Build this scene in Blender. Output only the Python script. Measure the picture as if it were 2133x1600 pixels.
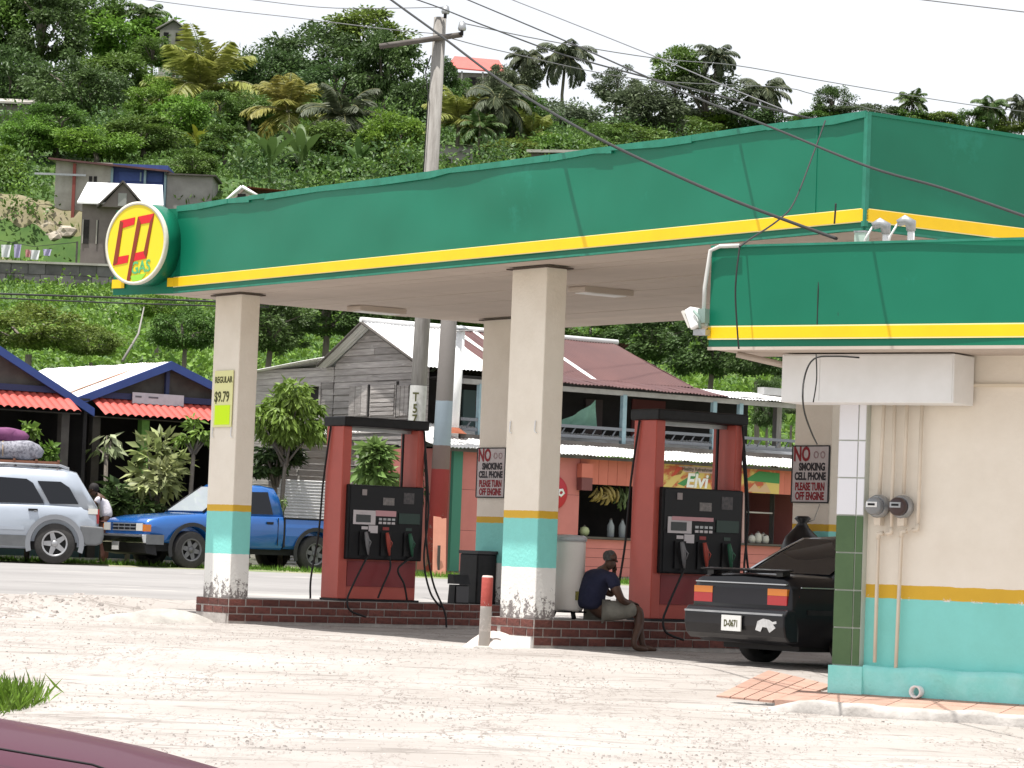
import bpy, bmesh, math, random
import numpy as np
from mathutils import Vector, Matrix
R = math.radians
random.seed(7); rng = np.random.default_rng(7)
for o in list(bpy.data.objects): bpy.data.objects.remove(o)
sc = bpy.context.scene
COL = sc.collection

# ------------------------------------------------------------------ camera, sky, sun, exposure
CAM_ROLL, CAM_H, CAM_F, CAM_Z = R(2.151), 345.0, 6400.0, 1.1      # pixel units of the 2133 px wide photograph
PITCH = math.atan(CAM_H / CAM_F)
cam_d = bpy.data.cameras.new('camera'); cam = bpy.data.objects.new('camera', cam_d); COL.objects.link(cam)
cam_d.sensor_width = 36.0; cam_d.lens = 36.0 * CAM_F / 2133.0
cam_d.clip_start = 0.1; cam_d.clip_end = 3000
cam.matrix_world = Matrix.Translation((0, 0, CAM_Z)) @ Matrix.Rotation(R(90) + PITCH, 4, 'X') @ Matrix.Rotation(CAM_ROLL, 4, 'Z')
sc.camera = cam
SUN = Vector((-0.17, -0.165, 1.0)).normalized()                     # direction towards the sun
wd = bpy.data.worlds.new('World'); sc.world = wd; wd.use_nodes = True
nt = wd.node_tree; nt.nodes.clear()
n_out = nt.nodes.new('ShaderNodeOutputWorld'); n_bg = nt.nodes.new('ShaderNodeBackground')
n_sky = nt.nodes.new('ShaderNodeTexSky'); n_sky.sky_type = 'NISHITA'; n_sky.sun_disc = False
n_sky.sun_elevation = math.asin(SUN.z); n_sky.sun_rotation = math.atan2(SUN.x, SUN.y)
n_sky.dust_density = 3.0; n_sky.air_density = 1.0
n_mix = nt.nodes.new('ShaderNodeMixRGB'); n_noi = nt.nodes.new('ShaderNodeTexNoise'); n_rmp = nt.nodes.new('ShaderNodeMapRange')
n_tc = nt.nodes.new('ShaderNodeTexCoord')
n_noi.inputs['Scale'].default_value = 3.0; n_noi.inputs['Detail'].default_value = 5.0
n_rmp.inputs['From Min'].default_value = 0.3; n_rmp.inputs['From Max'].default_value = 0.7
n_rmp.inputs['To Min'].default_value = 0.80; n_rmp.inputs['To Max'].default_value = 0.97
n_mix.inputs['Color2'].default_value = (7.9, 8.05, 8.4, 1)         # bright thin cloud over the whole sky
nt.links.new(n_tc.outputs['Generated'], n_noi.inputs['Vector'])
nt.links.new(n_noi.outputs['Fac'], n_rmp.inputs['Value']); nt.links.new(n_rmp.outputs['Result'], n_mix.inputs['Fac'])
nt.links.new(n_sky.outputs['Color'], n_mix.inputs['Color1']); nt.links.new(n_mix.outputs['Color'], n_bg.inputs['Color'])
n_bg.inputs['Strength'].default_value = 0.10
nt.links.new(n_bg.outputs['Background'], n_out.inputs['Surface'])
sun_d = bpy.data.lights.new('sun', 'SUN'); sun = bpy.data.objects.new('sun', sun_d); COL.objects.link(sun)
sun_d.energy = 5.0; sun_d.angle = R(0.6); sun_d.color = (1.0, 0.965, 0.91)
sun.rotation_euler = SUN.to_track_quat('Z', 'Y').to_euler(); sun.location = (0, 0, 60)
sc.view_settings.view_transform = 'Standard'; sc.view_settings.look = 'None'
sc.view_settings.exposure = 0.5; sc.view_settings.gamma = 1.0; sc.view_settings.use_curve_mapping = False
sc.render.resolution_x, sc.render.resolution_y = 1024, 768

# ------------------------------------------------------------------ pixel -> direction -> point (distance comes from what a thing touches)
def ray(x, y):
    U, V = x - 1066.5, y - 800
    u = U * math.cos(CAM_ROLL) + V * math.sin(CAM_ROLL); v = V * math.cos(CAM_ROLL) - U * math.sin(CAM_ROLL)
    return Vector((u, CAM_F * math.cos(PITCH) + v * math.sin(PITCH), CAM_F * math.sin(PITCH) - v * math.cos(PITCH)))
CAMP = Vector((0, 0, CAM_Z))
def pY(x, y, Y):
    r = ray(x, y); return CAMP + r * (Y / r.y)
def pz(x, y, z):
    r = ray(x, y); return CAMP + r * ((z - CAM_Z) / r.z)
def pl(x, y, P, n):                                               # vertical plane through P with normal n
    r = ray(x, y); return CAMP + r * ((P.x * n.x + P.y * n.y) / (r.x * n.x + r.y * n.y))
TH = R(35.704)                                                     # canopy / islands
AX = Vector((math.sin(TH), -math.cos(TH), 0)); BX = Vector((math.cos(TH), math.sin(TH), 0))
C0 = Vector((-3.561, 39.906, 0))
def ab(al, be, z=0.0): return C0 + AX * al + BX * be + Vector((0, 0, z))
BTH = R(56.384)                                                    # station building
DX = Vector((math.sin(BTH), -math.cos(BTH), 0)); NB = Vector((-math.cos(BTH), -math.sin(BTH), 0)); B0 = Vector((2.838, 26.246, 0))
def sstep(t): t = min(1, max(0, t)); return t * t * (3 - 2 * t)
HPROF = ((68, 0.0), (100, 4.5), (150, 9.5), (200, 15.8), (238, 19.6), (243, 21.0), (246, 26.0), (266, 30.5), (330, 43.0), (420, 59.0), (500, 65.0), (700, 62.0), (1200, 40.0))
def hill(x, y):
    if y < 68: return 0.0
    h = 40.0
    for (y0, h0), (y1, h1) in zip(HPROF[:-1], HPROF[1:]):
        if y < y1: h = h0 + (h1 - h0) * (y - y0) / (y1 - y0); break
    t = x / y
    s = 1.05 - 0.13 * sstep((t + 0.05) / 0.15)
    k = min(1, (y - 68) / 20)
    return h * s + k * (0.5 * math.sin(x * 0.21 + y * 0.1) + 0.3 * math.sin(x * 0.5 - y * 0.17 + 1.0))
def gz(x, y):
    w = (x - C0.x) * -AX.x + (y - C0.y) * -AX.y
    z = -0.17 * (1 - sstep((y - 25.2) / 7.0))
    z += 0.27 * sstep((w - 0.95) / 1.5)
    z += 0.26 * min(1, max(0, (y - 43.0) / 13.0)) * sstep((w - 0.95) / 3.0)
    return z + hill(x, y)

# ------------------------------------------------------------------ object helpers
def link(o): COL.objects.link(o); return o
def tag(o, label=None, cat=None, group=None, kind=None):
    if label: o['label'] = label
    if cat: o['category'] = cat
    if group: o['group'] = group
    if kind: o['kind'] = kind
    return o
def thing(name, label, cat, loc=(0, 0, 0), rz=0.0, group=None):
    o = link(bpy.data.objects.new(name, None)); o.location = loc; o.rotation_euler = (0, 0, rz); o.empty_display_size = 0.2
    return tag(o, label, cat, group)
def O(name, data, mat=None, parent=None, loc=None, rot=None):
    if isinstance(data, MB): data = data.mesh(name)
    o = link(bpy.data.objects.new(name, data))
    if mat is not None:
        if len(data.materials) == 0: data.materials.append(mat)
    if parent is not None: o.parent = parent
    if loc is not None: o.location = loc
    if rot is not None: o.rotation_euler = rot
    return o
def copy_tree(o, parent=None):
    c = o.copy(); COL.objects.link(c); c.parent = parent
    for ch in list(o.children): copy_tree(ch, c)
    return c
class MB:
    def __init__(s): s.v = []; s.f = []; s.M = Matrix.Identity(4); s.mi = []; s.m = 0; s.sm = []; s.smooth = False
    def add(s, vs, fs):
        n = len(s.v); s.v += [tuple(s.M @ Vector(p)) for p in vs]
        s.f += [tuple(i + n for i in f) for f in fs]; s.mi += [s.m] * len(fs); s.sm += [s.smooth] * len(fs)
        return s
    def box(s, c, d, taper=1.0):
        x, y, z = c; a, b, h = d[0] / 2, d[1] / 2, d[2] / 2
        t = taper
        vs = [(x - a, y - b, z - h), (x + a, y - b, z - h), (x + a, y + b, z - h), (x - a, y + b, z - h),
              (x - a * t, y - b * t, z + h), (x + a * t, y - b * t, z + h), (x + a * t, y + b * t, z + h), (x - a * t, y + b * t, z + h)]
        return s.add(vs, [(3, 2, 1, 0), (4, 5, 6, 7), (0, 1, 5, 4), (1, 2, 6, 5), (2, 3, 7, 6), (3, 0, 4, 7)])
    def bb(s, x0, x1, y0, y1, z0, z1): return s.box(((x0 + x1) / 2, (y0 + y1) / 2, (z0 + z1) / 2), (x1 - x0, y1 - y0, z1 - z0))
    def rbox(s, c, d, r=0.02, n=3):                               # box with rounded vertical-plane edges (rounded in x-z)
        x, y, z = c; a, b, h = d[0] / 2, d[1] / 2, d[2] / 2
        pts = []
        for cx, cz, a0 in ((a - r, h - r, 0), (-a + r, h - r, 90), (-a + r, -h + r, 180), (a - r, -h + r, 270)):
            for k in range(n + 1):
                t = R(a0 + 90 * k / n); pts.append((x + cx + r * math.cos(t), z + cz + r * math.sin(t)))
        return s.prism_y(pts, y - b, y + b)
    def prism_y(s, pts, y0, y1):                                   # polygon in x,z (counter-clockwise seen from -y is fine)
        n = len(pts)
        vs = [(p[0], y0, p[1]) for p in pts] + [(p[0], y1, p[1]) for p in pts]
        return s.add(vs, [tuple(range(n)), tuple(range(2 * n - 1, n - 1, -1))] + [(i, i + n, (i + 1) % n + n, (i + 1) % n) for i in range(n)])
    def prism_z(s, pts, z0, z1):
        n = len(pts)
        vs = [(p[0], p[1], z0) for p in pts] + [(p[0], p[1], z1) for p in pts]
        return s.add(vs, [tuple(range(n - 1, -1, -1)), tuple(range(n, 2 * n))] + [(i, (i + 1) % n, (i + 1) % n + n, i + n) for i in range(n)])
    def prism_x(s, pts, x0, x1):                                   # polygon in y,z
        n = len(pts)
        vs = [(x0, p[0], p[1]) for p in pts] + [(x1, p[0], p[1]) for p in pts]
        return s.add(vs, [tuple(range(n - 1, -1, -1)), tuple(range(n, 2 * n))] + [(i, (i + 1) % n, (i + 1) % n + n, i + n) for i in range(n)])
    def tube(s, pts, rad, n=8, caps=True):
        pts = [Vector(p) for p in pts]; m = len(pts)
        if not hasattr(rad, '__len__'): rad = [rad] * m
        vs = []; up = None
        for i, p in enumerate(pts):
            t = (pts[min(i + 1, m - 1)] - pts[max(i - 1, 0)]).normalized()
            if up is None: up = Vector((0, 0, 1)) if abs(t.z) < 0.9 else Vector((1, 0, 0))
            sx = t.cross(up).normalized(); up = sx.cross(t).normalized()
            for k in range(n):
                an = 2 * math.pi * k / n; vs.append(p + (sx * math.cos(an) + up * math.sin(an)) * rad[i])
        fs = [(i * n + k, i * n + (k + 1) % n, (i + 1) * n + (k + 1) % n, (i + 1) * n + k) for i in range(m - 1) for k in range(n)]
        sm = s.smooth; s.smooth = True
        n0 = len(s.v); s.add(vs, fs); s.smooth = sm
        if caps: 
            s.f += [tuple(n0 + k for k in range(n - 1, -1, -1)), tuple(n0 + (m - 1) * n + k for k in range(n))]; s.mi += [s.m] * 2; s.sm += [False] * 2
        return s
    def lathe(s, prof, n=24, ang=360, axis='z', caps=True):         # prof: (r, h)
        vs = []
        full = ang >= 360; nn = n if full else n + 1
        for r, h in prof:
            for k in range(nn):
                t = R(ang) * k / n
                c, q = r * math.cos(t), r * math.sin(t)
                vs.append((c, q, h) if axis == 'z' else ((h, c, q) if axis == 'x' else (c, h, q)))
        fs = []
        for i in range(len(prof) - 1):
            for k in range(n):
                k2 = (k + 1) % nn
                fs.append((i * nn + k, i * nn + k2, (i + 1) * nn + k2, (i + 1) * nn + k))
        sm = s.smooth; s.smooth = True; n0 = len(s.v); s.add(vs, fs); s.smooth = sm
        if caps:
            for i, rev in ((0, True), (len(prof) - 1, False)):
                if prof[i][0] > 1e-4:
                    idx = [n0 + i * nn + k for k in range(nn)]
                    s.f.append(tuple(idx[::-1] if rev else idx)); s.mi.append(s.m); s.sm.append(False)
        return s
    def grid(s, nx, ny, fn):
        vs = [fn(i / nx, j / ny) for j in range(ny + 1) for i in range(nx + 1)]
        return s.add(vs, [(j * (nx + 1) + i, j * (nx + 1) + i + 1, (j + 1) * (nx + 1) + i + 1, (j + 1) * (nx + 1) + i) for j in range(ny) for i in range(nx)])
    def at(s, loc=(0, 0, 0), rz=0, rx=0, ry=0, sc_=1.0):
        s.M = Matrix.Translation(loc) @ Matrix.Rotation(rz, 4, 'Z') @ Matrix.Rotation(ry, 4, 'Y') @ Matrix.Rotation(rx, 4, 'X') @ Matrix.Scale(sc_, 4); return s
    def mesh(s, name):
        me = bpy.data.meshes.new(name); me.from_pydata(s.v, [], s.f)
        me.polygons.foreach_set('use_smooth', s.sm)
        if any(s.mi): me.polygons.foreach_set('material_index', s.mi)
        me.update(); return me
def fixn(me):
    bm = bmesh.new(); bm.from_mesh(me); bmesh.ops.recalc_face_normals(bm, faces=bm.faces); bm.to_mesh(me); bm.free(); return me
def bev(o, w=0.01, seg=2, ang=35):
    m = o.modifiers.new('bevel', 'BEVEL'); m.width = w; m.segments = seg; m.limit_method = 'ANGLE'; m.angle_limit = R(ang); return o
def text_mesh(s, size, extrude=0.001, sx=1.0, shear=0.0, bold=0.0, align='CENTER'):
    c = bpy.data.curves.new('txt', 'FONT'); c.body = s; c.size = size; c.extrude = extrude; c.align_x = align; c.align_y = 'CENTER'
    c.shear = shear; c.offset = bold; c.resolution_u = 3
    o = bpy.data.objects.new('txt', c); COL.objects.link(o)
    dg = bpy.context.evaluated_depsgraph_get(); dg.update()
    me = bpy.data.meshes.new_from_object(o.evaluated_get(dg)); me.name = 'lettering'
    bpy.data.objects.remove(o); bpy.data.curves.remove(c)
    me.transform(Matrix.Rotation(R(90), 4, 'X') @ Matrix.Diagonal((sx, 1, 1, 1)))   # text stands in x,z and faces -y
    me.materials.clear()
    return me

# ------------------------------------------------------------------ materials
def nd(nt, t, **kw):
    n = nt.nodes.new(t)
    for k, v in kw.items():
        if k in n.inputs: n.inputs[k].default_value = v
        else: setattr(n, k, v)
    return n
def c4(c): return (c[0], c[1], c[2], 1.0)
MATS = {}
def mat(name, col, col2=None, rough=0.7, metal=0.0, scale=6.0, detail=6.0, bump=0.0, bscale=30.0, rand=0.0, spec=0.5, lo=0.35, hi=0.65, stretch=(1, 1, 1),
        col3=None, s3=2.0, t3=0.6, coat=0.0, trans=0.0, island=0.0, ior=1.45):
    if name in MATS: return MATS[name]
    m = bpy.data.materials.new(name); m.use_nodes = True; nt = m.node_tree; L = nt.links.new
    b = nt.nodes['Principled BSDF']
    b.inputs['Roughness'].default_value = rough; b.inputs['Metallic'].default_value = metal
    b.inputs['Specular IOR Level'].default_value = spec; b.inputs['IOR'].default_value = ior
    b.inputs['Coat Weight'].default_value = coat; b.inputs['Coat Roughness'].default_value = 0.05
    tc = nd(nt, 'ShaderNodeTexCoord'); mp = nd(nt, 'ShaderNodeMapping'); mp.inputs['Scale'].default_value = stretch
    L(tc.outputs['Object'], mp.inputs['Vector'])
    cur = None
    if col2 is not None:
        n1 = nd(nt, 'ShaderNodeTexNoise', Scale=scale, Detail=detail, Roughness=0.62); L(mp.outputs['Vector'], n1.inputs['Vector'])
        r1 = nd(nt, 'ShaderNodeMapRange'); r1.inputs['From Min'].default_value = lo; r1.inputs['From Max'].default_value = hi
        L(n1.outputs['Fac'], r1.inputs['Value'])
        mx = nd(nt, 'ShaderNodeMixRGB', Color1=c4(col), Color2=c4(col2)); L(r1.outputs['Result'], mx.inputs['Fac']); cur = mx.outputs['Color']
    else:
        rg = nd(nt, 'ShaderNodeRGB'); rg.outputs[0].default_value = c4(col); cur = rg.outputs[0]
    if col3 is not None:
        n3 = nd(nt, 'ShaderNodeTexNoise', Scale=s3, Detail=8.0, Roughness=0.7); L(mp.outputs['Vector'], n3.inputs['Vector'])
        r3 = nd(nt, 'ShaderNodeMapRange'); r3.inputs['From Min'].default_value = t3; r3.inputs['From Max'].default_value = t3 + 0.06
        L(n3.outputs['Fac'], r3.inputs['Value'])
        mx = nd(nt, 'ShaderNodeMixRGB', Color2=c4(col3)); L(cur, mx.inputs['Color1']); L(r3.outputs['Result'], mx.inputs['Fac']); cur = mx.outputs['Color']
    if rand or island:
        hs = nd(nt, 'ShaderNodeHueSaturation')
        if island: g = nd(nt, 'ShaderNodeNewGeometry'); src = g.outputs['Random Per Island']
        else: g = nd(nt, 'ShaderNodeObjectInfo'); src = g.outputs['Random']
        amt = rand or island
        mr = nd(nt, 'ShaderNodeMapRange'); mr.inputs['To Min'].default_value = 1 - amt; mr.inputs['To Max'].default_value = 1 + amt
        L(src, mr.inputs['Value']); L(mr.outputs['Result'], hs.inputs['Value']); L(cur, hs.inputs['Color']); cur = hs.outputs['Color']
        if island:
            g2 = nd(nt, 'ShaderNodeObjectInfo'); m2 = nd(nt, 'ShaderNodeMapRange'); m2.inputs['To Min'].default_value = 0.488; m2.inputs['To Max'].default_value = 0.512
            L(g2.outputs['Random'], m2.inputs['Value']); L(m2.outputs['Result'], hs.inputs['Hue'])
    L(cur, b.inputs['Base Color'])
    if bump:
        n2 = nd(nt, 'ShaderNodeTexNoise', Scale=bscale, Detail=4.0); L(mp.outputs['Vector'], n2.inputs['Vector'])
        bp = nd(nt, 'ShaderNodeBump', Strength=bump, Distance=0.02); L(n2.outputs['Fac'], bp.inputs['Height']); L(bp.outputs['Normal'], b.inputs['Normal'])
    if trans:
        tr = nd(nt, 'ShaderNodeBsdfTranslucent'); L(cur, tr.inputs['Color']); ms = nd(nt, 'ShaderNodeMixShader', Fac=trans)
        out = nt.nodes['Material Output']; L(b.outputs['BSDF'], ms.inputs[1]); L(tr.outputs['BSDF'], ms.inputs[2]); L(ms.outputs['Shader'], out.inputs['Surface'])
    MATS[name] = m; return m
def glass_mat(name='window_glass', col=(0.012, 0.014, 0.016), rough=0.03):
    return mat(name, col, rough=rough, spec=0.6)
def bands_mat(name, bands, peel=None, rough=0.75, bump=0.25):
    """paint bands by height: list of (z_top, colour); peel: (z0, z1, colour) patches of worn plaster"""
    m = bpy.data.materials.new(name); m.use_nodes = True; nt = m.node_tree; L = nt.links.new
    b = nt.nodes['Principled BSDF']; b.inputs['Roughness'].default_value = rough
    tc = nd(nt, 'ShaderNodeTexCoord'); sp = nd(nt, 'ShaderNodeSeparateXYZ'); L(tc.outputs['Object'], sp.inputs['Vector'])
    nz = nd(nt, 'ShaderNodeTexNoise', Scale=9.0, Detail=6.0); L(tc.outputs['Object'], nz.inputs['Vector'])
    ma = nd(nt, 'ShaderNodeMath', operation='MULTIPLY_ADD'); L(nz.outputs['Fac'], ma.inputs[0]); ma.inputs[1].default_value = 0.02; L(sp.outputs['Z'], ma.inputs[2])
    cur = None
    for i, (zt, c) in enumerate(bands):
        if cur is None:
            rg = nd(nt, 'ShaderNodeRGB'); rg.outputs[0].default_value = c4(c); cur = rg.outputs[0]
        else:
            gt = nd(nt, 'ShaderNodeMath', operation='GREATER_THAN'); L(ma.outputs[0], gt.inputs[0]); gt.inputs[1].default_value = bands[i - 1][0] + 0.01
            mx = nd(nt, 'ShaderNodeMixRGB', Color2=c4(c)); L(cur, mx.inputs['Color1']); L(gt.outputs[0], mx.inputs['Fac']); cur = mx.outputs['Color']
    if peel:
        z0, z1, pc, th = peel
        n3 = nd(nt, 'ShaderNodeTexNoise', Scale=10.0, Detail=9.0, Roughness=0.8); L(tc.outputs['Object'], n3.inputs['Vector'])
        # more flaking towards the middle of the worn strip
        mr = nd(nt, 'ShaderNodeMapRange'); mr.inputs['From Min'].default_value = z0; mr.inputs['From Max'].default_value = z1
        mr.inputs['To Min'].default_value = 0.12; mr.inputs['To Max'].default_value = -0.16; L(sp.outputs['Z'], mr.inputs['Value'])
        ad = nd(nt, 'ShaderNodeMath', operation='ADD'); L(n3.outputs['Fac'], ad.inputs[0]); L(mr.outputs['Result'], ad.inputs[1])
        gt = nd(nt, 'ShaderNodeMath', operation='GREATER_THAN'); gt.inputs[1].default_value = th; L(ad.outputs[0], gt.inputs[0])
        lt = nd(nt, 'ShaderNodeMath', operation='LESS_THAN'); lt.inputs[1].default_value = z1 + 0.02; L(sp.outputs['Z'], lt.inputs[0])
        mu0 = nd(nt, 'ShaderNodeMath', operation='MULTIPLY'); L(gt.outputs[0], mu0.inputs[0]); L(lt.outputs[0], mu0.inputs[1])
        g0 = nd(nt, 'ShaderNodeMath', operation='GREATER_THAN'); g0.inputs[1].default_value = z0; L(sp.outputs['Z'], g0.inputs[0])
        mu = nd(nt, 'ShaderNodeMath', operation='MULTIPLY'); L(mu0.outputs[0], mu.inputs[0]); L(g0.outputs[0], mu.inputs[1])
        mx = nd(nt, 'ShaderNodeMixRGB', Color2=c4(pc)); L(cur, mx.inputs['Color1']); L(mu.outputs[0], mx.inputs['Fac']); cur = mx.outputs['Color']
    # faint grime
    n4 = nd(nt, 'ShaderNodeTexNoise', Scale=2.2, Detail=8.0, Roughness=0.65); L(tc.outputs['Object'], n4.inputs['Vector'])
    r4 = nd(nt, 'ShaderNodeMapRange'); r4.inputs['From Min'].default_value = 0.35; r4.inputs['From Max'].default_value = 0.75
    r4.inputs['To Min'].default_value = 0.0; r4.inputs['To Max'].default_value = 0.35; L(n4.outputs['Fac'], r4.inputs['Value'])
    mg = nd(nt, 'ShaderNodeMixRGB', blend_type='MULTIPLY', Color2=(0.74, 0.70, 0.64, 1)); L(cur, mg.inputs['Color1']); L(r4.outputs['Result'], mg.inputs['Fac'])
    L(mg.outputs['Color'], b.inputs['Base Color'])
    n5 = nd(nt, 'ShaderNodeTexNoise', Scale=26.0, Detail=5.0); L(tc.outputs['Object'], n5.inputs['Vector'])
    bp = nd(nt, 'ShaderNodeBump', Strength=bump, Distance=0.02); L(n5.outputs['Fac'], bp.inputs['Height']); L(bp.outputs['Normal'], b.inputs['Normal'])
    MATS[name] = m; return m
CREAM = (0.80, 0.735, 0.64); TEAL = (0.23, 0.65, 0.60); YEL = (0.66, 0.40, 0.03); WHITEP = (0.78, 0.77, 0.74)
M_conc = mat('concrete', (0.30, 0.28, 0.26), (0.42, 0.40, 0.37), rough=0.9, scale=4, bump=0.4)
M_mortar = mat('mortar', (0.36, 0.33, 0.31), (0.46, 0.43, 0.40), rough=0.95, scale=8, bump=0.4)
M_brick = mat('red_brick', (0.185, 0.062, 0.048), (0.10, 0.038, 0.032), rough=0.85, scale=12, bump=0.5, rand=0.3)
M_green = mat('green_sheet_metal', (0.004, 0.142, 0.079), (0.006, 0.160, 0.092), rough=0.40, scale=0.8, detail=3, spec=0.35, col3=(0.010, 0.18, 0.112), s3=0.9, t3=0.62)
M_greenedge = mat('green_edge_trim', (0.012, 0.16, 0.10), (0.02, 0.21, 0.14), rough=0.5, scale=6)
M_yellow = mat('yellow_stripe_paint', (0.90, 0.56, 0.002), (0.80, 0.50, 0.004), rough=0.5, scale=1.5)
M_soffit = mat('soffit_paint', (0.52, 0.445, 0.385), (0.47, 0.40, 0.345), rough=0.8, scale=1.5, bump=0.1, rand=0.05)
M_white = mat('white_paint', (0.80, 0.80, 0.80), (0.74, 0.74, 0.73), rough=0.6, scale=3)
M_black = mat('black_plastic', (0.008, 0.008, 0.009), (0.014, 0.014, 0.016), rough=0.5, scale=9, spec=0.3)
M_rubber = mat('black_rubber', (0.014, 0.014, 0.015), rough=0.7)
M_redp = mat('pump_red_paint', (0.50, 0.095, 0.07), (0.45, 0.085, 0.063), rough=0.45, scale=3)
M_steel = mat('galvanised_steel', (0.42, 0.43, 0.44), (0.33, 0.34, 0.35), rough=0.45, metal=0.7, scale=8)
M_wire = mat('wire_insulation', (0.02, 0.02, 0.02), rough=0.7)
# ================================================================== GROUND
def forecourt_mat():
    m = bpy.data.materials.new('forecourt_concrete'); m.use_nodes = True; nt = m.node_tree; L = nt.links.new
    b = nt.nodes['Principled BSDF']; b.inputs['Roughness'].default_value = 0.93; b.inputs['Specular IOR Level'].default_value = 0.25
    tc = nd(nt, 'ShaderNodeTexCoord')
    n1 = nd(nt, 'ShaderNodeTexNoise', Scale=0.45, Detail=7.0, Roughness=0.6); L(tc.outputs['Object'], n1.inputs['Vector'])
    r1 = nd(nt, 'ShaderNodeMapRange'); r1.inputs['From Min'].default_value = 0.35; r1.inputs['From Max'].default_value = 0.65; L(n1.outputs['Fac'], r1.inputs['Value'])
    mx = nd(nt, 'ShaderNodeMixRGB', Color1=(0.315, 0.287, 0.266, 1), Color2=(0.395, 0.366, 0.345, 1)); L(r1.outputs['Result'], mx.inputs['Fac'])
    # fine wandering marks and pits of the worn surface
    mp2 = nd(nt, 'ShaderNodeMapping'); mp2.inputs['Scale'].default_value = (1.0, 0.20, 1); L(tc.outputs['Object'], mp2.inputs['Vector'])
    n2 = nd(nt, 'ShaderNodeTexNoise', Scale=7.0, Detail=4.0, Roughness=0.6); L(mp2.outputs['Vector'], n2.inputs['Vector'])
    s2 = nd(nt, 'ShaderNodeMath', operation='SUBTRACT'); s2.inputs[1].default_value = 0.5; L(n2.outputs['Fac'], s2.inputs[0])
    a2 = nd(nt, 'ShaderNodeMath', operation='ABSOLUTE'); L(s2.outputs[0], a2.inputs[0])
    rv = nd(nt, 'ShaderNodeMapRange'); rv.inputs['From Min'].default_value = 0.004; rv.inputs['From Max'].default_value = 0.03
    rv.inputs['To Min'].default_value = 1.0; rv.inputs['To Max'].default_value = 0.0; L(a2.outputs[0], rv.inputs['Value'])
    n2b = nd(nt, 'ShaderNodeTexNoise', Scale=1.6, Detail=5.0, Roughness=0.7); L(mp2.outputs['Vector'], n2b.inputs['Vector'])
    r2 = nd(nt, 'ShaderNodeMapRange'); r2.inputs['From Min'].default_value = 0.42; r2.inputs['From Max'].default_value = 0.60; r2.inputs['To Max'].default_value = 0.8; L(n2b.outputs['Fac'], r2.inputs['Value'])
    mu = nd(nt, 'ShaderNodeMath', operation='MULTIPLY'); L(rv.outputs['Result'], mu.inputs[0]); L(r2.outputs['Result'], mu.inputs[1])
    m2 = nd(nt, 'ShaderNodeMixRGB', Color2=(0.17, 0.145, 0.13, 1)); L(mx.outputs['Color'], m2.inputs['Color1']); L(mu.outputs[0], m2.inputs['Fac'])
    # wandering cracks / wheel scuffs running across
    mp = nd(nt, 'ShaderNodeMapping'); mp.inputs['Scale'].default_value = (0.16, 1.1, 1); mp.inputs['Rotation'].default_value = (0, 0, 0.25); L(tc.outputs['Object'], mp.inputs['Vector'])
    n3 = nd(nt, 'ShaderNodeTexNoise', Scale=0.9, Detail=7.0, Roughness=0.55); L(mp.outputs['Vector'], n3.inputs['Vector'])
    s3 = nd(nt, 'ShaderNodeMath', operation='SUBTRACT'); s3.inputs[1].default_value = 0.5; L(n3.outputs['Fac'], s3.inputs[0])
    a3 = nd(nt, 'ShaderNodeMath', operation='ABSOLUTE'); L(s3.outputs[0], a3.inputs[0])
    r3 = nd(nt, 'ShaderNodeMapRange'); r3.inputs['From Min'].default_value = 0.002; r3.inputs['From Max'].default_value = 0.014
    r3.inputs['To Min'].default_value = 0.6; r3.inputs['To Max'].default_value = 0.0; L(a3.outputs[0], r3.inputs['Value'])
    m3 = nd(nt, 'ShaderNodeMixRGB', Color2=(0.16, 0.14, 0.125, 1)); L(m2.outputs['Color'], m3.inputs['Color1']); L(r3.outputs['Result'], m3.inputs['Fac'])
    L(m3.outputs['Color'], b.inputs['Base Color'])
    nf = nd(nt, 'ShaderNodeTexNoise', Scale=22.0, Detail=6.0, Roughness=0.7); L(tc.outputs['Object'], nf.inputs['Vector'])
    ad = nd(nt, 'ShaderNodeMath', operation='ADD'); L(n2.outputs['Fac'], ad.inputs[0]); L(nf.outputs['Fac'], ad.inputs[1])
    bp = nd(nt, 'ShaderNodeBump', Strength=0.35, Distance=0.03); L(ad.outputs[0], bp.inputs['Height']); L(bp.outputs['Normal'], b.inputs['Normal'])
    return m
M_fore = forecourt_mat()
M_asph = mat('worn_asphalt', (0.21, 0.20, 0.195), (0.28, 0.268, 0.26), rough=0.92, scale=0.5, detail=9, bump=0.5, bscale=14, col3=(0.36, 0.34, 0.32), s3=0.7, t3=0.60, stretch=(0.35, 1, 1))
M_verge = mat('verge_grass_dirt', (0.10, 0.17, 0.035), (0.34, 0.29, 0.22), rough=0.95, scale=0.9, detail=9, bump=0.6, bscale=8)
M_hill = mat('hillside_soil_grass', (0.030, 0.075, 0.012), (0.06, 0.11, 0.02), rough=0.95, scale=0.35, detail=9, bump=0.6, bscale=3, col3=(0.16, 0.13, 0.085), s3=0.16, t3=0.60)

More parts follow.
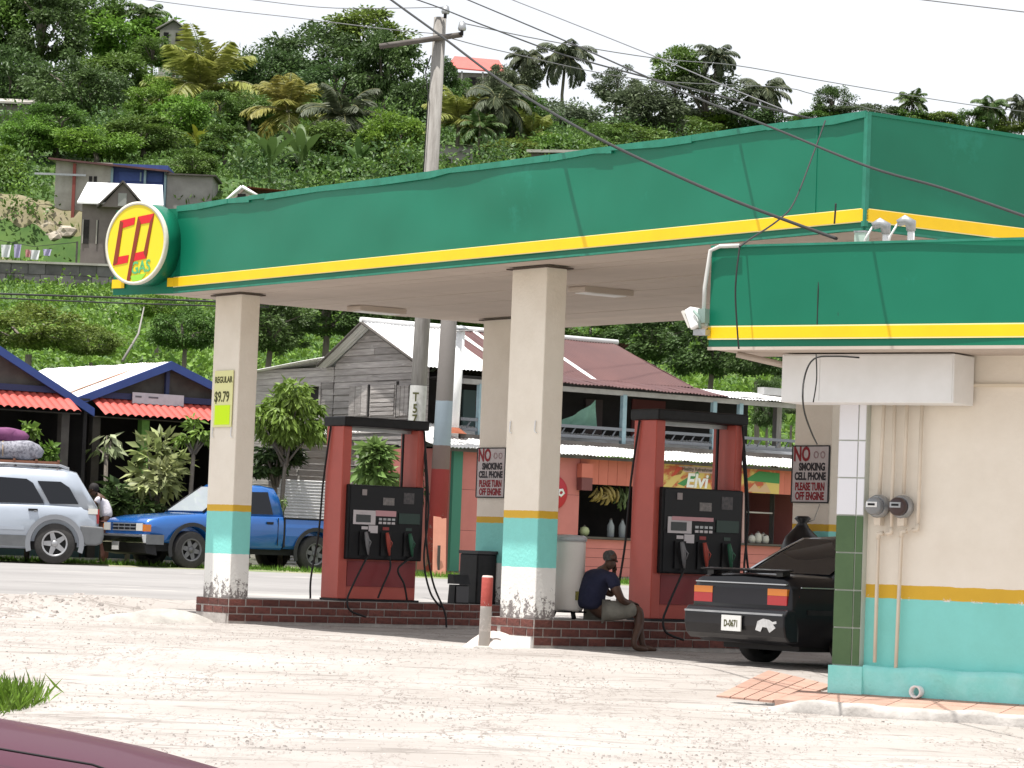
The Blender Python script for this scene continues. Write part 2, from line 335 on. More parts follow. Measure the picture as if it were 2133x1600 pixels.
mb = MB(); mb.add([(-1500, -300, -0.6), (1500, -300, -0.6), (1500, 2500, -0.6), (-1500, 2500, -0.6)], [(0, 1, 2, 3)])
tag(O('ground', mb, M_verge), kind='structure')
EDGE_W = 2.35
def edge_y(x): return min(55.6, C0.y + (EDGE_W + (x - C0.x) * AX.x) / -AX.y)   # far edge of the forecourt
def jit(x): return 0.12 * math.sin(x * 1.9) + 0.08 * math.sin(x * 4.7 + 1) + 0.05 * math.sin(x * 9.1)
def fore(u, v):
    x = -32 + 64 * u; y1 = edge_y(x) + jit(x); y0 = -12
    y = y0 + (y1 - y0) * (1 - (1 - v) ** 1.15)
    z = gz(x, y) + 0.012 * math.sin(x * 2.3 + y * 1.1) * math.sin(y * 1.7)
    return (x, y, z)
mb = MB(); mb.smooth = True; mb.grid(220, 190, fore); tag(O('forecourt', mb, M_fore), kind='structure')
def roadf(u, v):
    x = -90 + 180 * u; y0 = edge_y(x) - 0.4; y1 = 56.6 + 0.15 * math.sin(x * 1.3)
    y = y0 + (y1 - y0) * v
    return (x, y, gz(x, y) - 0.006 - 0.02 * (v < 0.01))
mb = MB(); mb.smooth = True; mb.grid(300, 50, roadf); tag(O('road', mb, M_asph), kind='structure')
mb = MB(); mb.smooth = True
mb.grid(200, 24, lambda u, v: (lambda x, y: (x, y, gz(x, y) + (0.01 if y > 56.4 else -0.03) + 0.03 * math.sin(x * 3.1) * math.sin(y * 2.3) * (y > 57)))(-90 + 180 * u, 56.2 + 11 * v))
tag(O('verge', mb, M_verge), kind='structure')
def hillf(u, v):
    x = (u - 0.48) * (70 + 620 * v); y = 66 + 900 * v ** 1.9
    return (x, y, gz(x, y) - 0.02 )
mb = MB(); mb.smooth = True; mb.grid(150, 170, hillf); tag(O('hillside', mb, M_hill), kind='structure')

# loose stones on the forecourt
def stones(name, n, region, s0, s1, m, label):
    V = []; F = []
    k = 0
    while k < n:
        x, y = region()
        s = random.uniform(s0, s1) * (0.6 + 0.8 * random.random()); z = gz(x, y); an = random.random() * 6.28
        b0 = len(V)
        for j in range(5):
            t = an + j * 1.2566 + random.uniform(-.3, .3); V.append((x + s * math.cos(t), y + s * math.sin(t), z - 0.004))
        for j in range(5):
            t = an + j * 1.2566 + random.uniform(-.3, .3); q = s * random.uniform(.45, .75); V.append((x + q * math.cos(t), y + q * math.sin(t), z + s * random.uniform(.35, .6)))
        F += [(b0 + j, b0 + (j + 1) % 5, b0 + 5 + (j + 1) % 5, b0 + 5 + j) for j in range(5)] + [tuple(b0 + 5 + j for j in range(5))]
        k += 1
    me = bpy.data.meshes.new(name); me.from_pydata(V, [], F); me.update()
    return tag(O(name, me, m), label, 'gravel', kind='stuff')
M_stone = mat('pale_gravel', (0.42, 0.385, 0.36), (0.33, 0.30, 0.275), rough=0.95, scale=1.5, island=0.3)
def reg1():
    y = 14 + 26 * random.random() ** 1.3
    x = random.uniform(-0.18, 0.18) * y
    w = (x - C0.x) * -AX.x + (y - C0.y) * -AX.y
    al, be = (Vector((x, y, 0)) - C0) @ AX, (Vector((x, y, 0)) - C0) @ BX
    if be > -0.5: return reg1()
    return x, y
stones('gravel', 9000, reg1, 0.005, 0.013, M_stone, 'loose pale gravel strewn over the sunlit forecourt')
def reg2():
    b_ = random.uniform(-9, -0.1); return tuple((ab(-1.5 + random.gauss(0, .5), b_))[:2])
stones('rubble_edge', 700, reg2, 0.015, 0.05, M_stone, 'broken stones along the crumbling edge between forecourt and road')

# ================================================================== CANOPY
SOF, FTOP = 4.30, 5.384
can = thing('fuel_canopy', 'large green and yellow filling station canopy on four painted columns', 'canopy', ab(0, 0), TH)
# local frame: x along BX, y = -(a) ; so a -> -y
def cl(al, be, z=0): return Vector((be, -al, z))
A_END, A0_, B_F, B_BK = 12.733, -0.50, -0.70, 6.0
PS1 = (-0.50, -0.72); PS2 = (-1.56, -1.05)                         # panel that carries the round sign
mb = MB(); mb.prism_z([(B_F + .06, -A_END + .06), (B_BK - .06, -A_END + .06), (B_BK - .06, 1.52), (PS2[1] + .1, 1.50), (PS1[1] + .06, 0.48)], SOF + 0.05, SOF + 0.30)
O('roof_deck', mb, M_conc, can)
nb_ = 22; wb = (B_BK - B_F - 0.1) / nb_
me0 = MB().bb(-wb / 2 + .0015, wb / 2 - .0015, -(A_END - .08), 1.46, -0.012, 0.012).mesh('soffit_board')
me0.materials.append(M_soffit)
for k in range(nb_):
    o = O('soffit_board', me0, None, can, loc=(B_F + .05 + wb * (k + .5), 0, SOF + 0.03 + random.uniform(-.0025, .0025)))
    o.rotation_euler = (random.uniform(-.0006, .0006), random.uniform(-.003, .003), 0)
O('soffit_edge', MB().prism_z([(PS2[1] + .03, 1.53), (PS2[1] + .10, 1.50), (PS1[1] + .08, 0.47), (PS1[1] + 0.01, .47)], SOF + .012, SOF + .05), M_soffit, can)
def fascia(p, q, z0, z1, seed, amp=0.010, nx=90, nz=12):
    """dented sheet from p to q (canopy local x,y), outside to the right of p->q"""
    rs = random.Random(seed); W = [(rs.uniform(.4, 2.6), rs.uniform(.5, 3), rs.uniform(0, 6), rs.uniform(.3, 1)) for _ in range(7)]
    p = Vector((p[0], p[1], 0)); q = Vector((q[0], q[1], 0)); Ld = (q - p).length; t = (q - p) / Ld; n = Vector((t.y, -t.x, 0))
    m = MB(); m.smooth = True
    def fn(u, v):
        s = u * Ld; zz = z0 + (z1 - z0) * v
        e = sum(w[3] * math.sin(w[0] * s + w[2]) * math.sin(w[1] * zz * 2 + w[2] * 1.7) for w in W) * amp * min(1, 4 * u, 4 * (1 - u))
        P = p + t * s + n * (0.0 + e); return (P.x, P.y, zz + (0.012 * math.sin(s * 1.3 + seed) if v == 1 else 0))
    m.grid(nx, nz, fn); return m
ZY0, ZY1 = 4.353, 4.467
pL0 = (B_F, -A0_ * 1.0); 
left_p, left_q = (PS1[1], -PS1[0]), (B_F, -A_END)
right_p, right_q = (B_F, -A_END), (B_BK, -A_END)
back_p, back_q = (B_BK, -A_END), (B_BK, 1.56)
end_p, end_q = (B_BK, 1.56), (PS2[1], -PS2[0])
sgn_p, sgn_q = (PS2[1], -PS2[0]), (PS1[1], -PS1[0])
for i, (p, q) in enumerate(((left_p, left_q), (right_p, right_q), (back_p, back_q), (end_p, end_q), (sgn_p, sgn_q))):
    O('fascia_sheet', fascia(p, q, (ZY0 - 0.09) if i in (0, 1, 4) else SOF + .035, FTOP, 11 + i, amp=(0.012 if i < 2 else 0.004)), M_green, can)
def strip(p, q, off, z0, z1, th=0.012, s0=0.0, s1=1.0, wav=0.0, seed=1):
    p = Vector((p[0], p[1], 0)); q = Vector((q[0], q[1], 0)); Ld = (q - p).length; t = (q - p) / Ld; n = Vector((t.y, -t.x, 0))
    m = MB(); rs = random.Random(seed); u0 = s0; d0 = 0.0
    while u0 < s1 - 1e-6:
        u1 = min(s1, u0 + rs.uniform(.25, 1.5) / Ld) if wav else s1
        if rs.random() < .35: d0 = rs.uniform(-wav, wav)
        d1 = rs.uniform(-wav, wav); dn = rs.uniform(0, wav * .4)
        a_, b_ = p + t * Ld * u0 + n * off, p + t * Ld * u1 + n * off; c_, d_ = b_ + n * (th + dn), a_ + n * (th + dn)
        m.add([(a_.x, a_.y, z0 + d0), (b_.x, b_.y, z0 + d1), (c_.x, c_.y, z0 + d1), (d_.x, d_.y, z0 + d0), (a_.x, a_.y, z1 + d0 * .2), (b_.x, b_.y, z1 + d1 * .2), (c_.x, c_.y, z1 + d1 * .2), (d_.x, d_.y, z1 + d0 * .2)],
              [(3, 2, 1, 0), (4, 5, 6, 7), (0, 1, 5, 4), (1, 2, 6, 5), (2, 3, 7, 6), (3, 0, 4, 7)])
        u0 = u1; d0 = d1
    return m
M_yedge = mat('pale_stripe_edge', (0.85, 0.72, 0.35), rough=0.6)
for p, q, s0, s1 in ((left_p, left_q, 0.0, 1.0015), (right_p, right_q, 0.0, 1.0), (sgn_p, sgn_q, 0.0, 0.20), (sgn_p, sgn_q, 0.90, 0.995)):
    O('yellow_stripe', strip(p, q, 0.016, ZY0, ZY1, 0.012, s0, s1), M_yellow, can)
for p, q in ((left_p, left_q), (right_p, right_q)):
    O('stripe_edge', strip(p, q, 0.014, ZY0 - 0.010, ZY0 + 0.002, 0.010), M_yedge, can)
    O('stripe_edge', strip(p, q, 0.014, ZY1 - 0.002, ZY1 + 0.008, 0.010), M_yedge, can)
    O('drip_edge', strip(p, q, 0.0, SOF - 0.035, SOF - 0.012, 0.02, wav=0.004), M_greenedge, can)
O('top_flashing', strip(left_p, left_q, 0.006, FTOP - 0.045, FTOP + 0.025, 0.016, wav=0.022, seed=4), M_greenedge, can)
O('top_flashing', strip(right_p, right_q, 0.004, FTOP - 0.015, FTOP + 0.02, 0.012, wav=0.004, seed=5), M_green, can)
for k_, u_ in enumerate((.945,)):
    O('sheet_joint', strip(left_p, left_q, .002, ZY1 + .012, FTOP - .05, .006, u_, u_ + .0016), M_green, can)
O('corner_trim', MB().bb(B_F - 0.028, B_F + 0.02, -A_END - 0.028, -A_END + 0.02, SOF, FTOP + 0.01), M_greenedge, can)
# columns
COLB = [(0.33, WHITEP), (0.91, WHITEP), (1.462, TEAL), (1.548, YEL), (9, CREAM)]
M_col = bands_mat('column_paint', [(0.91, WHITEP), (1.462, TEAL), (1.548, YEL), (9, CREAM)], peel=(0.33, 0.95, (0.20, 0.18, 0.175), 0.57))
for al, be in ((0, 0), (6.697, 0), (0, 4.338), (6.697, 4.338)):
    mb = MB(); mb.bb(0, 0.285, 0, 0.67, 0.33, SOF + 0.02)
    o = O('column', mb, M_col, can, loc=cl(al, be)); bev(o, 0.012, 2)
    O('column_collar', MB().bb(-0.05, 0.335, -0.05, 0.72, SOF - 0.012, SOF + 0.004), mat('dark_gap', (0.08, 0.06, 0.05), rough=.9), o)
    for dy in (0.12, 0.55):
        for zz in ((2.66, 2.50) if be == 0 else ()):
            pass
    if be == 0:
        for dy in (0.10, 0.58):
            O('conduit_clip', MB().tube([(-0.012, dy, 2.56), (-0.02, dy, 2.44), (-0.012, dy - .03, 2.42)], 0.008, 6), M_white, o)
# ceiling lamps under the canopy
for xx, yy in ((1252, 604), (785, 643)):
    P = pz(xx, yy, SOF); q = P - C0
    mb = MB(); mb.rbox((0, 0, 0), (0.75, 0.34, 0.07), 0.02)
    o = O('ceiling_lamp', mb, M_soffit, can, loc=(q @ BX, -(q @ AX), SOF - 0.02)); O('diffuser', MB().bb(-.30, .30, -.12, .12, -.045, -.03), M_white, o)
# ---- round sign
sp_m = (ab(*PS1) + ab(*PS2)) / 2
pt = (ab(*PS1) - ab(*PS2)).normalized(); pn = Vector((pt.y, -pt.x, 0))
SC = pl(318, 512, ab(*PS1), pn)
sg = thing('round_sign', 'round yellow CP gas sign on the far corner of the green canopy', 'sign', SC, math.atan2(pt.y, pt.x))
RS = 0.535
mb = MB(); mb.lathe([(RS, 0.02), (RS, -0.30), (RS - 0.01, -0.31)], 48, axis='y', caps=True); O('drum', fixn(mb.mesh('drum')), M_green, sg)
mb = MB(); mb.lathe([(RS + 0.006, -0.27), (RS + 0.012, -0.325), (RS - 0.03, -0.328), (RS - 0.03, -0.31)], 48, axis='y', caps=False); O('rim', fixn(mb.mesh('rim')), mat('sign_rim', (0.62, 0.60, 0.50), rough=.5), sg)
mb = MB(); mb.lathe([(0.0001, -0.318), (RS - 0.028, -0.318)], 48, axis='y', caps=False); O('face', fixn(mb.mesh('face')), mat('sign_yellow', (0.78, 0.62, 0.02), (0.74, 0.60, 0.02), rough=.35, scale=2), sg)
M_sred = mat('sign_red', (0.62, 0.012, 0.02), rough=.35); M_sdk = mat('sign_dark_red', (0.22, 0.03, 0.008), rough=.4)
def poly_y(pts, y0, y1):
    m = MB(); m.prism_y(pts, y0, y1); return fixn(m.mesh('letter'))
# letters drawn on the disc, x right / z up, unit = sign radius
def SP(x, y): return ((x - 0.50) * 2 * RS, (0.50 - y) * 2 * RS)    # from a 0..1 box over the disc
def bar(pts, m_, y=-0.321): O('letter_stroke', poly_y([SP(*p) for p in pts], y - .004, y), m_, sg)
bar([(.225, .215), (.475, .180), (.465, .270), (.245, .315)], M_sred)               # C top
bar([(.150, .665), (.395, .640), (.380, .735), (.135, .765)], M_sred)               # C foot
bar([(.225, .215), (.280, .240), (.210, .735), (.135, .765)], M_sdk, -0.323)        # C spine
bar([(.530, .175), (.790, .145), (.775, .250), (.515, .275)], M_sred)               # P top
bar([(.470, .625), (.715, .590), (.690, .690), (.445, .725)], M_sred)               # P foot of the bowl
bar([(.790, .145), (.728, .25), (.645, .62), (.690, .690)], M_sdk, -0.323)          # P right side
bar([(.525, .175), (.578, .255), (.435, .955), (.380, .955)], M_sdk, -0.324)        # P stem
tm = text_mesh('GAS', 0.22, 0.002, 0.85, 0.1, 0.004); o = O('lettering', tm, mat('sign_green', (0.10, 0.42, 0.16), rough=.5), sg, loc=(SP(.60, .80)[0], -0.324, SP(.60, .80)[1])); o.rotation_euler = (0, R(-6), 0)
bar([(.44, .90), (.70, .87), (.62, .955), (.47, .965)], mat('sign_lime', (0.30, 0.62, 0.05), rough=.5))

# ---- price sign and hooks on the first column
M_paper = mat('pale_yellow_paper', (0.74, 0.73, 0.36), rough=.8); M_lime = mat('fluorescent_paper', (0.62, 0.90, 0.0), rough=.7); M_ink = mat('dark_ink', (0.07, 0.07, 0.02), rough=.8)
ps = thing('price_sign', 'pale yellow paper price sign with lime square taped to the far left column', 'sign', ab(-0.33, -0.018, 2.93), TH - R(90))
O('paper', MB().bb(-.235, .235, -.004, .004, -.37, .37), M_paper, ps)
O('lime_square', MB().bb(-.19, .19, -.010, -.005, -.34, -.085), M_lime, ps)
O('lettering', text_mesh('REGULAR', 0.115, .001, .9, 0, .003), M_ink, ps, loc=(0, -.007, .245))
O('lettering', text_mesh('$9.79', 0.19, .001, .9, 0, .004), M_ink, ps, loc=(-.03, -.007, .02))

# ================================================================== PUMP ISLANDS
brick_me = MB().bb(-.118, .118, 0, 0.05, -.042, .042).mesh('brick'); brick_me.materials.append(M_brick)
brick_h = MB().bb(-.056, .056, 0, 0.05, -.042, .042).mesh('brick_half'); brick_h.materials.append(M_brick)
def island(al, label, ln=5.0):
    t = thing('pump_island', label, 'pump island', ab(al, 0), TH)
    O('core', MB().bb(0.0, ln, 0.0, 0.83, -0.12, 0.33), M_mortar, t)
    O('top_slab', MB().bb(0.0, ln, 0.0, 0.83, 0.331, 0.334), M_conc, t)
    for r in range(3):
        z = 0.285 - 0.10 * r; off = 0.127 * (r % 2)
        n = int(ln / .254) + 1
        for k in range(n + 1):
            x = k * .254 + .127 - off
            if x - .118 < -0.002:
                o = O('brick', brick_h, None, t, loc=(.058 + 0.0, -0.009, z))
            elif x + .118 > ln: continue
            else: o = O('brick', brick_me, None, t, loc=(x + random.uniform(-.003, .003), -0.009 + random.uniform(-.003, .002), z + random.uniform(-.002, .002)))
            o.rotation_euler = (0, random.uniform(-.01, .01), 0)
        if r < 2:
            for k in range(4):
                y = .13 + k * .254 - off * 1.0
                o = O('brick', brick_h if y < .1 or y > .75 else brick_me, None, t, loc=(-0.009, min(.765, max(.062, y)), z)); o.rotation_euler = (0, 0, R(-90))
    O('plaster_foot', MB().bb(-.02, .02, 0.03, 0.80, -0.12, 0.135), M_white if al > 3 else M_mortar, t)
    return t
isl1 = island(0, 'red brick pump island under the farther fuel pump')
isl2 = island(6.697, 'red brick pump island that the seated man rests on')
# cement mounds at the island ends
def mound(al, be, sx, sy, h, label, m):
    c = ab(al, be); g = gz(c.x, c.y); mb = MB(); mb.smooth = True
    mb.grid(14, 14, lambda u, v: (lambda x, y: (x * sx, y * sy, h * max(0, 1 - x * x - y * y) ** .7 * (1 + .25 * math.sin(5 * x + 3 * y)) - 0.02))(2 * u - 1, 2 * v - 1))
    return tag(O('cement_mound', mb, m, None, (c.x, c.y, g), (0, 0, TH)), label, 'cement mound')
mound(6.33, -0.30, 0.33, 0.36, 0.17, 'pale cement mound at the foot of the middle column', mat('pale_cement', (.55, .48, .44), (.62, .56, .52), rough=.95, scale=5, bump=.5))
mound(-0.55, -0.75, 0.9, 0.42, 0.16, 'grey cement mound beside the far left column foot', M_conc)

# ================================================================== STATION BUILDING
bl = thing('station_building', 'cream and turquoise station building with green fascia and tiled corner pillar', 'building', B0, BTH - R(90))
# local x along DX (towards the camera-right), y into the building, front = -y
M_wall = bands_mat('building_paint', [(0.81, TEAL), (0.925, YEL), (9, CREAM)], peel=(0.80, 0.93, (0.72, 0.70, 0.66), 0.66), bump=0.15)
wl = O('wall', MB().bb(0.235, 9.0, 0.03, 0.25, 0.0, 3.2), M_wall, bl)
O('side_wall', MB().bb(0.24, 0.44, 0.26, 7.0, 0.0, 3.2), M_wall, bl)
M_plinth = mat('turquoise_plaster', (0.24, 0.66, 0.61), (0.32, 0.71, 0.67), rough=.9, scale=5, bump=.9, bscale=9, col3=(.10, .38, .36), s3=4, t3=.68)
def plin(x0, x1, yf, z1, seed):
    m = MB(); m.smooth = True; rs = random.Random(seed); n = int((x1 - x0) / .05)
    prof = lambda s, k: (yf + .012 * math.sin(s * 7 + k) + .008 * math.sin(s * 17 + 2 * k))
    def fn(u, v):
        x = x0 + (x1 - x0) * u
        if v < .8: return (x, prof(x, v * 4), -0.16 + (z1 + 0.16) * v / .8 + .008 * math.sin(x * 9) * (v > .6))
        return (x, prof(x, 3.2) + (v - .8) / .2 * 0.12, z1 + .008 * math.sin(x * 9) + .01 * (v - .8) * 5)
    m.grid(n, 10, fn); return m
O('plinth', plin(0.30, 9.0, -0.055, 0.235, 3), M_plinth, bl)
O('plinth', MB().bb(-0.02, 0.30, -0.085, 0.25, -0.16, 0.225), M_plinth, bl)
# tiled corner pillar
pil = O('corner_pillar', MB().bb(0.0, 0.255, -0.045, 0.25, 0.22, 2.47), mat('tile_grout', (.48, .50, .44), rough=.9), bl)
M_tg = mat('green_glazed_tile', (0.060, 0.115, 0.045), (0.075, 0.135, 0.055), rough=.25, rand=.12, scale=5); M_tw = mat('white_glazed_tile', (0.78, 0.78, 0.82), rough=.22, rand=.03)
pitch = 0.318
for k in range(7):
    z0 = 0.235 + k * pitch
    m_ = M_tg if k < 4 else M_tw
    z1 = z0 + pitch - 0.012
    if k == 3: z1 -= 0.0
    O('tile', MB().bb(0.006, 0.176, -0.056, -0.046, z0, min(z1, 2.46)), m_, pil)
    O('tile', MB().bb(0.188, 0.250, -0.056, -0.046, z0, min(z1, 2.46)), m_, pil)
    O('tile', MB().bb(-0.010, -0.001, -0.04, 0.24, z0, min(z1, 2.46)), m_, pil)
# fascia of the building
FY = -0.80
O('fascia_sheet', fascia((-0.885, FY), (9.0, FY), 2.88, 3.737, 31, amp=.012), M_green, bl)
O('fascia_sheet', fascia((-0.885, 4.0), (-0.885, FY), 2.88, 3.737, 33, amp=.004, nx=20), M_green, bl)
O('roof_deck', MB().bb(-0.86, 9.0, FY + .02, 6.9, 3.50, 3.60), M_conc, bl)
O('yellow_stripe', strip((-0.885, FY), (9.0, FY), 0.012, 2.955, 3.05, .008), M_yellow, bl)
O('yellow_stripe', strip((-0.885, 4.0), (-0.885, FY), 0.006, 2.955, 3.05, .008), M_yellow, bl)
O('stripe_edge', strip((-0.885, FY), (9.0, FY), 0.011, 2.944, 2.957, .008), M_yedge, bl)
O('stripe_edge', strip((-0.885, FY), (9.0, FY), 0.011, 3.048, 3.061, .008), M_yedge, bl)
O('drip_edge', strip((-0.885, FY), (9.0, FY), 0.0, 2.855, 2.882, .018), M_soffit, bl)
O('top_flashing', strip((-0.885, FY), (9.0, FY), 0.006, 3.728, 3.748, .012, wav=.003), M_greenedge, bl)
for k in range(5):
    O('soffit_board', MB().bb(-0.86, 9.0, FY + .03 + k * .165, FY + .03 + k * .165 + .158, 2.862, 2.878), M_soffit, bl)
O('wall_moulding', MB().bb(0.95, 9.0, -0.0, 0.035, 2.60, 2.625), mat('moulding_cream', (.72, .63, .50), rough=.7), bl)
O('cross_beam', MB().bb(-0.45, 0.26, -0.03, 0.24, 2.475, 2.62), mat('beam_cream', CREAM, rough=.8), bl)
O('soffit_brace', MB().tube([(-0.75, -.55, 2.84), (-0.15, -.1, 2.70)], 0.03, 6), M_soffit, bl)
# white sign box
bx = thing('white_sign_box', 'blank white light box sign fixed under the building fascia', 'sign', B0 + DX * 0.415 + NB * 0.17 + Vector((0, 0, 2.645)), BTH - R(90))
o = O('box', MB().bb(-.81, .80, -.22, .17, -.205, .205), M_white, bx); bev(o, .008, 2)
O('face_panel', MB().bb(-.795, -.445, -.226, -.2205, -.19, .19), M_white, bx); O('face_panel', MB().bb(-.437, .785, -.226, -.2205, -.19, .19), M_white, bx)
# conduits and meters
M_pipe = mat('cream_conduit', (.68, .59, .48), (.62, .54, .44), rough=.55, scale=7)
PLW = B0 + NB * 0.03
def bp_(x, y, off=0.03):
    P = pl(x, y, B0 + NB * off, NB); q = P - B0; return Vector((q @ DX, -off, P.z))
def conduit(name, pts, label, r=0.0165):
    t = thing(name, label, 'conduit', B0, BTH - R(90))
    ps_ = [bp_(*p) for p in pts]
    O('pipe', MB().tube(ps_, r, 10), M_pipe, t)
    for i in range(1, len(ps_) - 1): O('elbow', MB().tube([ps_[i] + (ps_[i - 1] - ps_[i]).normalized() * .045, ps_[i], ps_[i] + (ps_[i + 1] - ps_[i]).normalized() * .045], r * 1.28, 10), M_pipe, t)
    return t
conduit('conduit_pipe', [(1842, 836), (1832, 1030)], 'leftmost short cream conduit dropping into the left electricity meter')
conduit('conduit_pipe', [(1864, 836), (1856, 1110), (1830, 1112), (1822, 1380)], 'cream conduit bypassing the left meter and running down to the plinth')
conduit('conduit_pipe', [(1890, 836), (1882, 1030)], 'short cream conduit dropping into the right electricity meter')
conduit('conduit_pipe', [(1921, 836), (1911, 1103), (1878, 1108), (1864, 1440)], 'rightmost cream conduit bending left below the right meter to the ground')
M_mglass = mat('meter_glass', (.20, .21, .22), rough=.06, spec=.7); M_mdark = mat('meter_dial', (.05, .03, .03), rough=.3)
def meter(x, y, label, dark):
    P = bp_(x, y, .03); t = thing('electricity_meter', label, 'electricity meter', B0 + DX * P.x + NB * .02 + Vector((0, 0, P.z)), BTH - R(90), 'meters on the cream wall')
    mb = MB(); mb.lathe([(.098, -.0), (.098, -.05), (.085, -.06), (.085, -.075)], 24, axis='y'); O('socket_ring', fixn(mb.mesh('socket_ring')), M_steel, t)
    mb = MB(); mb.lathe([(.078, -.07), (.078, -.125), (.062, -.15), (.0001, -.155)], 24, axis='y'); O('dome', fixn(mb.mesh('dome')), M_mdark if dark else M_mglass, t)
    O('face_plate', MB().bb(-.05, .05, -.163, -.157, -.01, .035), M_white if not dark else M_steel, t)
    O('display', MB().bb(-.032, .032, -.169, -.164, .004, .022), M_black, t)
    O('hub', MB().bb(-.03, .03, -.05, .02, -.16, -.09), M_pipe, t)
meter(1832, 1055, 'left of two round electricity meters, with a pale face', False)
meter(1881, 1056, 'right of two round electricity meters, with a dark dial', True)
# pavement in front of the building
M_ptile = mat('terracotta_paving', (.36, .215, .165), (.42, .265, .21), rough=.85, scale=6, rand=.10, bump=.3)
M_kerb = mat('kerb_concrete', (.33, .31, .29), (.45, .425, .40), rough=.95, scale=5, bump=.9, bscale=12, col3=(.22, .20, .19), s3=5, t3=.62)
pv = thing('pavement', None, None, B0, BTH - R(90)); tag(pv, kind='structure')
for ix in range(26):
    x0 = -0.30 + ix * .34
    for iy in range(2):
        y0 = -.50 + iy * .22; m = MB(); zf = lambda y: -.005 + (y + .06) * .16
        m.add([(x0 + .004, y0, -.25), (x0 + .336, y0, -.25), (x0 + .336, y0 + .215, -.25), (x0 + .004, y0 + .215, -.25), (x0 + .004, y0, zf(y0)), (x0 + .336, y0, zf(y0)), (x0 + .336, y0 + .215, zf(y0 + .215)), (x0 + .004, y0 + .215, zf(y0 + .215))], [(3, 2, 1, 0), (4, 5, 6, 7), (0, 1, 5, 4), (1, 2, 6, 5), (2, 3, 7, 6), (3, 0, 4, 7)])
        o = O('paving_tile', m, M_ptile, pv)
def kerbf(u, v):
    x = -.35 + 9.4 * u; r = .02 * math.sin(x * 5) + .015 * math.sin(x * 13)
    prof = [(-.50, -.07), (-.53, -.066), (-.60, -.072), (-.63, -.10), (-.635, -.26)]
    k = v * 4; i = min(3, int(k)); f_ = k - i; y = prof[i][0] * (1 - f_) + prof[i + 1][0] * f_; z = prof[i][1] * (1 - f_) + prof[i + 1][1] * f_
    return (x, y + r * (i > 0), z + .5 * r * (0 < i < 3) - max(0, (-.05 - x)) * .25)
mb = MB(); mb.smooth = True; mb.grid(190, 8, kerbf); O('kerb', fixn(mb.mesh('kerb')), M_kerb, pv)
# tiled ramp on the left
q1, q2, q3, q4 = [pz(*p, -.08 if i < 2 else -.13) for i, p in enumerate(((1600, 1412), (1735, 1432), (1640, 1462), (1490, 1452)))]
cnt = 0
for i in range(5):
    for j in range(3):
        def qq(u, v): 
            P = (q1 * (1 - u) + q2 * u) * (1 - v) + (q4 * (1 - u) + q3 * u) * v; return P
        e = .008
        c_ = [qq(i / 5 + e, j / 3 + e), qq((i + 1) / 5 - e, j / 3 + e), qq((i + 1) / 5 - e, (j + 1) / 3 - e), qq(i / 5 + e, (j + 1) / 3 - e)]
        m = MB(); m.add([(p.x, p.y, gz(p.x, p.y) + .016) for p in c_] + [(p.x, p.y, gz(p.x, p.y) - .1) for p in c_], [(0, 3, 2, 1), (0, 1, 5, 4), (1, 2, 6, 5), (2, 3, 7, 6), (3, 0, 4, 7)])
        o = O('ramp_tile', fixn(m.mesh('ramp_tile')), M_ptile); o.parent = pv; o.matrix_parent_inverse = (Matrix.Translation(B0) @ Matrix.Rotation(BTH - R(90), 4, 'Z')).inverted()
# broken pipe stub at the plinth
P = bp_(1912, 1437, .08); t = tag(O('pipe_stub', fixn(MB().lathe([(.05, .02), (.055, -.06), (.04, -.06), (.038, .0)], 14, axis='y', caps=False).mesh('pipe_stub')), M_white, None, B0 + DX * P.x + NB * .08 + Vector((0, 0, .045)), (0, 0, BTH - R(90))), 'broken white pipe stub sticking out of the turquoise plinth', 'pipe')
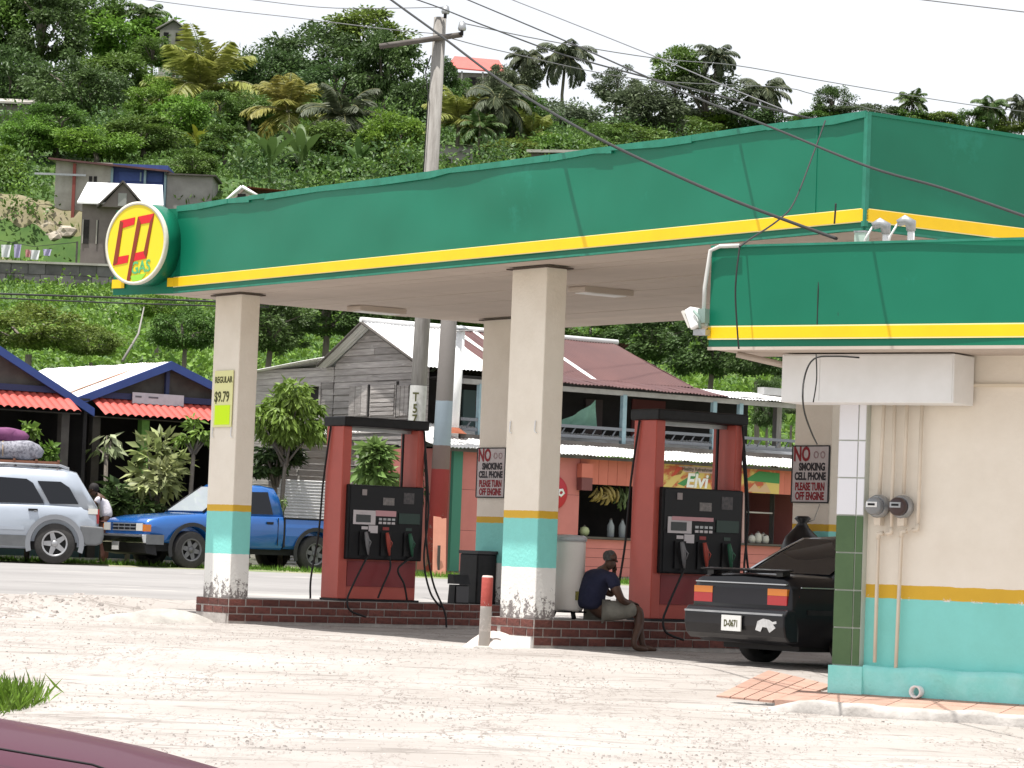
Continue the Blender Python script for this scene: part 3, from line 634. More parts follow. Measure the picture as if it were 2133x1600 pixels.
# ================================================================== FUEL PUMPS
M_redl2 = mat('red_sticker', (.30, .04, .04), rough=.5)
def pump(al, be, label):
    t = thing('fuel_pump', label, 'fuel pump', ab(al, be, 0.334), TH, 'fuel pumps under the canopy')
    h0, h1, hc0, hc1 = 0.56, 1.56, 2.335, 2.465
    dk = 0.42
    O('base_plinth', MB().bb(0.0, 1.30, -0.02, dk + .02, 0, 0.03), M_black, t)
    o = O('pillar', MB().bb(0, .135, 0, dk, 0.03, hc0), M_redp, t); bev(o, .01)
    o = O('pillar', MB().bb(1.20, 1.315, 0, dk, h1, hc0), M_redp, t); bev(o, .01)
    o = O('lower_cabinet', MB().bb(.136, 1.265, .03, dk - .03, .03, h0 + .02), M_redp, t); bev(o, .008)
    O('kick_panel', MB().bb(.15, 1.25, .018, .029, .20, h0 - .02), mat('pump_red_dark', (.24, .02, .025), (.20, .018, .02), rough=.4, scale=3), t)
    hd = O('electronics_head', MB().bb(.075, 1.285, -.07, dk + .07, h0, h1), M_black, t); bev(hd, .015)
    O('bezel', MB().bb(.10, 1.26, -.076, -.0705, h0 + .52, h1 - .02), mat('bezel_black', (.012, .012, .015), rough=.35, spec=.25), hd)
    O('nozzle_panel', MB().bb(.10, 1.26, -.078, -.0705, h0 + .02, h0 + .49), mat('panel_dark', (.008, .008, .010), rough=.45, spec=.25), hd)
    c = O('canopy_cap', MB().bb(-.02, 1.345, -.06, dk + .06, hc0, hc1), M_black, t); bev(c, .02)
    # upper frame across the opening
    O('header_light', MB().bb(.14, 1.195, .16, .26, hc0 - .05, hc0 - .003), M_steel, t)
    for x in (.165, 1.10): O('side_post', MB().bb(x - .012, x + .012, .20, .23, h1, hc0 - .05), M_black, t)
    O('pane', MB().bb(.17, .24, .19, .22, h1 + .005, h1 + .27), mat('sea_green_panel', (.10, .20, .18), rough=.4), t)
    # display
    M_disp = mat('display_frame', (.62, .58, .60), rough=.5); M_pink = mat('pink_label', (.62, .33, .36), rough=.5)
    d = O('display_frame', MB().bb(.15, .50, -.092, -.079, 1.03, 1.22), M_disp, hd)
    O('screen', MB().bb(.19, .42, -.098, -.093, 1.06, 1.16), mat('lcd_dark', (.03, .035, .04), rough=.15), d)
    O('label_strip', MB().bb(.20, .82, -.099, -.093, 1.18, 1.225) if al > 3 else MB().bb(.505, .83, -.092, -.079, 1.15, 1.225), M_pink, hd)
    O('card_reader', MB().bb(.40, .54, -.096, -.079, .92, 1.02), M_disp, hd)
    O('grade_badge', MB().bb(.28, .35, -.09, -.076, 1.42, 1.50), mat('worn_badge', (.34, .30, .30), rough=.6), hd)
    O('grade_panel', MB().bb(.88, 1.22, -.088, -.079, 1.06, 1.20), mat('dark_green_panel', (.012, .04, .03), rough=.4), hd)
    for k in range(4):
        for j in range(2): O('button', MB().bb(.56 + k * .07, .61 + k * .07, -.086, -.079, 1.045 + j * .05, 1.075 + j * .05), M_steel if j else M_disp, hd)
    O('sticker', MB().bb(.62, .80, -.082, -.077, 1.30, 1.40), mat('faded_sticker', (.16, .15, .15), (.28, .26, .25), rough=.6, scale=30), hd); O('sticker', MB().bb(.95, 1.12, -.082, -.077, 1.33, 1.48), mat('dark_sticker', (.05, .05, .06), (.12, .11, .11), rough=.6, scale=30), hd)
    O('lettering', text_mesh('SALE', .035, .0008), M_disp, hd, loc=(.30, -.0995, 1.185)) if al < 3 else None
    for k, x in enumerate((.34, .68, 1.05)): O('grade_sticker', MB().bb(x - .05, x + .05, -.083, -.0785, .965, 1.005), (M_disp, M_redl2, MATS['dark_green_panel'])[k], hd)
    # nozzles
    M_nz = {0: mat('nozzle_grey', (.20, .20, .21), rough=.4), 1: mat('nozzle_red', (.40, .07, .05), rough=.45), 2: mat('nozzle_green', (.03, .12, .07), rough=.45)}
    for k, x in enumerate((.34, .68, 1.05)):
        O('nozzle_boot', MB().bb(x - .08, x + .08, -.10, -.079, .62, .94), M_black, hd)
        nz = O('nozzle', MB().tube([(x - .01, -.13, .93), (x, -.15, .84), (x + .02, -.14, .74), (x + .05, -.12, .62)], [.022, .032, .026, .012], 8), M_nz[k], hd)
        O('trigger_guard', MB().tube([(x, -.16, .86), (x + .03, -.205, .80), (x + .03, -.17, .73)], .007, 6), M_nz[k], nz)
    # hoses
    def hose(pts): 
        q = [Vector(p) for p in pts]; out = []
        for i in range(len(q) - 1):
            p0, p1, p2, p3 = q[max(i - 1, 0)], q[i], q[i + 1], q[min(i + 2, len(q) - 1)]
            for k in range(6):
                s = k / 6; out.append(0.5 * ((2 * p1) + (p2 - p0) * s + (2 * p0 - 5 * p1 + 4 * p2 - p3) * s * s + (3 * p1 - p0 - 3 * p2 + p3) * s ** 3))
        out.append(q[-1]); return O('hose', MB().tube(out, .014, 7), M_rubber, t)
    hose([(1.30, .05, 2.33), (1.33, -.05, 1.6), (1.31, -.12, .9), (1.42, -.16, .3), (1.55, -.28, -.10), (1.58, -.30, -.32)])
    hose([(1.28, -.02, 2.33), (1.345, -.10, 1.3), (1.27, -.15, .6), (1.36, -.2, .15), (1.52, -.24, -.05)])
    hose([(.39, -.12, .62), (.25, -.18, .45), (.08, -.22, .18), (.02, -.22, .02), (.06, -.24, -.12), (.3, -.26, -.2)])
    hose([(.73, -.12, .62), (.72, -.16, .45), (.60, -.17, .2), (.55, -.15, .05)])
    hose([(1.10, -.12, .62), (.85, -.16, .45), (.95, -.17, .25), (1.02, -.15, .04)])
    hose([(-.02, .30, 2.33), (-.04, .40, 1.6), (-.05, .45, .9), (-.16, .42, .3), (-.17, .40, .01)])
    return t
pump(-0.15, 1.757, 'red and black fuel pump on the farther island, with plants showing through')
pump(6.547, 1.768, 'red and black fuel pump on the nearer island, beside the seated man')

# ================================================================== FORECOURT THINGS
# black waste bin with towel box
bn = thing('waste_bin', 'black square waste bin at the end of the farther pump island', 'bin', ab(-.12, 4.0, .334), TH)
o = O('body', MB().bb(0, .325, 0, .43, 0.0, .69), M_black, bn); bev(o, .02)
O('lid', MB().bb(-.012, .33, -.015, .445, .69, .735), mat('bin_lid', (.03, .03, .033), rough=.5), bn)
sq = thing('squeegee_box', 'small black windscreen washer box standing in front of the waste bin', 'washer box', ab(-.12, 3.62, .334), TH)
O('tub', MB().box((.12, .06, .13), (.24, .16, .26), .9), M_black, sq); O('hood', MB().prism_x([(-.04, .27), (.14, .27), (.14, .40), (.02, .40)], -.01, .25), M_black, sq)
O('front_plate', MB().bb(.02, .22, -.045, -.03, .02, .24), mat('worn_grey_plastic', (.07, .07, .075), rough=.5), sq)
# bollard
P = ab(6.5, -.535); bo = thing('bollard', 'white steel bollard with faded red top before the middle column', 'bollard', (P.x, P.y, gz(P.x, P.y) - .02), R(10))
M_bol = bands_mat('bollard_paint', [(.48, (.50, .47, .44)), (.80, (.40, .07, .055)), (9, (.55, .45, .42))], peel=(.2, .85, (.62, .58, .55), .60))
mb = MB(); mb.lathe([(.066, 0), (.064, .80), (.055, .822), (.0001, .825)], 20); O('post', fixn(mb.mesh('post')), M_bol, bo, rot=(R(-1.0), R(1.0), 0))
O('footing', fixn(MB().lathe([(.12, 0), (.11, .03), (.06, .045)], 16).mesh('footing')), M_conc, bo)
# white drum on a stand
dr = thing('white_drum', 'tall off-white plastic drum with grey lid on the nearer pump island', 'drum', ab(6.30, .75, .334), TH)
M_drum = mat('drum_plastic', (.70, .66, .62), (.76, .73, .70), rough=.5, scale=2, col3=(.40, .27, .18), s3=2.2, t3=.64)
O('barrel', fixn(MB().lathe([(.165, .09), (.185, .12), (.19, .55), (.19, .86), (.185, .90)], 28).mesh('barrel')), M_drum, dr)
O('lid', fixn(MB().lathe([(.20, .89), (.205, .93), (.17, .955), (.0001, .965)], 28).mesh('lid')), mat('lid_grey', (.50, .51, .53), (.40, .41, .43), rough=.4, scale=4), dr)
for an in (20, 140, 260):
    O('stand_leg', MB().tube([(.13 * math.cos(R(an)), .13 * math.sin(R(an)), .095), (.17 * math.cos(R(an)), .17 * math.sin(R(an)), 0)], .02, 6), M_black, dr)
O('stand_ring', MB().bb(-.16, .16, -.16, .16, .075, .095), M_black, dr)
O('label', MB().bb(-.03, .05, -.196, -.188, .22, .32), mat('yellow_label', (.45, .40, .08), (.06, .06, .05), rough=.6, scale=18), dr)
# warning signs on the inner columns (face left)
M_sgn = mat('sign_board_grey', (.55, .50, .50), (.48, .43, .43), rough=.7, scale=5); M_sr = mat('sign_text_red', (.25, .012, .02), rough=.7); M_sb = mat('sign_text_black', (.03, .025, .03), rough=.7)
def warn(al, be, zc, label):
    t = thing('warning_sign', label, 'sign', ab(al, be - .016, zc), TH - R(90), 'no smoking signs on the inner columns')
    O('board', MB().bb(-.33, .33, -.006, .006, -.345, .345), M_sgn, t)
    for a_, b_ in (((-.335, .335), (.335, .35)), ((-.335, .335), (-.35, -.335))): O('frame_strip', MB().bb(a_[0], a_[1], -.012, .004, b_[0], b_[1]), M_black, t)
    for s in (-1, 1): O('frame_strip', MB().bb(s * .335 - .008, s * .335 + .008, -.012, .004, -.335, .335), M_black, t)
    for s, sz, x, z, m, w, bo_ in (('NO', .24, -.16, .235, M_sr, .8, .008), ('SMOKING', .125, .03, .085, M_sb, .85, .006), ('CELL PHONE', .125, .0, -.03, M_sb, .78, .006), ('PLEASE TURN', .13, .0, -.155, M_sr, .68, .005), ('OFF ENGINE', .13, .0, -.27, M_sr, .72, .005)):
        O('lettering', text_mesh(s, sz, .001, w, 0, bo_), m, t, loc=(x, -.009, z))
    for x in (.10, .22): O('symbol', fixn(MB().lathe([(.045, -.001), (.045, .001), (.03, .001), (.03, -.001)], 14, axis='y', caps=False).mesh('symbol')), mat('faded_symbol', (.36, .25, .26), rough=.7), t, loc=(x, -.008, .235))
P = pl(1713, 988, ab(6.36, 4.338), BX); warn(6.36, 4.338, P.z, 'no smoking sign on the inner column behind the black car')
P = pl(1040, 985, ab(-.33, 4.338), BX); warn(-.33, 4.338, P.z, 'no smoking sign half hidden behind the middle column')
# black rubbish bag hanging / standing by the inner column
bg = thing('black_bag', 'black plastic bag tied to the inner column above the black car', 'bag', ab(6.55, 4.05, .334), TH)
mb = MB(); mb.smooth = True; mb.lathe([(.0001, .55), (.16, .56), (.25, .68), (.27, .88), (.20, 1.05), (.09, 1.16), (.05, 1.22), (.10, 1.27), (.07, 1.30), (.0001, 1.28)], 18)
me = fixn(mb.mesh('sack')); 
for v in me.vertices: v.co.x *= 1 + .12 * math.sin(v.co.z * 17 + 3 * math.atan2(v.co.y, v.co.x)); v.co.y *= 1 + .10 * math.sin(v.co.z * 23 + 2 * math.atan2(v.co.y, v.co.x))
O('sack', me, mat('bag_black', (.01, .01, .012), rough=.35), bg); O('tie_string', MB().tube([(.05, 0, 1.22), (.14, -.05, 1.26), (.22, -.05, 1.45)], .008, 5), mat('string_pale', (.5, .48, .44), rough=.8), bg)
O('shelf', MB().bb(-.3, .3, -.25, .25, .50, .545), M_black, bg)
for x in (-.26, .26):
    for y in (-.21, .21): O('leg', MB().bb(x - .02, x + .02, y - .02, y + .02, 0, .50), M_black, bg)

# ================================================================== VEHICLES
def ring(half):
    return [(y, z) for y, z in half] + [(-y, z) for y, z in reversed(half) if abs(y) > 1e-4]
def loft(secs, smooth=True):
    """secs: list of (x, half profile [(y,z)...] from bottom centre round to top centre)"""
    m = MB(); m.smooth = smooth; vs = []; n = None
    for x, hp in secs:
        r = ring(hp); n = len(r); vs += [((x[i] if hasattr(x, '__len__') else x), p[0], p[1]) for i, p in enumerate(r)]
    fs = [(i * n + k, i * n + (k + 1) % n, (i + 1) * n + (k + 1) % n, (i + 1) * n + k) for i in range(len(secs) - 1) for k in range(n)]
    fs += [tuple(range(n - 1, -1, -1)), tuple((len(secs) - 1) * n + k for k in range(n))]
    m.add(vs, fs); return fixn(m.mesh('body'))
def cut_arches(me, holes):
    o = bpy.data.objects.new('tmp', me); COL.objects.link(o); cuts = []
    for i, (x, z, r, side, dep) in enumerate(holes):
        c = MB(); c.lathe([(r, -dep / 2), (r, dep / 2)], 28, axis='y'); co = bpy.data.objects.new('cut', fixn(c.mesh('cut'))); COL.objects.link(co); co.location = (x, side, z)
        md = o.modifiers.new('b', 'BOOLEAN'); md.object = co; md.operation = 'DIFFERENCE'; md.solver = 'EXACT'; cuts.append(co)
    dg = bpy.context.evaluated_depsgraph_get(); dg.update(); m2 = bpy.data.meshes.new_from_object(o.evaluated_get(dg))
    bpy.data.objects.remove(o)
    for c in cuts: bpy.data.objects.remove(c)
    m2.materials.clear(); return m2
M_tyre = mat('tyre_rubber', (.028, .027, .026), (.045, .042, .04), rough=.85, scale=14)
M_alloy = mat('alloy_rim', (.42, .42, .43), (.34, .34, .35), rough=.35, metal=.6, scale=6); M_rimdk = mat('rim_dark', (.02, .02, .02), rough=.6)
M_rimgrey = mat('steel_rim_grey', (.11, .11, .115), (.16, .16, .165), rough=.45, metal=.4, scale=6)
def wheel(par, x, y, z, r, w, m_rim, spokes=5, rim=.66, side=1):
    t = O('wheel', fixn(MB().lathe([(r * rim, -w / 2), (r * .93, -w / 2), (r, -w * .36), (r, w * .36), (r * .93, w / 2), (r * rim, w / 2)], 36, axis='y', caps=False).mesh('tyre')), M_tyre, par, (x, y, z))
    rr = r * rim
    O('rim', fixn(MB().lathe([(rr, w / 2 * side), (rr * .93, (w / 2 - .03) * side), (rr * .90, (w / 2 - .06) * side), (.0001, (w / 2 - .07) * side)], 30, axis='y', caps=False).mesh('rim')), M_rimdk if spokes else m_rim, t)
    O('rim_edge', fixn(MB().lathe([(rr * 1.02, (w / 2 + .002) * side), (rr * .9, (w / 2 + .004) * side), (rr * .88, (w / 2 - .03) * side)], 30, axis='y', caps=False).mesh('rim_edge')), m_rim, t)
    for k in range(spokes):
        s = MB(); an = 2 * math.pi * k / spokes + .3; s.M = Matrix.Rotation(an, 4, 'Y'); yo = (w / 2 - .022) * side
        s.add([(-.055 * r / .36, yo, 0), (.055 * r / .36, yo, 0), (.035 * r / .36, yo, rr * .9), (-.035 * r / .36, yo, rr * .9), (-.05 * r / .36, yo - .03 * side, 0), (.05 * r / .36, yo - .03 * side, 0), (.03 * r / .36, yo - .03 * side, rr * .9), (-.03 * r / .36, yo - .03 * side, rr * .9)], [(0, 1, 2, 3), (0, 4, 5, 1), (1, 5, 6, 2), (3, 2, 6, 7), (0, 3, 7, 4)])
        O('spoke', fixn(s.mesh('spoke')), m_rim, t)
    O('hub_cap', fixn(MB().lathe([(rr * .26, (w / 2 - .02) * side), (rr * .22, (w / 2 - .005) * side), (.0001, (w / 2) * side)], 16, axis='y', caps=False).mesh('hub_cap')), m_rim, t)
    return t
def side_poly(pts, ybase, ytop, zb, zt, s, off=.004, th=.012):
    """flat plate on the leaning cabin side; pts in (x,z)"""
    def Y(z): return (ybase + (ytop - ybase) * (z - zb) / (zt - zb) + off) * s
    n = len(pts); m = MB(); m.add([(p[0], Y(p[1]), p[1]) for p in pts] + [(p[0], Y(p[1]) - th * s, p[1]) for p in pts],
        [tuple(range(n)), tuple(range(2 * n - 1, n - 1, -1))] + [(i, (i + 1) % n, (i + 1) % n + n, i + n) for i in range(n)])
    return fixn(m.mesh('window'))
def plate(p, th=.01):
    """thin quad plate from four points"""
    p = [Vector(q) for q in p]; n = (p[1] - p[0]).cross(p[3] - p[0]).normalized() * th
    m = MB(); m.add(p + [q + n for q in p], [(0, 1, 2, 3), (7, 6, 5, 4), (0, 4, 5, 1), (1, 5, 6, 2), (2, 6, 7, 3), (3, 7, 4, 0)]); return fixn(m.mesh('plate'))
M_glassd = mat('tinted_glass', (.007, .008, .011), rough=.06, spec=.4); M_chrome = mat('chrome_trim', (.55, .56, .58), rough=.18, metal=1.0)
M_orange = mat('amber_lens', (.55, .16, .01), rough=.2, coat=.5); M_redl = mat('red_lens', (.35, .012, .015), rough=.2, coat=.5); M_clear = mat('clear_lens', (.62, .60, .55), rough=.15, coat=.6)
M_plate = mat('licence_plate', (.68, .68, .66), rough=.5)

# ---- black saloon (rear towards us). local x forward, y left
def sedan(name, label, loc, rz, paint, dark):
    t = thing(name, label, 'car', loc, rz)
    W = .83
    def sec(x, zb, zw, zd, w, wd, crown=.02):
        return (x, [(0, zb), (w * .86, zb), (w * .97, zb + .10), (w, (zb + zw) / 2), (w * .985, zw - .05), (wd, zd - .02), (wd * .9, zd), (0, zd + crown)])
    S = [sec(.02, .42, .78, .80, W * .92, W * .84), sec(0.0, .50, .70, .74, W * .90, W * .80)][::-1]
    S = [sec(0.00, .40, .66, .70, W * .90, W * .84), sec(.03, .26, .84, .90, W * .955, W * .86), sec(.12, .23, .88, .935, W * .985, W * .87), sec(.70, .21, .90, .945, W, W * .86),
         sec(1.2, .20, .91, .93, W, W * .9), sec(2.9, .20, .90, .92, W, W * .9), sec(3.15, .20, .86, .90, W, W * .84), sec(3.9, .22, .74, .80, W * .97, W * .78), sec(4.2, .25, .66, .70, W * .92, W * .74), sec(4.28, .32, .58, .60, W * .86, W * .68)]
    me = cut_arches(loft(S), [(x, .29, .345, s * W, .42) for x in (.93, 3.36) for s in (-1, 1)])
    b = O('body', me, paint, t); bev(b, .012, 2, 40)
    # cabin
    zb_, zt = .915, 1.345; yb, yt = .735, .585
    def cs(x, z): 
        f = (z - zb_) / (zt - zb_); y = yb + (yt - yb) * f
        return [(0, zb_ - .03), (yb, zb_ - .03), (y, z - .03 * f), (y - .05, z + .0), (y - .12, z + .015 * f), (0, z + .035 * f)]
    C = [(.62, cs(.62, zb_)), (1.02, cs(1.02, 1.17)), (1.36, cs(1.36, zt - .01)), (1.9, cs(1.9, zt + .012)), (2.35, cs(2.35, zt - .008)), (2.75, cs(2.75, 1.13)), (3.12, cs(3.12, zb_))]
    O('cabin', loft(C), paint, t)
    for s in (-1, 1):
        O('side_window', side_poly([(1.16, .955), (1.92, .955), (1.92, 1.30), (1.42, 1.29)], yb, yt, zb_, zt, s, .012), M_glassd, t)
        O('side_window', side_poly([(1.98, .955), (2.86, .955), (2.42, 1.28), (1.98, 1.30)], yb, yt, zb_, zt, s, .012), M_glassd, t)
        O('rocker_trim', MB().bb(.2, 4.0, s * W - .012, s * W + .012, .55, .60), M_black, t)
    for s in (-1, 1): O('cabin_edge_highlight', MB().tube([(.66, s * .715, .955), (1.02, s * .655, 1.165), (1.34, s * .575, 1.332), (1.9, s * .560, 1.372), (2.35, s * .57, 1.345)], .015, 6), M_chrome if dark else paint, t)  # chrome tubes drawn as the bright highlight along roof edge and rear pillar
    O('roof_line_highlight', MB().tube([(.70, -.70, .99), (1.05, -.655, 1.195), (1.36, -.575, 1.335), (1.9, -.56, 1.365), (2.35, -.57, 1.345)], .016, 6), M_chrome if dark else paint, t)  # chrome tube standing in for the highlight on the near roof line
    O('rear_window', plate([(.665, -.63, .955), (.665, .63, .955), (1.30, .50, 1.325), (1.30, -.50, 1.325)], -.014), M_glassd, t)
    O('windscreen', plate([(3.08, -.64, .955), (3.08, .64, .955), (2.42, .50, 1.325), (2.42, -.50, 1.325)], .014), M_glassd, t)
    # tail
    o = O('spoiler', MB().prism_y([(-.01, .992), (.14, 1.004), (.16, .988), (.02, .972)], -.66, .66), paint, t); bev(o, .008)
    for s in (-1, 1): O('spoiler_foot', MB().bb(.05, .15, s * .55 - .05, s * .55 + .05, .93, .98), paint, o)
    O('boot_panel', MB().bb(-.004, .02, -.44, .44, .635, .80), mat('boot_panel_dark', (.014, .014, .018), rough=.4, spec=.3), t)
    O('chrome_strip', MB().bb(-.006, .03, -.72, .72, .845, .857), M_chrome, t)
    O('chrome_strip', MB().bb(.10, 2.4, -.845, -.826, .82, .832), M_chrome, t)
    for s in (-1, 1):
        l = O('tail_light', MB().bb(-.008, .10, s * .59 - .15, s * .59 + .15, .64, .735), M_redl, t); O('indicator', MB().bb(-.008, .10, s * .59 - .15, s * .59 + .15, .737, .805), M_orange, l)
        O('side_marker', MB().bb(.105, .26, s * .80 - .006, s * .80 + .012, .64, .74), M_redl, l)
    bp = O('bumper', MB().prism_y([(-.06, .32), (-.085, .42), (-.085, .54), (-.04, .60), (.12, .60), (.12, .26), (.0, .26)], -.80, .80), paint, t); bev(bp, .02, 3)
    O('bumper_strip', MB().bb(-.098, -.08, -.78, .78, .535, .555), M_steel, bp)
    pl_ = O('licence_plate', MB().bb(-.112, -.10, -.155, .155, .355, .515), M_plate, t); O('lettering', text_mesh('D-0671', .095, .001, .78, 0, .003), M_ink, pl_, loc=(-.1135, 0, .43), rot=(0, 0, R(-90)))
    O('bumper_scuff', scuff(), mat('bare_plastic', (.55, .55, .55), (.42, .42, .42), rough=.7, scale=20), bp)
    for x in (.93, 3.36):
        for s in (-1, 1): wheel(t, x, s * (W - .10), .29, .29, .18, M_rimgrey, 0, side=s)
    O('underbody', MB().bb(.3, 4.0, -.60, .60, .17, .30), M_rubber, t)
    return t
def scuff():
    pts = [(-.16, -.06), (-.13, .03), (-.04, .06), (.05, .05), (.10, .03), (.16, .04), (.165, .015), (.11, .005), (.15, -.03), (.10, -.06), (.06, -.08), (.02, -.03), (-.05, -.025), (-.08, -.075)]
    m = MB(); m.add([(-.088, -.52 - p[0], .44 + p[1]) for p in pts] + [(-.084, -.52 - p[0], .44 + p[1]) for p in pts], [tuple(range(14)), tuple(range(27, 13, -1))] + [(i, (i + 1) % 14, (i + 1) % 14 + 14, i + 14) for i in range(14)]); return fixn(m.mesh('scuff'))
M_blackcar = mat('black_car_paint', (.005, .005, .007), rough=.35, coat=.25, spec=.3); M_maroon = mat('maroon_car_paint', (.060, .003, .018), rough=.35, coat=.08, spec=.10)
sedan('black_car', 'black saloon seen from behind, parked beside the nearer fuel pump', (*ab(10.13, 0.10)[:2], gz(*ab(10.13, .10)[:2])), TH, M_blackcar, True)
# ================================================================== PEOPLE
def skin_mesh(name, verts, edges, radii, sub=2, root=0):
    me = bpy.data.meshes.new(name); me.from_pydata(verts, edges, []); o = bpy.data.objects.new('tmp_skin', me); COL.objects.link(o)
    md = o.modifiers.new('s', 'SKIN'); 
    sv = me.skin_vertices[0].data
    for i, r in enumerate(radii): sv[i].radius = (r, r) if not hasattr(r, '__len__') else r
    for i in range(len(verts)): sv[i].use_root = (i == root)
    md.use_smooth_shade = True; md.branch_smoothing = .6
    s2 = o.modifiers.new('u', 'SUBSURF'); s2.levels = sub; s2.render_levels = sub
    dg = bpy.context.evaluated_depsgraph_get(); dg.update(); m2 = bpy.data.meshes.new_from_object(o.evaluated_get(dg)); m2.name = name
    bpy.data.objects.remove(o); m2.materials.clear()
    m2.polygons.foreach_set('use_smooth', [True] * len(m2.polygons)); return m2
class Skel:
    def __init__(s): s.v = []; s.e = []; s.r = []
    def chain(s, pts, rad, start=None):
        prev = start
        for p, r in zip(pts, rad):
            s.v.append(tuple(p)); s.r.append(r); i = len(s.v) - 1
            if prev is not None: s.e.append((prev, i))
            prev = i
        return prev
    def mesh(s, name, sub=2): return skin_mesh(name, s.v, s.e, s.r, sub)
def hand(sk, wrist_idx, W, d, n, sp):
    """palm and five fingers: W wrist point, d finger direction, n palm normal, sp spread (thumb side)"""
    W, d, n, sp = Vector(W), Vector(d).normalized(), Vector(n).normalized(), Vector(sp).normalized()
    pc = sk.chain([W + d * .045], [(.032, .016)], wrist_idx)
    pe = sk.chain([W + d * .085], [(.036, .014)], pc)
    for k, (off, ln) in enumerate(((-.030, .055), (-.010, .072), (.010, .078), (.030, .068))):
        b = W + d * .09 + sp * off
        sk.chain([b, b + d * ln * .5 + n * .012, b + d * ln * .85 + n * .035], [.009, .0085, .007], pe)
    sk.chain([W + d * .04 + sp * .042, W + d * .075 + sp * .055 + n * .02], [.011, .009], pc)
M_skin = mat('dark_brown_skin', (.075, .038, .025), (.095, .05, .033), rough=.55, scale=8); M_navy = mat('navy_shirt', (.010, .012, .035), (.016, .018, .045), rough=.9, scale=8, bump=.5, bscale=16)
M_khaki = mat('khaki_shorts', (.24, .23, .195), (.18, .172, .145), rough=.9, scale=7, bump=.5, bscale=14); M_hair = mat('short_grey_hair', (.10, .095, .09), (.05, .045, .045), rough=.95, scale=40, bump=.6, bscale=60)
M_shoe = mat('sandal_brown', (.06, .04, .03), rough=.8)
def head_verts(sk, neck_i, c, fwd, up, s=1.0):
    """head around centre c with jaw, nose, brow and ears as branches"""
    c, f, u = Vector(c), Vector(fwd).normalized(), Vector(up).normalized(); r = f.cross(u)
    low = sk.chain([c - u * .065 * s + f * .012 * s], [.066 * s], neck_i)
    mid = sk.chain([c], [.085 * s], low)
    sk.chain([c + u * .055 * s - f * .012 * s, c + u * .088 * s - f * .018 * s], [.083 * s, .055 * s], mid)
    sk.chain([c - u * .085 * s + f * .065 * s], [.030 * s], low)               # chin
    sk.chain([c - u * .022 * s + f * .085 * s, c - u * .030 * s + f * .108 * s], [.020 * s, .011 * s], mid)   # nose
    for sg_ in (-1, 1): sk.chain([c + r * .082 * s * sg_ - f * .005 * s, c + r * .096 * s * sg_ - f * .012 * s - u * .008 * s], [.020 * s, .012 * s], mid)
def seated_man():
    # local frame: x = BX (to the right), y = -AX (away), z up; origin on the ground at the island edge
    t = thing('person', 'man in navy shirt and khaki shorts sitting hunched on the brick pump island', 'person', ab(6.697, 0, 0), TH)
    gzz = gz(*ab(6.9, 1.4)[:2])
    sk = Skel()
    pel = sk.chain([(0.93, .16, .455)], [(.15, .125)])
    ch = sk.chain([(.90, .15, .58), (.92, .13, .72), (1.00, .12, .84)], [.135, .15, .13], pel)
    nk = sk.chain([(1.055, .11, .925)], [.062], ch)
    head_verts(sk, nk, (1.12, .10, 1.045), (1, -.12, -.10), (.12, 0, 1), 1.0)
    # legs
    for hy, kx, ky, fx, fy in ((.02, 1.40, -.12, 1.25, -.22), (.20, 1.45, -.04, 1.42, -.16)):
        hip = sk.chain([(1.02, hy + .02, .435)], [.098], pel)
        k = sk.chain([(1.24, (hy + ky) / 2, .462), (kx, ky, .465)], [.086, .064], hip)
        an = sk.chain([(kx - .01, ky - .02, .30), (fx, fy, .11)], [.058, .038], k)
        sk.chain([(fx + .01, fy - .005, .045 + gzz), (fx + .11, fy - .02, .030 + gzz), (fx + .19, fy - .03, .022 + gzz)], [.040, .036, .022], an)
    # arms: near arm rests on the lap, far arm props the chin
    sh = sk.chain([(1.00, -.075, .84)], [.072], ch); el = sk.chain([(1.02, -.16, .70), (1.09, -.17, .58)], [.056, .046], sh); wr = sk.chain([(1.20, -.12, .55), (1.29, -.08, .55)], [.040, .030], el)
    hand(sk, wr, (1.30, -.075, .55), (1, .25, -.12), (0, 0, -1), (0, 1, 0))
    sh = sk.chain([(1.02, .30, .84)], [.070], ch); el = sk.chain([(1.14, .28, .70), (1.26, .22, .62)], [.054, .045], sh); wr = sk.chain([(1.24, .17, .76), (1.215, .14, .86)], [.038, .028], el)
    hand(sk, wr, (1.21, .135, .875), (-.1, -.1, 1), (-1, 0, .1), (0, -1, 0))
    body = O('body', sk.mesh('body'), M_skin, t)
    s2 = Skel(); p = s2.chain([(0.925, .16, .45)], [(.19, .165)]); c = s2.chain([(.895, .15, .58), (.915, .13, .72), (.995, .12, .845)], [.178, .196, .168], p)
    s2.chain([(1.035, .115, .90)], [.080], c)
    for sgn, sh_, el_ in ((-1, (1.00, -.08, .84), (1.02, -.165, .70)), (1, (1.02, .31, .84), (1.13, .29, .71))): s2.chain([sh_, el_], [.088, .074], c)
    O('shirt', s2.mesh('shirt'), M_navy, t)
    s3 = Skel(); p = s3.chain([(0.93, .16, .44)], [(.165, .135)])
    for hy, kx, ky in ((.02, 1.40, -.12), (.20, 1.45, -.04)): s3.chain([(1.03, hy + .02, .44), (1.22, (hy + ky) / 2, .462), (kx - .02, ky + .005, .463)], [.128, .116, .098], p)
    O('shorts', s3.mesh('shorts'), M_khaki, t)
    hm = MB(); hm.smooth = True
    hm.M = Matrix.Translation((1.108, .102, 1.072)) @ Matrix.Rotation(R(-14), 4, 'Y')
    hm.lathe([(.0001, .066), (.040, .060), (.062, .044), (.074, .018), (.078, -.012), (.072, -.04)], 22, caps=False); 
    me = fixn(hm.mesh('hair'))
    O('hair', me, M_hair, t)
    return t
seated_man()
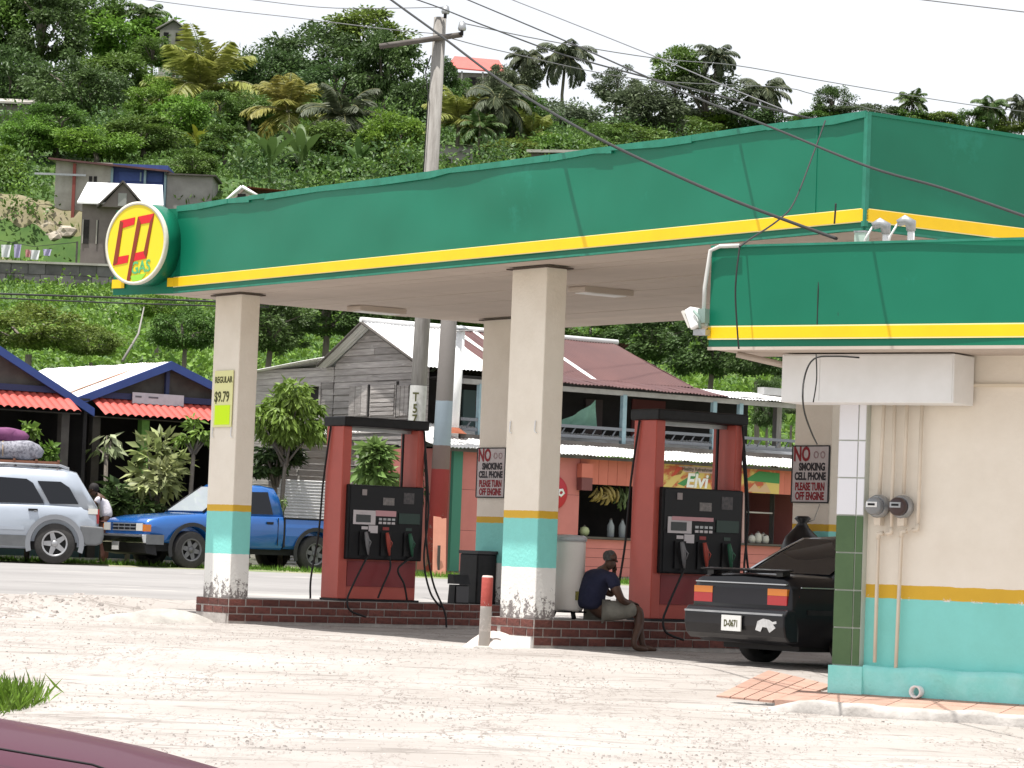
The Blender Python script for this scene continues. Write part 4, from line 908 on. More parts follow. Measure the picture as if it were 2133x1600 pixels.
def stooping_person():
    P = pY(212, 1150, 58.4); g = gz(P.x, P.y)
    t = thing('person', 'person in white shirt and brown trousers bending behind the silver car', 'person', (P.x, P.y, g), 0)
    sk = Skel(); pel = sk.chain([(.06, 0, .84)], [(.13, .10)]); ch = sk.chain([(.05, 0, .98), (.00, 0, 1.14), (-.09, 0, 1.26)], [.12, .13, .115], pel)
    nk = sk.chain([(-.15, 0, 1.33)], [.055], ch); head_verts(sk, nk, (-.22, 0, 1.41), (-1, 0, -.35), (-.3, 0, 1), .98)
    for y in (-.09, .09):
        h = sk.chain([(.05, y, .78)], [.095], pel); k = sk.chain([(.05, y, .62), (.02, y, .46)], [.08, .06], h); a_ = sk.chain([(.05, y, .28), (.06, y, .09)], [.05, .036], k)
        sk.chain([(.03, y, .04), (-.08, y, .03), (-.14, y, .025)], [.038, .034, .02], a_)
        s_ = sk.chain([(-.07, y * 2.0, 1.25)], [.06], ch); e = sk.chain([(-.16, y * 2.1, 1.12), (-.24, y * 2, 1.02)], [.046, .04], s_); w = sk.chain([(-.36, y * 1.6, 1.02), (-.45, y * 1.4, 1.03)], [.034, .026], e)
        hand(sk, w, (-.46, y * 1.4, 1.03), (-1, 0, 0), (0, 0, -1), (0, -1 if y > 0 else 1, 0))
    O('body', sk.mesh('body'), M_skin, t)
    s2 = Skel(); p = s2.chain([(.06, 0, .86)], [(.15, .125)]); c = s2.chain([(.05, 0, .98), (.00, 0, 1.14), (-.085, 0, 1.255)], [.142, .150, .135], p)
    for y in (-.09, .09): s2.chain([(-.07, y * 2.05, 1.25), (-.145, y * 2.15, 1.14)], [.078, .064], c)
    O('shirt', s2.mesh('shirt'), mat('white_shirt', (.70, .67, .70), (.60, .57, .62), rough=.9, scale=7, bump=.4), t)
    s3 = Skel(); p = s3.chain([(.06, 0, .82)], [(.15, .115)])
    for y in (-.09, .09): s3.chain([(.05, y, .76), (.05, y, .62), (.02, y, .46), (.05, y, .28), (.06, y, .10)], [.112, .096, .08, .072, .062], p)
    O('trousers', s3.mesh('trousers'), mat('brown_trousers', (.13, .055, .045), (.09, .04, .035), rough=.9, scale=7), t)
    hm = MB(); hm.M = Matrix.Translation((-.205, 0, 1.435)) @ Matrix.Rotation(R(17), 4, 'Y'); hm.lathe([(.0001, .105), (.05, .096), (.082, .068), (.097, .02), (.092, -.03)], 20, caps=False)
    O('hair', fixn(hm.mesh('hair')), mat('black_hair', (.015, .012, .012), rough=.8), t)
stooping_person()

# ================================================================== SUV, PICKUP, MAROON CAR
M_silver = mat('silver_blue_paint', (.40, .44, .50), (.38, .42, .48), rough=.28, metal=.35, coat=.8, scale=2); M_grey = mat('grey_cladding', (.10, .105, .11), (.13, .135, .14), rough=.6, scale=5)
def suv():
    Pw = pY(112, 1172, 56.0); g = gz(Pw.x, Pw.y); SA = R(188.0); SR = Vector((Pw.x, Pw.y, g)) - Matrix.Rotation(SA, 3, 'Z') @ Vector((.80, .785, 0))
    t = thing('silver_car', 'silver blue sport utility car with tinted windows and luggage on its roof', 'car', SR, SA)
    # x forward (to the left of the picture); rear at x = 0; y=+ is towards the camera
    W = .90
    def sec(x, zb, zw, w, wd): return (x, [(0, zb), (w * .88, zb), (w * .97, zb + .08), (w, zb + .30), (w * .985, zw - .12), (wd, zw), (wd * .8, zw + .01), (0, zw + .015)])
    S = [sec(.02, .52, .86, W * .86, W * .80), sec(.08, .40, 1.02, W * .95, W * .87), sec(.35, .32, 1.05, W * .99, W * .91), sec(1.1, .26, 1.06, W, W * .93), sec(3.2, .26, 1.03, W, W * .93), sec(3.5, .28, 1.01, W, W * .86), sec(4.4, .32, .90, W * .96, W * .80), sec(4.75, .40, .76, W * .86, W * .7)]
    b = O('body', cut_arches(loft(S), [(x, .37, .44, s * W, .5) for x in (.80, 3.66) for s in (-1, 1)]), M_silver, t); bev(b, .015, 2, 40)
    zb_, zt, yb, yt = 1.06, 1.71, .83, .64
    def cs(z):
        f = (z - zb_) / (zt - zb_); y = yb + (yt - yb) * f
        return [(0, zb_ - .05), (yb, zb_ - .05), (y, z - .03 * f), (y - .05, z + .0), (y - .14, z + .02 * f), (0, z + .04 * f)]
    C = [(.06, cs(zb_)), (.22, cs(1.30)), (.46, cs(1.66)), (.70, cs(zt)), (1.6, cs(zt + .03)), (2.5, cs(zt)), (2.95, cs(1.38)), (3.45, cs(zb_))]
    O('cabin', loft(C), M_silver, t)
    for s in (-1, 1):
        O('side_window', side_poly([(.40, 1.10), (.92, 1.09), (1.16, 1.50), (.74, 1.50), (.58, 1.40)], yb, yt, zb_, zt, s, .014), M_glassd, t)
        O('side_window', side_poly([(1.02, 1.09), (1.95, 1.08), (1.95, 1.55), (1.36, 1.53), (1.24, 1.46)], yb, yt, zb_, zt, s, .014), M_glassd, t)
        O('side_window', side_poly([(2.02, 1.08), (3.10, 1.08), (2.55, 1.53), (2.02, 1.55)], yb, yt, zb_, zt, s, .014), M_glassd, t)
        d = O('door_handle', MB().bb(1.13, 1.30, s * .895 - .015, s * .895 + .02, .955, .99), M_black, t); O('handle_shine', MB().bb(1.14, 1.20, s * .895 + .02 * s - .004, s * .895 + .02 * s + .006, .945, .955), M_chrome, d)
        O('wheel_arch', arch(.80, .37, .44, .53, s * (W + .004), s), mat('arch_silver_dark', (.22, .23, .25), rough=.5), t); O('wheel_arch', arch(3.66, .37, .44, .53, s * (W + .004), s), MATS['arch_silver_dark'], t)
        O('sill_cladding', MB().bb(1.32, 3.18, s * W - .02, s * W + .015, .30, .50), M_grey, t); O('door_strip', MB().bb(1.36, 3.14, s * W - .006, s * W + .012, .60, .66), M_silver, t)
        O('tail_light', MB().bb(.02, .30, s * .80 - .05, s * .80 + .02, .76, 1.02), M_redl, t); O('reverse_lens', MB().bb(.05, .22, s * .845 - .02, s * .845 + .025, .93, 1.03), M_clear, t)
        O('roof_rail', MB().tube([(.6, s * .60, 1.75), (.75, s * .60, 1.80), (2.3, s * .60, 1.80), (2.45, s * .60, 1.75)], .018, 6), M_chrome, t)
        O('door_gap', MB().bb(1.985, 1.995, s * W - .006, s * W + .004, .45, 1.05), M_black, t)
    O('rear_window', plate([(.115, -.66, 1.10), (.115, .66, 1.10), (.44, .54, 1.56), (.44, -.54, 1.56)], -.02), M_glassd, t)
    bp = O('rear_bumper', MB().prism_y([(-.05, .40), (-.08, .52), (-.07, .70), (.36, .72), (.33, .44), (.25, .36), (.05, .36)], -.905, .905), M_grey, t); bev(bp, .03, 3)
    for x in (.80, 3.66):
        for s in (-1, 1): wheel(t, x, s * (W - .115), .37, .37, .225, M_alloy, 5, .62, s)
    O('underbody', MB().bb(.4, 4.4, -.7, .7, .25, .40), M_rubber, t)
    rk = thing('roof_rack', 'brown wooden rack tied across the silver car roof under luggage', 'roof rack', SR + Vector((0, 0, 1.825)), SA)
    for y in (-.55, .55): O('side_bar', MB().bb(.78, 3.2, y - .02, y + .02, 0, .04), mat('rack_brown', (.20, .085, .05), rough=.7), rk)
    for x in (.8, 1.2, 1.6, 2.0, 2.4): O('cross_bar', MB().bb(x - .02, x + .02, -.60, .60, .04, .07), MATS['rack_brown'], rk)
    return Pw, g
def arch(cx, cz, r0, r1, y, s, n=20, a0=-18, a1=198):
    m = MB(); vs = []
    for k in range(n + 1):
        an = R(a0 + (a1 - a0) * k / n)
        for r, yy in ((r0, y), (r1, y), (r1, y + .018 * s), (r0, y + .018 * s)): vs.append((cx + r * math.cos(an), yy, cz + r * math.sin(an)))
    m.add(vs, [(4 * k + j, 4 * k + (j + 1) % 4, 4 * k + 4 + (j + 1) % 4, 4 * k + 4 + j) for k in range(n) for j in range(4)] + [(0, 1, 2, 3), (4 * n + 3, 4 * n + 2, 4 * n + 1, 4 * n)]); return fixn(m.mesh('arch'))
PW, PG = suv()
# luggage
def bundle(name, label, cat, loc, dim, m, seed):
    rs = random.Random(seed); mb = MB(); mb.smooth = True
    mb.lathe([(.0001, -.5), (.35, -.49), (.47, -.38), (.5, 0), (.46, .36), (.33, .48), (.0001, .5)], 22)
    me = fixn(mb.mesh(name)); 
    for v in me.vertices:
        k = 1 + .10 * math.sin(7 * v.co.x + seed) * math.sin(6 * v.co.y + 2 * seed) + .06 * math.sin(15 * v.co.x + 11 * v.co.z)
        v.co.x *= dim[0] * k; v.co.y *= dim[1] * k; v.co.z *= dim[2] * (1 + .08 * math.sin(9 * v.co.x + 5 * v.co.y))
    t = thing(name, label, cat, loc); O('sack', me, m, t, (0, 0, dim[2] * .5)); 
    O('strap', MB().tube([(-.1 * dim[0], -.52 * dim[1], .1 * dim[2]), (-.12 * dim[0], -.42 * dim[1], .9 * dim[2]), (-.1 * dim[0], 0, 1.04 * dim[2]), (-.12 * dim[0], .42 * dim[1], .9 * dim[2])], .012, 5), mat('rope_tan', (.34, .26, .18), rough=.9), t)
zr = PG + 1.895
bundle('luggage_bag', 'grey patterned bag strapped on the roof of the silver car', 'bag', (PW.x - .95, PW.y + .70, zr), (1.15, .8, .34), mat('grey_floral_fabric', (.16, .16, .19), (.30, .30, .34), rough=.9, scale=22, lo=.45, hi=.55), 1)
bundle('luggage_bag', 'purple bag lying on top of the grey luggage on the silver car', 'bag', (PW.x - 1.32, PW.y + .7, zr + .30), (1.2, .7, .27), mat('purple_fabric', (.12, .03, .10), (.19, .06, .15), rough=.8, scale=5), 2)
bundle('luggage_bag', 'dark bag under the rope at the left edge of the silver car roof', 'bag', (PW.x - 1.75, PW.y + .2, zr), (.8, .7, .25), mat('dark_fabric', (.02, .02, .025), rough=.9), 3)

M_blue = mat('metallic_blue_paint', (.010, .10, .36), (.012, .12, .40), rough=.25, metal=.2, coat=.9, scale=2)
def pickup():
    Pf = pY(392, 1187, 56.9); g = gz(Pf.x, Pf.y) - .0
    # heading -BX ; x forward, y left(+) -> after rotation by TH+180: left = AX side = towards us
    W = .85; t0 = Vector((Pf.x, Pf.y, g)) + BX * 3.65 - AX * (W - .10)
    t = thing('blue_pickup', 'metallic blue pickup truck parked across the road behind the far left column', 'pickup', t0, TH + R(180))
    def sec(x, zb, zw, w, wd, cr=.03): return (x, [(0, zb), (w * .90, zb), (w * .97, zb + .06), (w, zb + .25), (w, zw - .16), (w * .985, zw - .06), (wd, zw), (0, zw + cr)])
    S = [sec(1.68, .40, 1.02, W, W * .95), sec(3.15, .40, 1.02, W, W * .93), sec(3.5, .42, 1.01, W, W * .92), sec(4.2, .46, .95, W * .985, W * .90), sec(4.52, .50, .88, W * .95, W * .86), sec(4.60, .56, .82, W * .91, W * .82, .02)]
    b = O('cab_body', cut_arches(loft(S), [(3.65, .35, .43, s * W, .5) for s in (-1, 1)]), M_blue, t); bev(b, .015, 2, 40)
    S2 = [sec(-.55, .42, .99, W, W * .97, 0), sec(1.64, .42, .99, W, W * .97, 0)]
    m2 = cut_arches(loft(S2, False), [(.95, .35, .43, s * W, .5) for s in (-1, 1)]); bd = O('bed', m2, M_blue, t); bev(bd, .012)
    for s in (-1, 1): O('bed_rail', MB().bb(-.55, 1.64, s * .80 - .045, s * .80 + .045, .99, 1.015), M_black, t)
    O('bed_floor_cover', MB().bb(-.50, 1.60, -.74, .74, .993, .999), M_black, t)
    zb_, zt, yb, yt = 1.02, 1.57, .80, .64
    def cs(z):
        f = (z - zb_) / (zt - zb_); y = yb + (yt - yb) * f
        return [(0, zb_ - .05), (yb, zb_ - .05), (y, z - .03 * f), (y - .04, z), (y - .12, z + .02 * f), (0, z + .04 * f)]
    O('cab', loft([(1.66, cs(zb_)), (1.72, cs(1.40)), (1.80, cs(zt - .02)), (2.05, cs(zt + .01)), (2.60, cs(zt)), (2.82, cs(1.38)), (3.35, cs(zb_))]), M_blue, t)
    for s in (-1, 1):
        O('side_window', side_poly([(1.90, 1.06), (3.10, 1.05), (2.66, 1.46), (1.96, 1.48)], yb, yt, zb_, zt, s, .014), M_glassd, t)
        O('door_gap', MB().bb(1.80, 1.812, s * W - .01, s * W + .004, .48, 1.0), M_black, t); O('door_gap', MB().bb(1.642, 1.68, s * W - .06, s * W - .005, .45, .99), M_black, t)
        O('door_handle', MB().bb(1.92, 2.06, s * W - .01, s * W + .018, .875, .92), M_black, t)
        O('wheel_arch', arch(3.65, .35, .43, .50, s * (W + .002), s), mat('arch_black', (.02, .02, .021), rough=.6), t); O('wheel_arch', arch(.95, .35, .43, .50, s * (W + .002), s), MATS['arch_black'], t)
        hl = O('headlight', MB().bb(4.555, 4.615, s * .62 - .17, s * .62 + .07, .66, .80), M_clear, t); O('indicator', MB().bb(4.50, 4.612, s * .76 - .065, s * .76 + .05, .655, .78), M_orange, hl)
        O('mirror', MB().box((3.04, s * .93, 1.10), (.10, .17, .13)), M_black, t)
        O('bumper_corner', MB().bb(4.25, 4.60, s * .85 - .02, s * .85 + .012, .42, .60), M_grey, t)
    O('windscreen', plate([(3.33, -.66, 1.06), (3.33, .66, 1.06), (2.68, .55, 1.53), (2.68, -.55, 1.53)], .018), mat('pale_windscreen', (.30, .33, .36), rough=.06, spec=.7), t)
    for s in (-1, 1): O('windscreen_pillar', MB().tube([(3.36, s * .70, 1.05), (2.66, s * .59, 1.55)], .022, 6), M_black, t)
    gr = O('grille', MB().bb(4.56, 4.606, -.44, .44, .66, .80), M_black, t)
    for z in (.668, .73, .79): O('grille_bar', MB().bb(4.606, 4.618, -.44, .44, z - .010, z + .010), M_steel, gr)
    for y in (-.22, 0, .22): O('grille_bar', MB().bb(4.606, 4.616, y - .008, y + .008, .66, .80), M_steel, gr)
    ch = O('bumper', MB().prism_y([(4.50, .42), (4.66, .44), (4.70, .56), (4.68, .60), (4.50, .60)], -.84, .84), M_chrome, t); bev(ch, .02, 3)
    O('bumper_valance', MB().prism_y([(4.35, .22), (4.58, .26), (4.63, .44), (4.40, .44)], -.80, .80), M_black, t)
    O('licence_plate', MB().bb(4.655, 4.668, -.35, -.10, .30, .45), M_plate, t)
    O('bumper_pad', MB().bb(4.69, 4.71, -.80, .80, .555, .585), M_grey, ch)
    for x in (.95, 3.65):
        for s in (-1, 1): wheel(t, x, s * (W - .12), .345, .345, .23, M_rimgrey, 6, .60, s)
    O('underbody', MB().bb(-.4, 4.4, -.6, .6, .30, .46), M_rubber, t)
pickup()
# maroon car in the near left corner: only its bonnet is in the picture
def maroon():
    t = thing('maroon_car', 'glossy maroon car bonnet in the bottom left corner', 'car', (-3.02, 5.9, gz(-3, 5) + .046), R(-4))
    W = .84
    def sec(x, zb, zw, zd, w, wd, cr): return (x, [(0, zb), (w * .9, zb), (w * .98, zb + .1), (w, (zb + zw) / 2), (w * .985, zw - .03), (wd + .02, zd - .035), (wd - .03, zd), (0, zd + cr)])
    S = [sec(-1.6, .2, .90, .94, W, W * .9, .03), sec(.9, .2, .86, .90, W, W * .88, .09), sec(1.35, .2, .83, .87, W, W * .86, .11), sec(1.9, .21, .78, .82, W * .985, W * .82, .115), sec(2.35, .24, .73, .765, W * .96, W * .76, .105), sec(2.62, .28, .67, .70, W * .91, W * .70, .085), sec(2.74, .36, .58, .60, W * .84, W * .64, .05)]
    b = O('body', cut_arches(loft(S), [(2.0, .30, .35, s * W, .4) for s in (-1, 1)]), M_maroon, t); bev(b, .012, 2, 40)
    b.modifiers.new('sub', 'SUBSURF').render_levels = 1
    def cs(z): 
        f = (z - .92) / .44; y = .74 - .15 * f
        return [(0, .88), (.74, .88), (y, z - .03 * f), (y - .05, z), (y - .12, z + .015 * f), (0, z + .03 * f)]
    O('cabin', loft([(-1.5, cs(.92)), (-.9, cs(1.33)), (.2, cs(1.38)), (1.15, cs(.92))]), M_maroon, t)
    O('windscreen', plate([(1.10, -.64, .96), (1.10, .64, .96), (.25, .52, 1.36), (.25, -.52, 1.36)], .014), M_glassd, t)
    for s in (-1, 1):
        O('side_window', side_poly([(-1.1, .97), (.85, .97), (.15, 1.31), (-.8, 1.31)], .74, .59, .92, 1.36, s, .014), M_glassd, t)
        O('headlight', MB().bb(2.52, 2.70, s * .60 - .14, s * .60 + .10, .56, .68), M_clear, t)
        wheel(t, 2.0, s * (W - .10), .30, .30, .19, M_rimgrey, 5, .64, s); wheel(t, -.6, s * (W - .10), .30, .30, .19, M_rimgrey, 5, .64, s)
    O('bonnet_gap', MB().tube([(1.2, -.45, .935), (1.9, -.42, .885), (2.35, -.38, .825), (2.6, -.34, .745)], .0022, 5), M_black, t)
maroon()
# ================================================================== ACROSS THE ROAD
def LF(r, x, y, off=0.0):
    P = pl(x, y, r - AX * off, AX); q = P - r; return (q @ BX, P.z - r.z)
def LG(r, x, y, off=0.0):
    P = pl(x, y, r + BX * off, BX); q = P - r; return (-(q @ AX), P.z - r.z)
def zinc_mat(name, c1, c2, c3, t3=.6, s3=1.2, rough=.45):
    return mat(name, c1, c2, rough=rough, scale=1.2, detail=7, metal=.0, col3=c3, s3=s3, t3=t3, stretch=(1, .35, 1), spec=.4)
M_zinc = zinc_mat('weathered_zinc', (.72, .71, .69), (.58, .57, .55), (.30, .15, .09), .66)
M_zincw = zinc_mat('white_zinc', (.78, .78, .78), (.70, .70, .70), (.42, .36, .32), .72)
M_rust = zinc_mat('rusty_zinc', (.082, .036, .035), (.115, .05, .045), (.42, .38, .34), .70)
M_wood = mat('grey_weathered_wood', (.37, .345, .33), (.24, .22, .21), rough=.92, scale=3, detail=8, rand=.22, stretch=(1, .6, 7), bump=.5, bscale=8, col3=(.46, .44, .42), s3=2.5, t3=.60)
M_wood2 = mat('dark_timber', (.07, .06, .055), (.10, .09, .08), rough=.9, scale=4, rand=.2)
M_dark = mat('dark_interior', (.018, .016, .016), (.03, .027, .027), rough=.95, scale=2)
M_coral = mat('coral_boards', (.56, .17, .12), (.51, .15, .108), rough=.75, scale=2, rand=.08); M_pink = mat('pink_boards', (.54, .19, .17), (.49, .17, .152), rough=.75, scale=2, rand=.08)
M_ltblue = mat('pale_blue_paint', (.20, .30, .34), (.26, .36, .40), rough=.8, scale=6); M_dkblue = mat('blue_barge_paint', (.03, .06, .22), (.035, .07, .25), rough=.6, scale=4)
def corr(p00, p10, p01, p11, n=30, amp=.018, m=None, wl=.09):
    """corrugated sheet over a quad (p00->p10 along the ridges' repeat, p01 other end)"""
    p00, p10, p01, p11 = map(Vector, (p00, p10, p01, p11)); nrm = (p10 - p00).cross(p01 - p00).normalized()
    if nrm.z < 0: nrm = -nrm
    L_ = (p10 - p00).length; n = max(8, int(L_ / wl) * 4); mb = MB(); mb.smooth = True
    mb.grid(n, 6, lambda u, v: (p00 * (1 - u) + p10 * u) * (1 - v) + (p01 * (1 - u) + p11 * u) * v + nrm * (amp * math.sin(u * L_ / wl * 6.283) + .006 * math.sin(u * 9 + v * 5)))
    return mb
def sheets(par, p00, p10, p01, p11, k, mats, name='zinc_sheet', seed=1, wl=.09, amp=.014):
    rs = random.Random(seed); p00, p10, p01, p11 = map(Vector, (p00, p10, p01, p11))
    for i in range(k):
        u0, u1 = i / k, (i + 1) / k + .004
        z = Vector((0, 0, .008 * (i % 2) + rs.uniform(0, .006)))
        O(name, corr(p00.lerp(p10, u0) + z, p00.lerp(p10, u1) + z, p01.lerp(p11, u0) + z, p01.lerp(p11, u1) + z, amp=amp, wl=wl), rs.choice(mats), par)
# ---------------- roadside shop
S0 = pY(945, 1190, 60.0)
sh = thing('roadside_shop', 'coral pink roadside shop with zinc awning and open windows', 'shop', S0, TH)
SL = 9.3
O('floor_slab', MB().bb(0, SL, 0.02, 3.0, -.4, .05), M_conc, sh)
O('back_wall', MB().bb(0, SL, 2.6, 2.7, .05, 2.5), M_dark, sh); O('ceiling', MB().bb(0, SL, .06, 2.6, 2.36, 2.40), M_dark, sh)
O('end_wall', MB().bb(-.02, .06, .05, 2.6, 0, 2.4), M_pink, sh); O('end_wall', MB().bb(SL - .06, SL, .05, 2.6, 0, 2.4), M_pink, sh)
O('corner_post', MB().bb(-.12, .10, -.03, .06, .0, 2.42), mat('green_post_paint', (.05, .20, .14), rough=.7), sh)
x1 = LF(S0, 1206, 1060)[0]
n = 4
for i in range(n):                                                # solid pink part on the left
    a_, b_ = .105 + (x1 - .105) * i / n, .105 + (x1 - .105) * (i + 1) / n - .006
    for z0, z1 in ((0, .80), (.806, 1.60), (1.606, 2.34)): O('wall_panel', MB().bb(a_, b_, random.uniform(0, .006), .05, z0, z1), M_pink, sh)
for k in range(int((SL - x1) / .235)):                             # short upright boards above the openings
    a_ = x1 + k * .235
    if a_ + .23 > SL: break
    O('upright_board', MB().bb(a_, a_ + .228, random.uniform(-.006, .004), .04, 1.84, 2.36), M_coral, sh)
for j in range(4): 
    for i in range(3):
        a_, b_ = x1 + (SL - x1) * i / 3, x1 + (SL - x1) * (i + 1) / 3 - .006
        O('lower_board', MB().bb(a_, b_, random.uniform(-.004, .004), .05, .0 + j * .185, .0 + j * .185 + .178), M_pink, sh)
O('counter', MB().bb(x1, SL, -.10, .45, .74, .785), M_wood2, sh)
w1r = LF(S0, 1322, 1060)[0]; w2l = LF(S0, 1545, 1060)[0]
O('wall_pier', MB().bb(w1r, w1r + .5, 0, .06, .785, 1.84), M_pink, sh); O('wall_pier', MB().bb(w2l - .5, w2l, 0, .06, .785, 1.84), M_pink, sh); O('wall_pier', MB().bb(SL - .3, SL, 0, .06, .785, 1.84), M_coral, sh)
O('shelf', MB().bb(w2l, w2l + .95, .12, .5, 1.42, 1.45), M_wood, sh); O('window_post', MB().bb(w2l + .02, w2l + .08, -.02, .04, .785, 1.84), mat('pink_grey_post', (.40, .27, .26), rough=.8), sh)
sheets(sh, (-.75, -.35, 2.40), (SL + .3, -.35, 2.40), (-.75, 1.75, 2.92), (SL + .3, 1.75, 2.92), 12, [M_zincw, M_zincw, M_zinc], 'roof_sheet', 3)
O('eave_batten', MB().bb(-.7, SL + .2, -.28, -.22, 2.33, 2.385), M_wood2, sh)
for k in range(9): O('rafter', MB().tube([(-.4 + k * 1.2, -.28, 2.365), (-.4 + k * 1.2, 1.7, 2.865)], .03, 4), M_wood2, sh)
# banner
bl_, bz = LF(S0, 1378, 962, -.02); br_, bz2 = LF(S0, 1622, 1017, -.02)
bnr = thing('shop_banner', 'painted red yellow and green banner lettered Elvi on the shop front', 'banner', S0 + BX * bl_ + AX * .03 + Vector((0, 0, (bz + bz2) / 2 - .03)), TH)
BW = br_ - bl_
O('cloth', MB().bb(0, BW, -.006, .006, -.30, .22), mat('banner_print', (.45, .10, .05), (.60, .45, .14), rough=.7, scale=1.7, lo=.46, hi=.54, col3=(.05, .22, .07), s3=1.1, t3=.58, stretch=(1, 1, 1.6)), bnr)
O('lettering', text_mesh('Elvi', .40, .001, 1.05, .15, .012), M_white, bnr, loc=(.93, -.010, -.13)); O('lettering', text_mesh('Healthy Refreshments', .105, .001, .95, 0, .003), mat('banner_ink', (.12, .10, .09), rough=.8), bnr, loc=(.98, -.012, .115))
O('text_strip', MB().bb(.45, 1.55, -.009, -.0065, .05, .175), mat('banner_pink', (.50, .36, .34), rough=.8), bnr)
for pts, c in (([(.0, -.30), (.5, .10), (.62, .05), (.25, -.30)], (.62, .47, .16)), ([(.42, -.20), (.95, .08), (1.0, .02), (.6, -.24)], (.06, .24, .08)), ([(.25, -.05), (.42, .16), (.6, .14), (.5, .0)], (.5, .07, .04)), ([(2.2, -.05), (2.6, .16), (BW, .14), (BW, -.08)], (.05, .22, .07)), ([(2.3, -.28), (2.5, -.1), (2.62, -.22), (2.8, -.08), (2.95, -.28)], (.55, .36, .22))):
    m = MB(); m.prism_y(pts, -.0095, -.0068); O('print_shape', fixn(m.mesh('print_shape')), mat('print_%d' % int(c[0] * 1000 + c[1] * 100), c, rough=.7), bnr)
# round red sign
cx_, cz_ = LF(S0, 1150, 1026); rs_ = thing('round_shop_sign', 'round red sign with white script on the pink shop wall', 'sign', S0 + BX * cx_ + AX * .05 + Vector((0, 0, cz_)), TH)
O('disc', fixn(MB().lathe([(.34, .03), (.34, -.01), (.32, -.02), (.0001, -.022)], 36, axis='y').mesh('disc')), mat('sign_bright_red', (.42, .008, .02), rough=.35), rs_)
m = MB(); m.tube([(-.26, -.026, -.05), (-.12, -.026, .06), (.0, -.026, -.04), (.10, -.026, .05), (.20, -.026, .06), (.24, -.026, 0), (.17, -.026, -.06), (.10, -.026, -.02), (.13, -.026, .04)], .030, 5); me = m.mesh('script')
for v in me.vertices: v.co.y = -.026 + (v.co.y + .026) * .12
O('script_mark', me, M_white, rs_); 
m = MB(); m.tube([(-.05, -.026, .12), (.02, -.026, .16), (.0, -.026, .10)], .018, 5); me = m.mesh('script')
for v in me.vertices: v.co.y = -.026 + (v.co.y + .026) * .12
O('script_mark', me, M_white, rs_)
# lamp box on the wall
lx, lz = LF(S0, 1212, 995); lb = thing('wall_box', 'small rusty hood box hanging on the pink shop wall beside the opening', 'box', S0 + BX * lx + AX * .02 + Vector((0, 0, lz)), TH)
O('hood', MB().bb(-.14, .14, -.16, 0, .0, .28), M_coral, lb); O('drawer', MB().box((0, -.08, -.13), (.26, .16, .25), 1.05), mat('dull_red_metal', (.16, .05, .05), rough=.6), lb)
# bananas
bxx, bzz = LF(S0, 1262, 1030, .25); bb = thing('banana_bunch', 'bunch of yellow bananas hanging in the shop opening', 'bananas', S0 + BX * bxx - AX * .25 + Vector((0, 0, bzz)), TH)
M_ban = mat('banana_skin', (.36, .27, .08), (.26, .20, .07), rough=.6, scale=6, rand=.2); M_bang = mat('green_banana', (.07, .11, .035), (.10, .14, .05), rough=.6, scale=6, rand=.2)
ban = MB(); ban.tube([(0, 0, .10), (.02, -.03, .05), (.025, -.055, -.02), (.01, -.06, -.09), (-.01, -.05, -.13)], [.008, .022, .026, .022, .006], 7); bm1 = ban.mesh('banana'); bm1.materials.append(M_ban); bm2 = bm1.copy(); bm2.materials.clear(); bm2.materials.append(M_bang)
O('stalk', MB().tube([(-.28, .1, .24), (0, .08, .20), (.42, .1, .10)], .02, 6), M_bang, bb)
rs2 = random.Random(5)
for k in range(26):
    x = rs2.uniform(-.28, .26); o = O('banana', bm1, None, bb, (x, rs2.uniform(-.12, .1), .08 - .10 * abs(x) - rs2.uniform(0, .20) * (1 - abs(x) * 2))); o.rotation_euler = (rs2.uniform(-.5, .6), rs2.uniform(-.9, .9), rs2.uniform(-1, 1)); o.scale = (1.25,) * 3
for k in range(12):
    o = O('banana', bm2, None, bb, (rs2.uniform(.30, .52), rs2.uniform(-.1, .1), rs2.uniform(-.18, .10))); o.rotation_euler = (rs2.uniform(-.5, .6), rs2.uniform(-.9, .9), rs2.uniform(-1, 1)); o.scale = (1.25,) * 3
# goods on the counter
def goods(px_, py_, name, label, cat, prof, m, off=.1):
    gx, gz_ = LF(S0, px_, py_, off); t = thing(name, label, cat, S0 + BX * gx - AX * off + Vector((0, 0, .785)), TH)
    O('body', fixn(MB().lathe(prof, 16).mesh(name)), m, t); O('top', fixn(MB().lathe([(prof[-1][0] * .9 + .012, prof[-1][1]), (.012, prof[-1][1] + .03), (.0001, prof[-1][1] + .032)], 10).mesh('top')), M_wood2, t)
goods(1217, 1110, 'melon', 'pale green melon on the shop counter', 'melon', [(.0001, 0), (.06, .01), (.10, .06), (.105, .11), (.08, .17), (.02, .20)], mat('melon_skin', (.36, .40, .22), (.28, .32, .16), rough=.6, scale=8))
for px_, lb_ in ((1272, 'left of the two clear bottles on the shop counter'), (1296, 'right of the two clear bottles on the shop counter')):
    goods(px_, 1100, 'bottle', lb_, 'bottle', [(.06, 0), (.075, .02), (.075, .24), (.03, .33), (.028, .36)], mat('bottle_plastic', (.22, .24, .25), rough=.15), .2)
for i, (px_, lb_) in enumerate(((1566, 'left pale bundle on the right counter of the shop'), (1579, 'tall white bundle on the right counter of the shop'), (1594, 'right pale bundle on the right counter of the shop'))):
    goods(px_, 1112, 'produce_bundle', lb_, 'produce', [(.0001, 0), (.07, .01), (.085, .08), (.07, .14 + .05 * (i == 1)), (.03, .17 + .06 * (i == 1))], mat('pale_produce', (.45, .44, .40), (.35, .34, .30), rough=.8, scale=9), .05)
goods(1593, 1020, 'cauliflower', 'white round vegetable on the upper shop shelf', 'vegetable', [(.0001, 0), (.08, .02), (.13, .09), (.11, .17), (.03, .21)], mat('cream_veg', (.50, .46, .38), (.40, .36, .28), rough=.8, scale=20), .2)
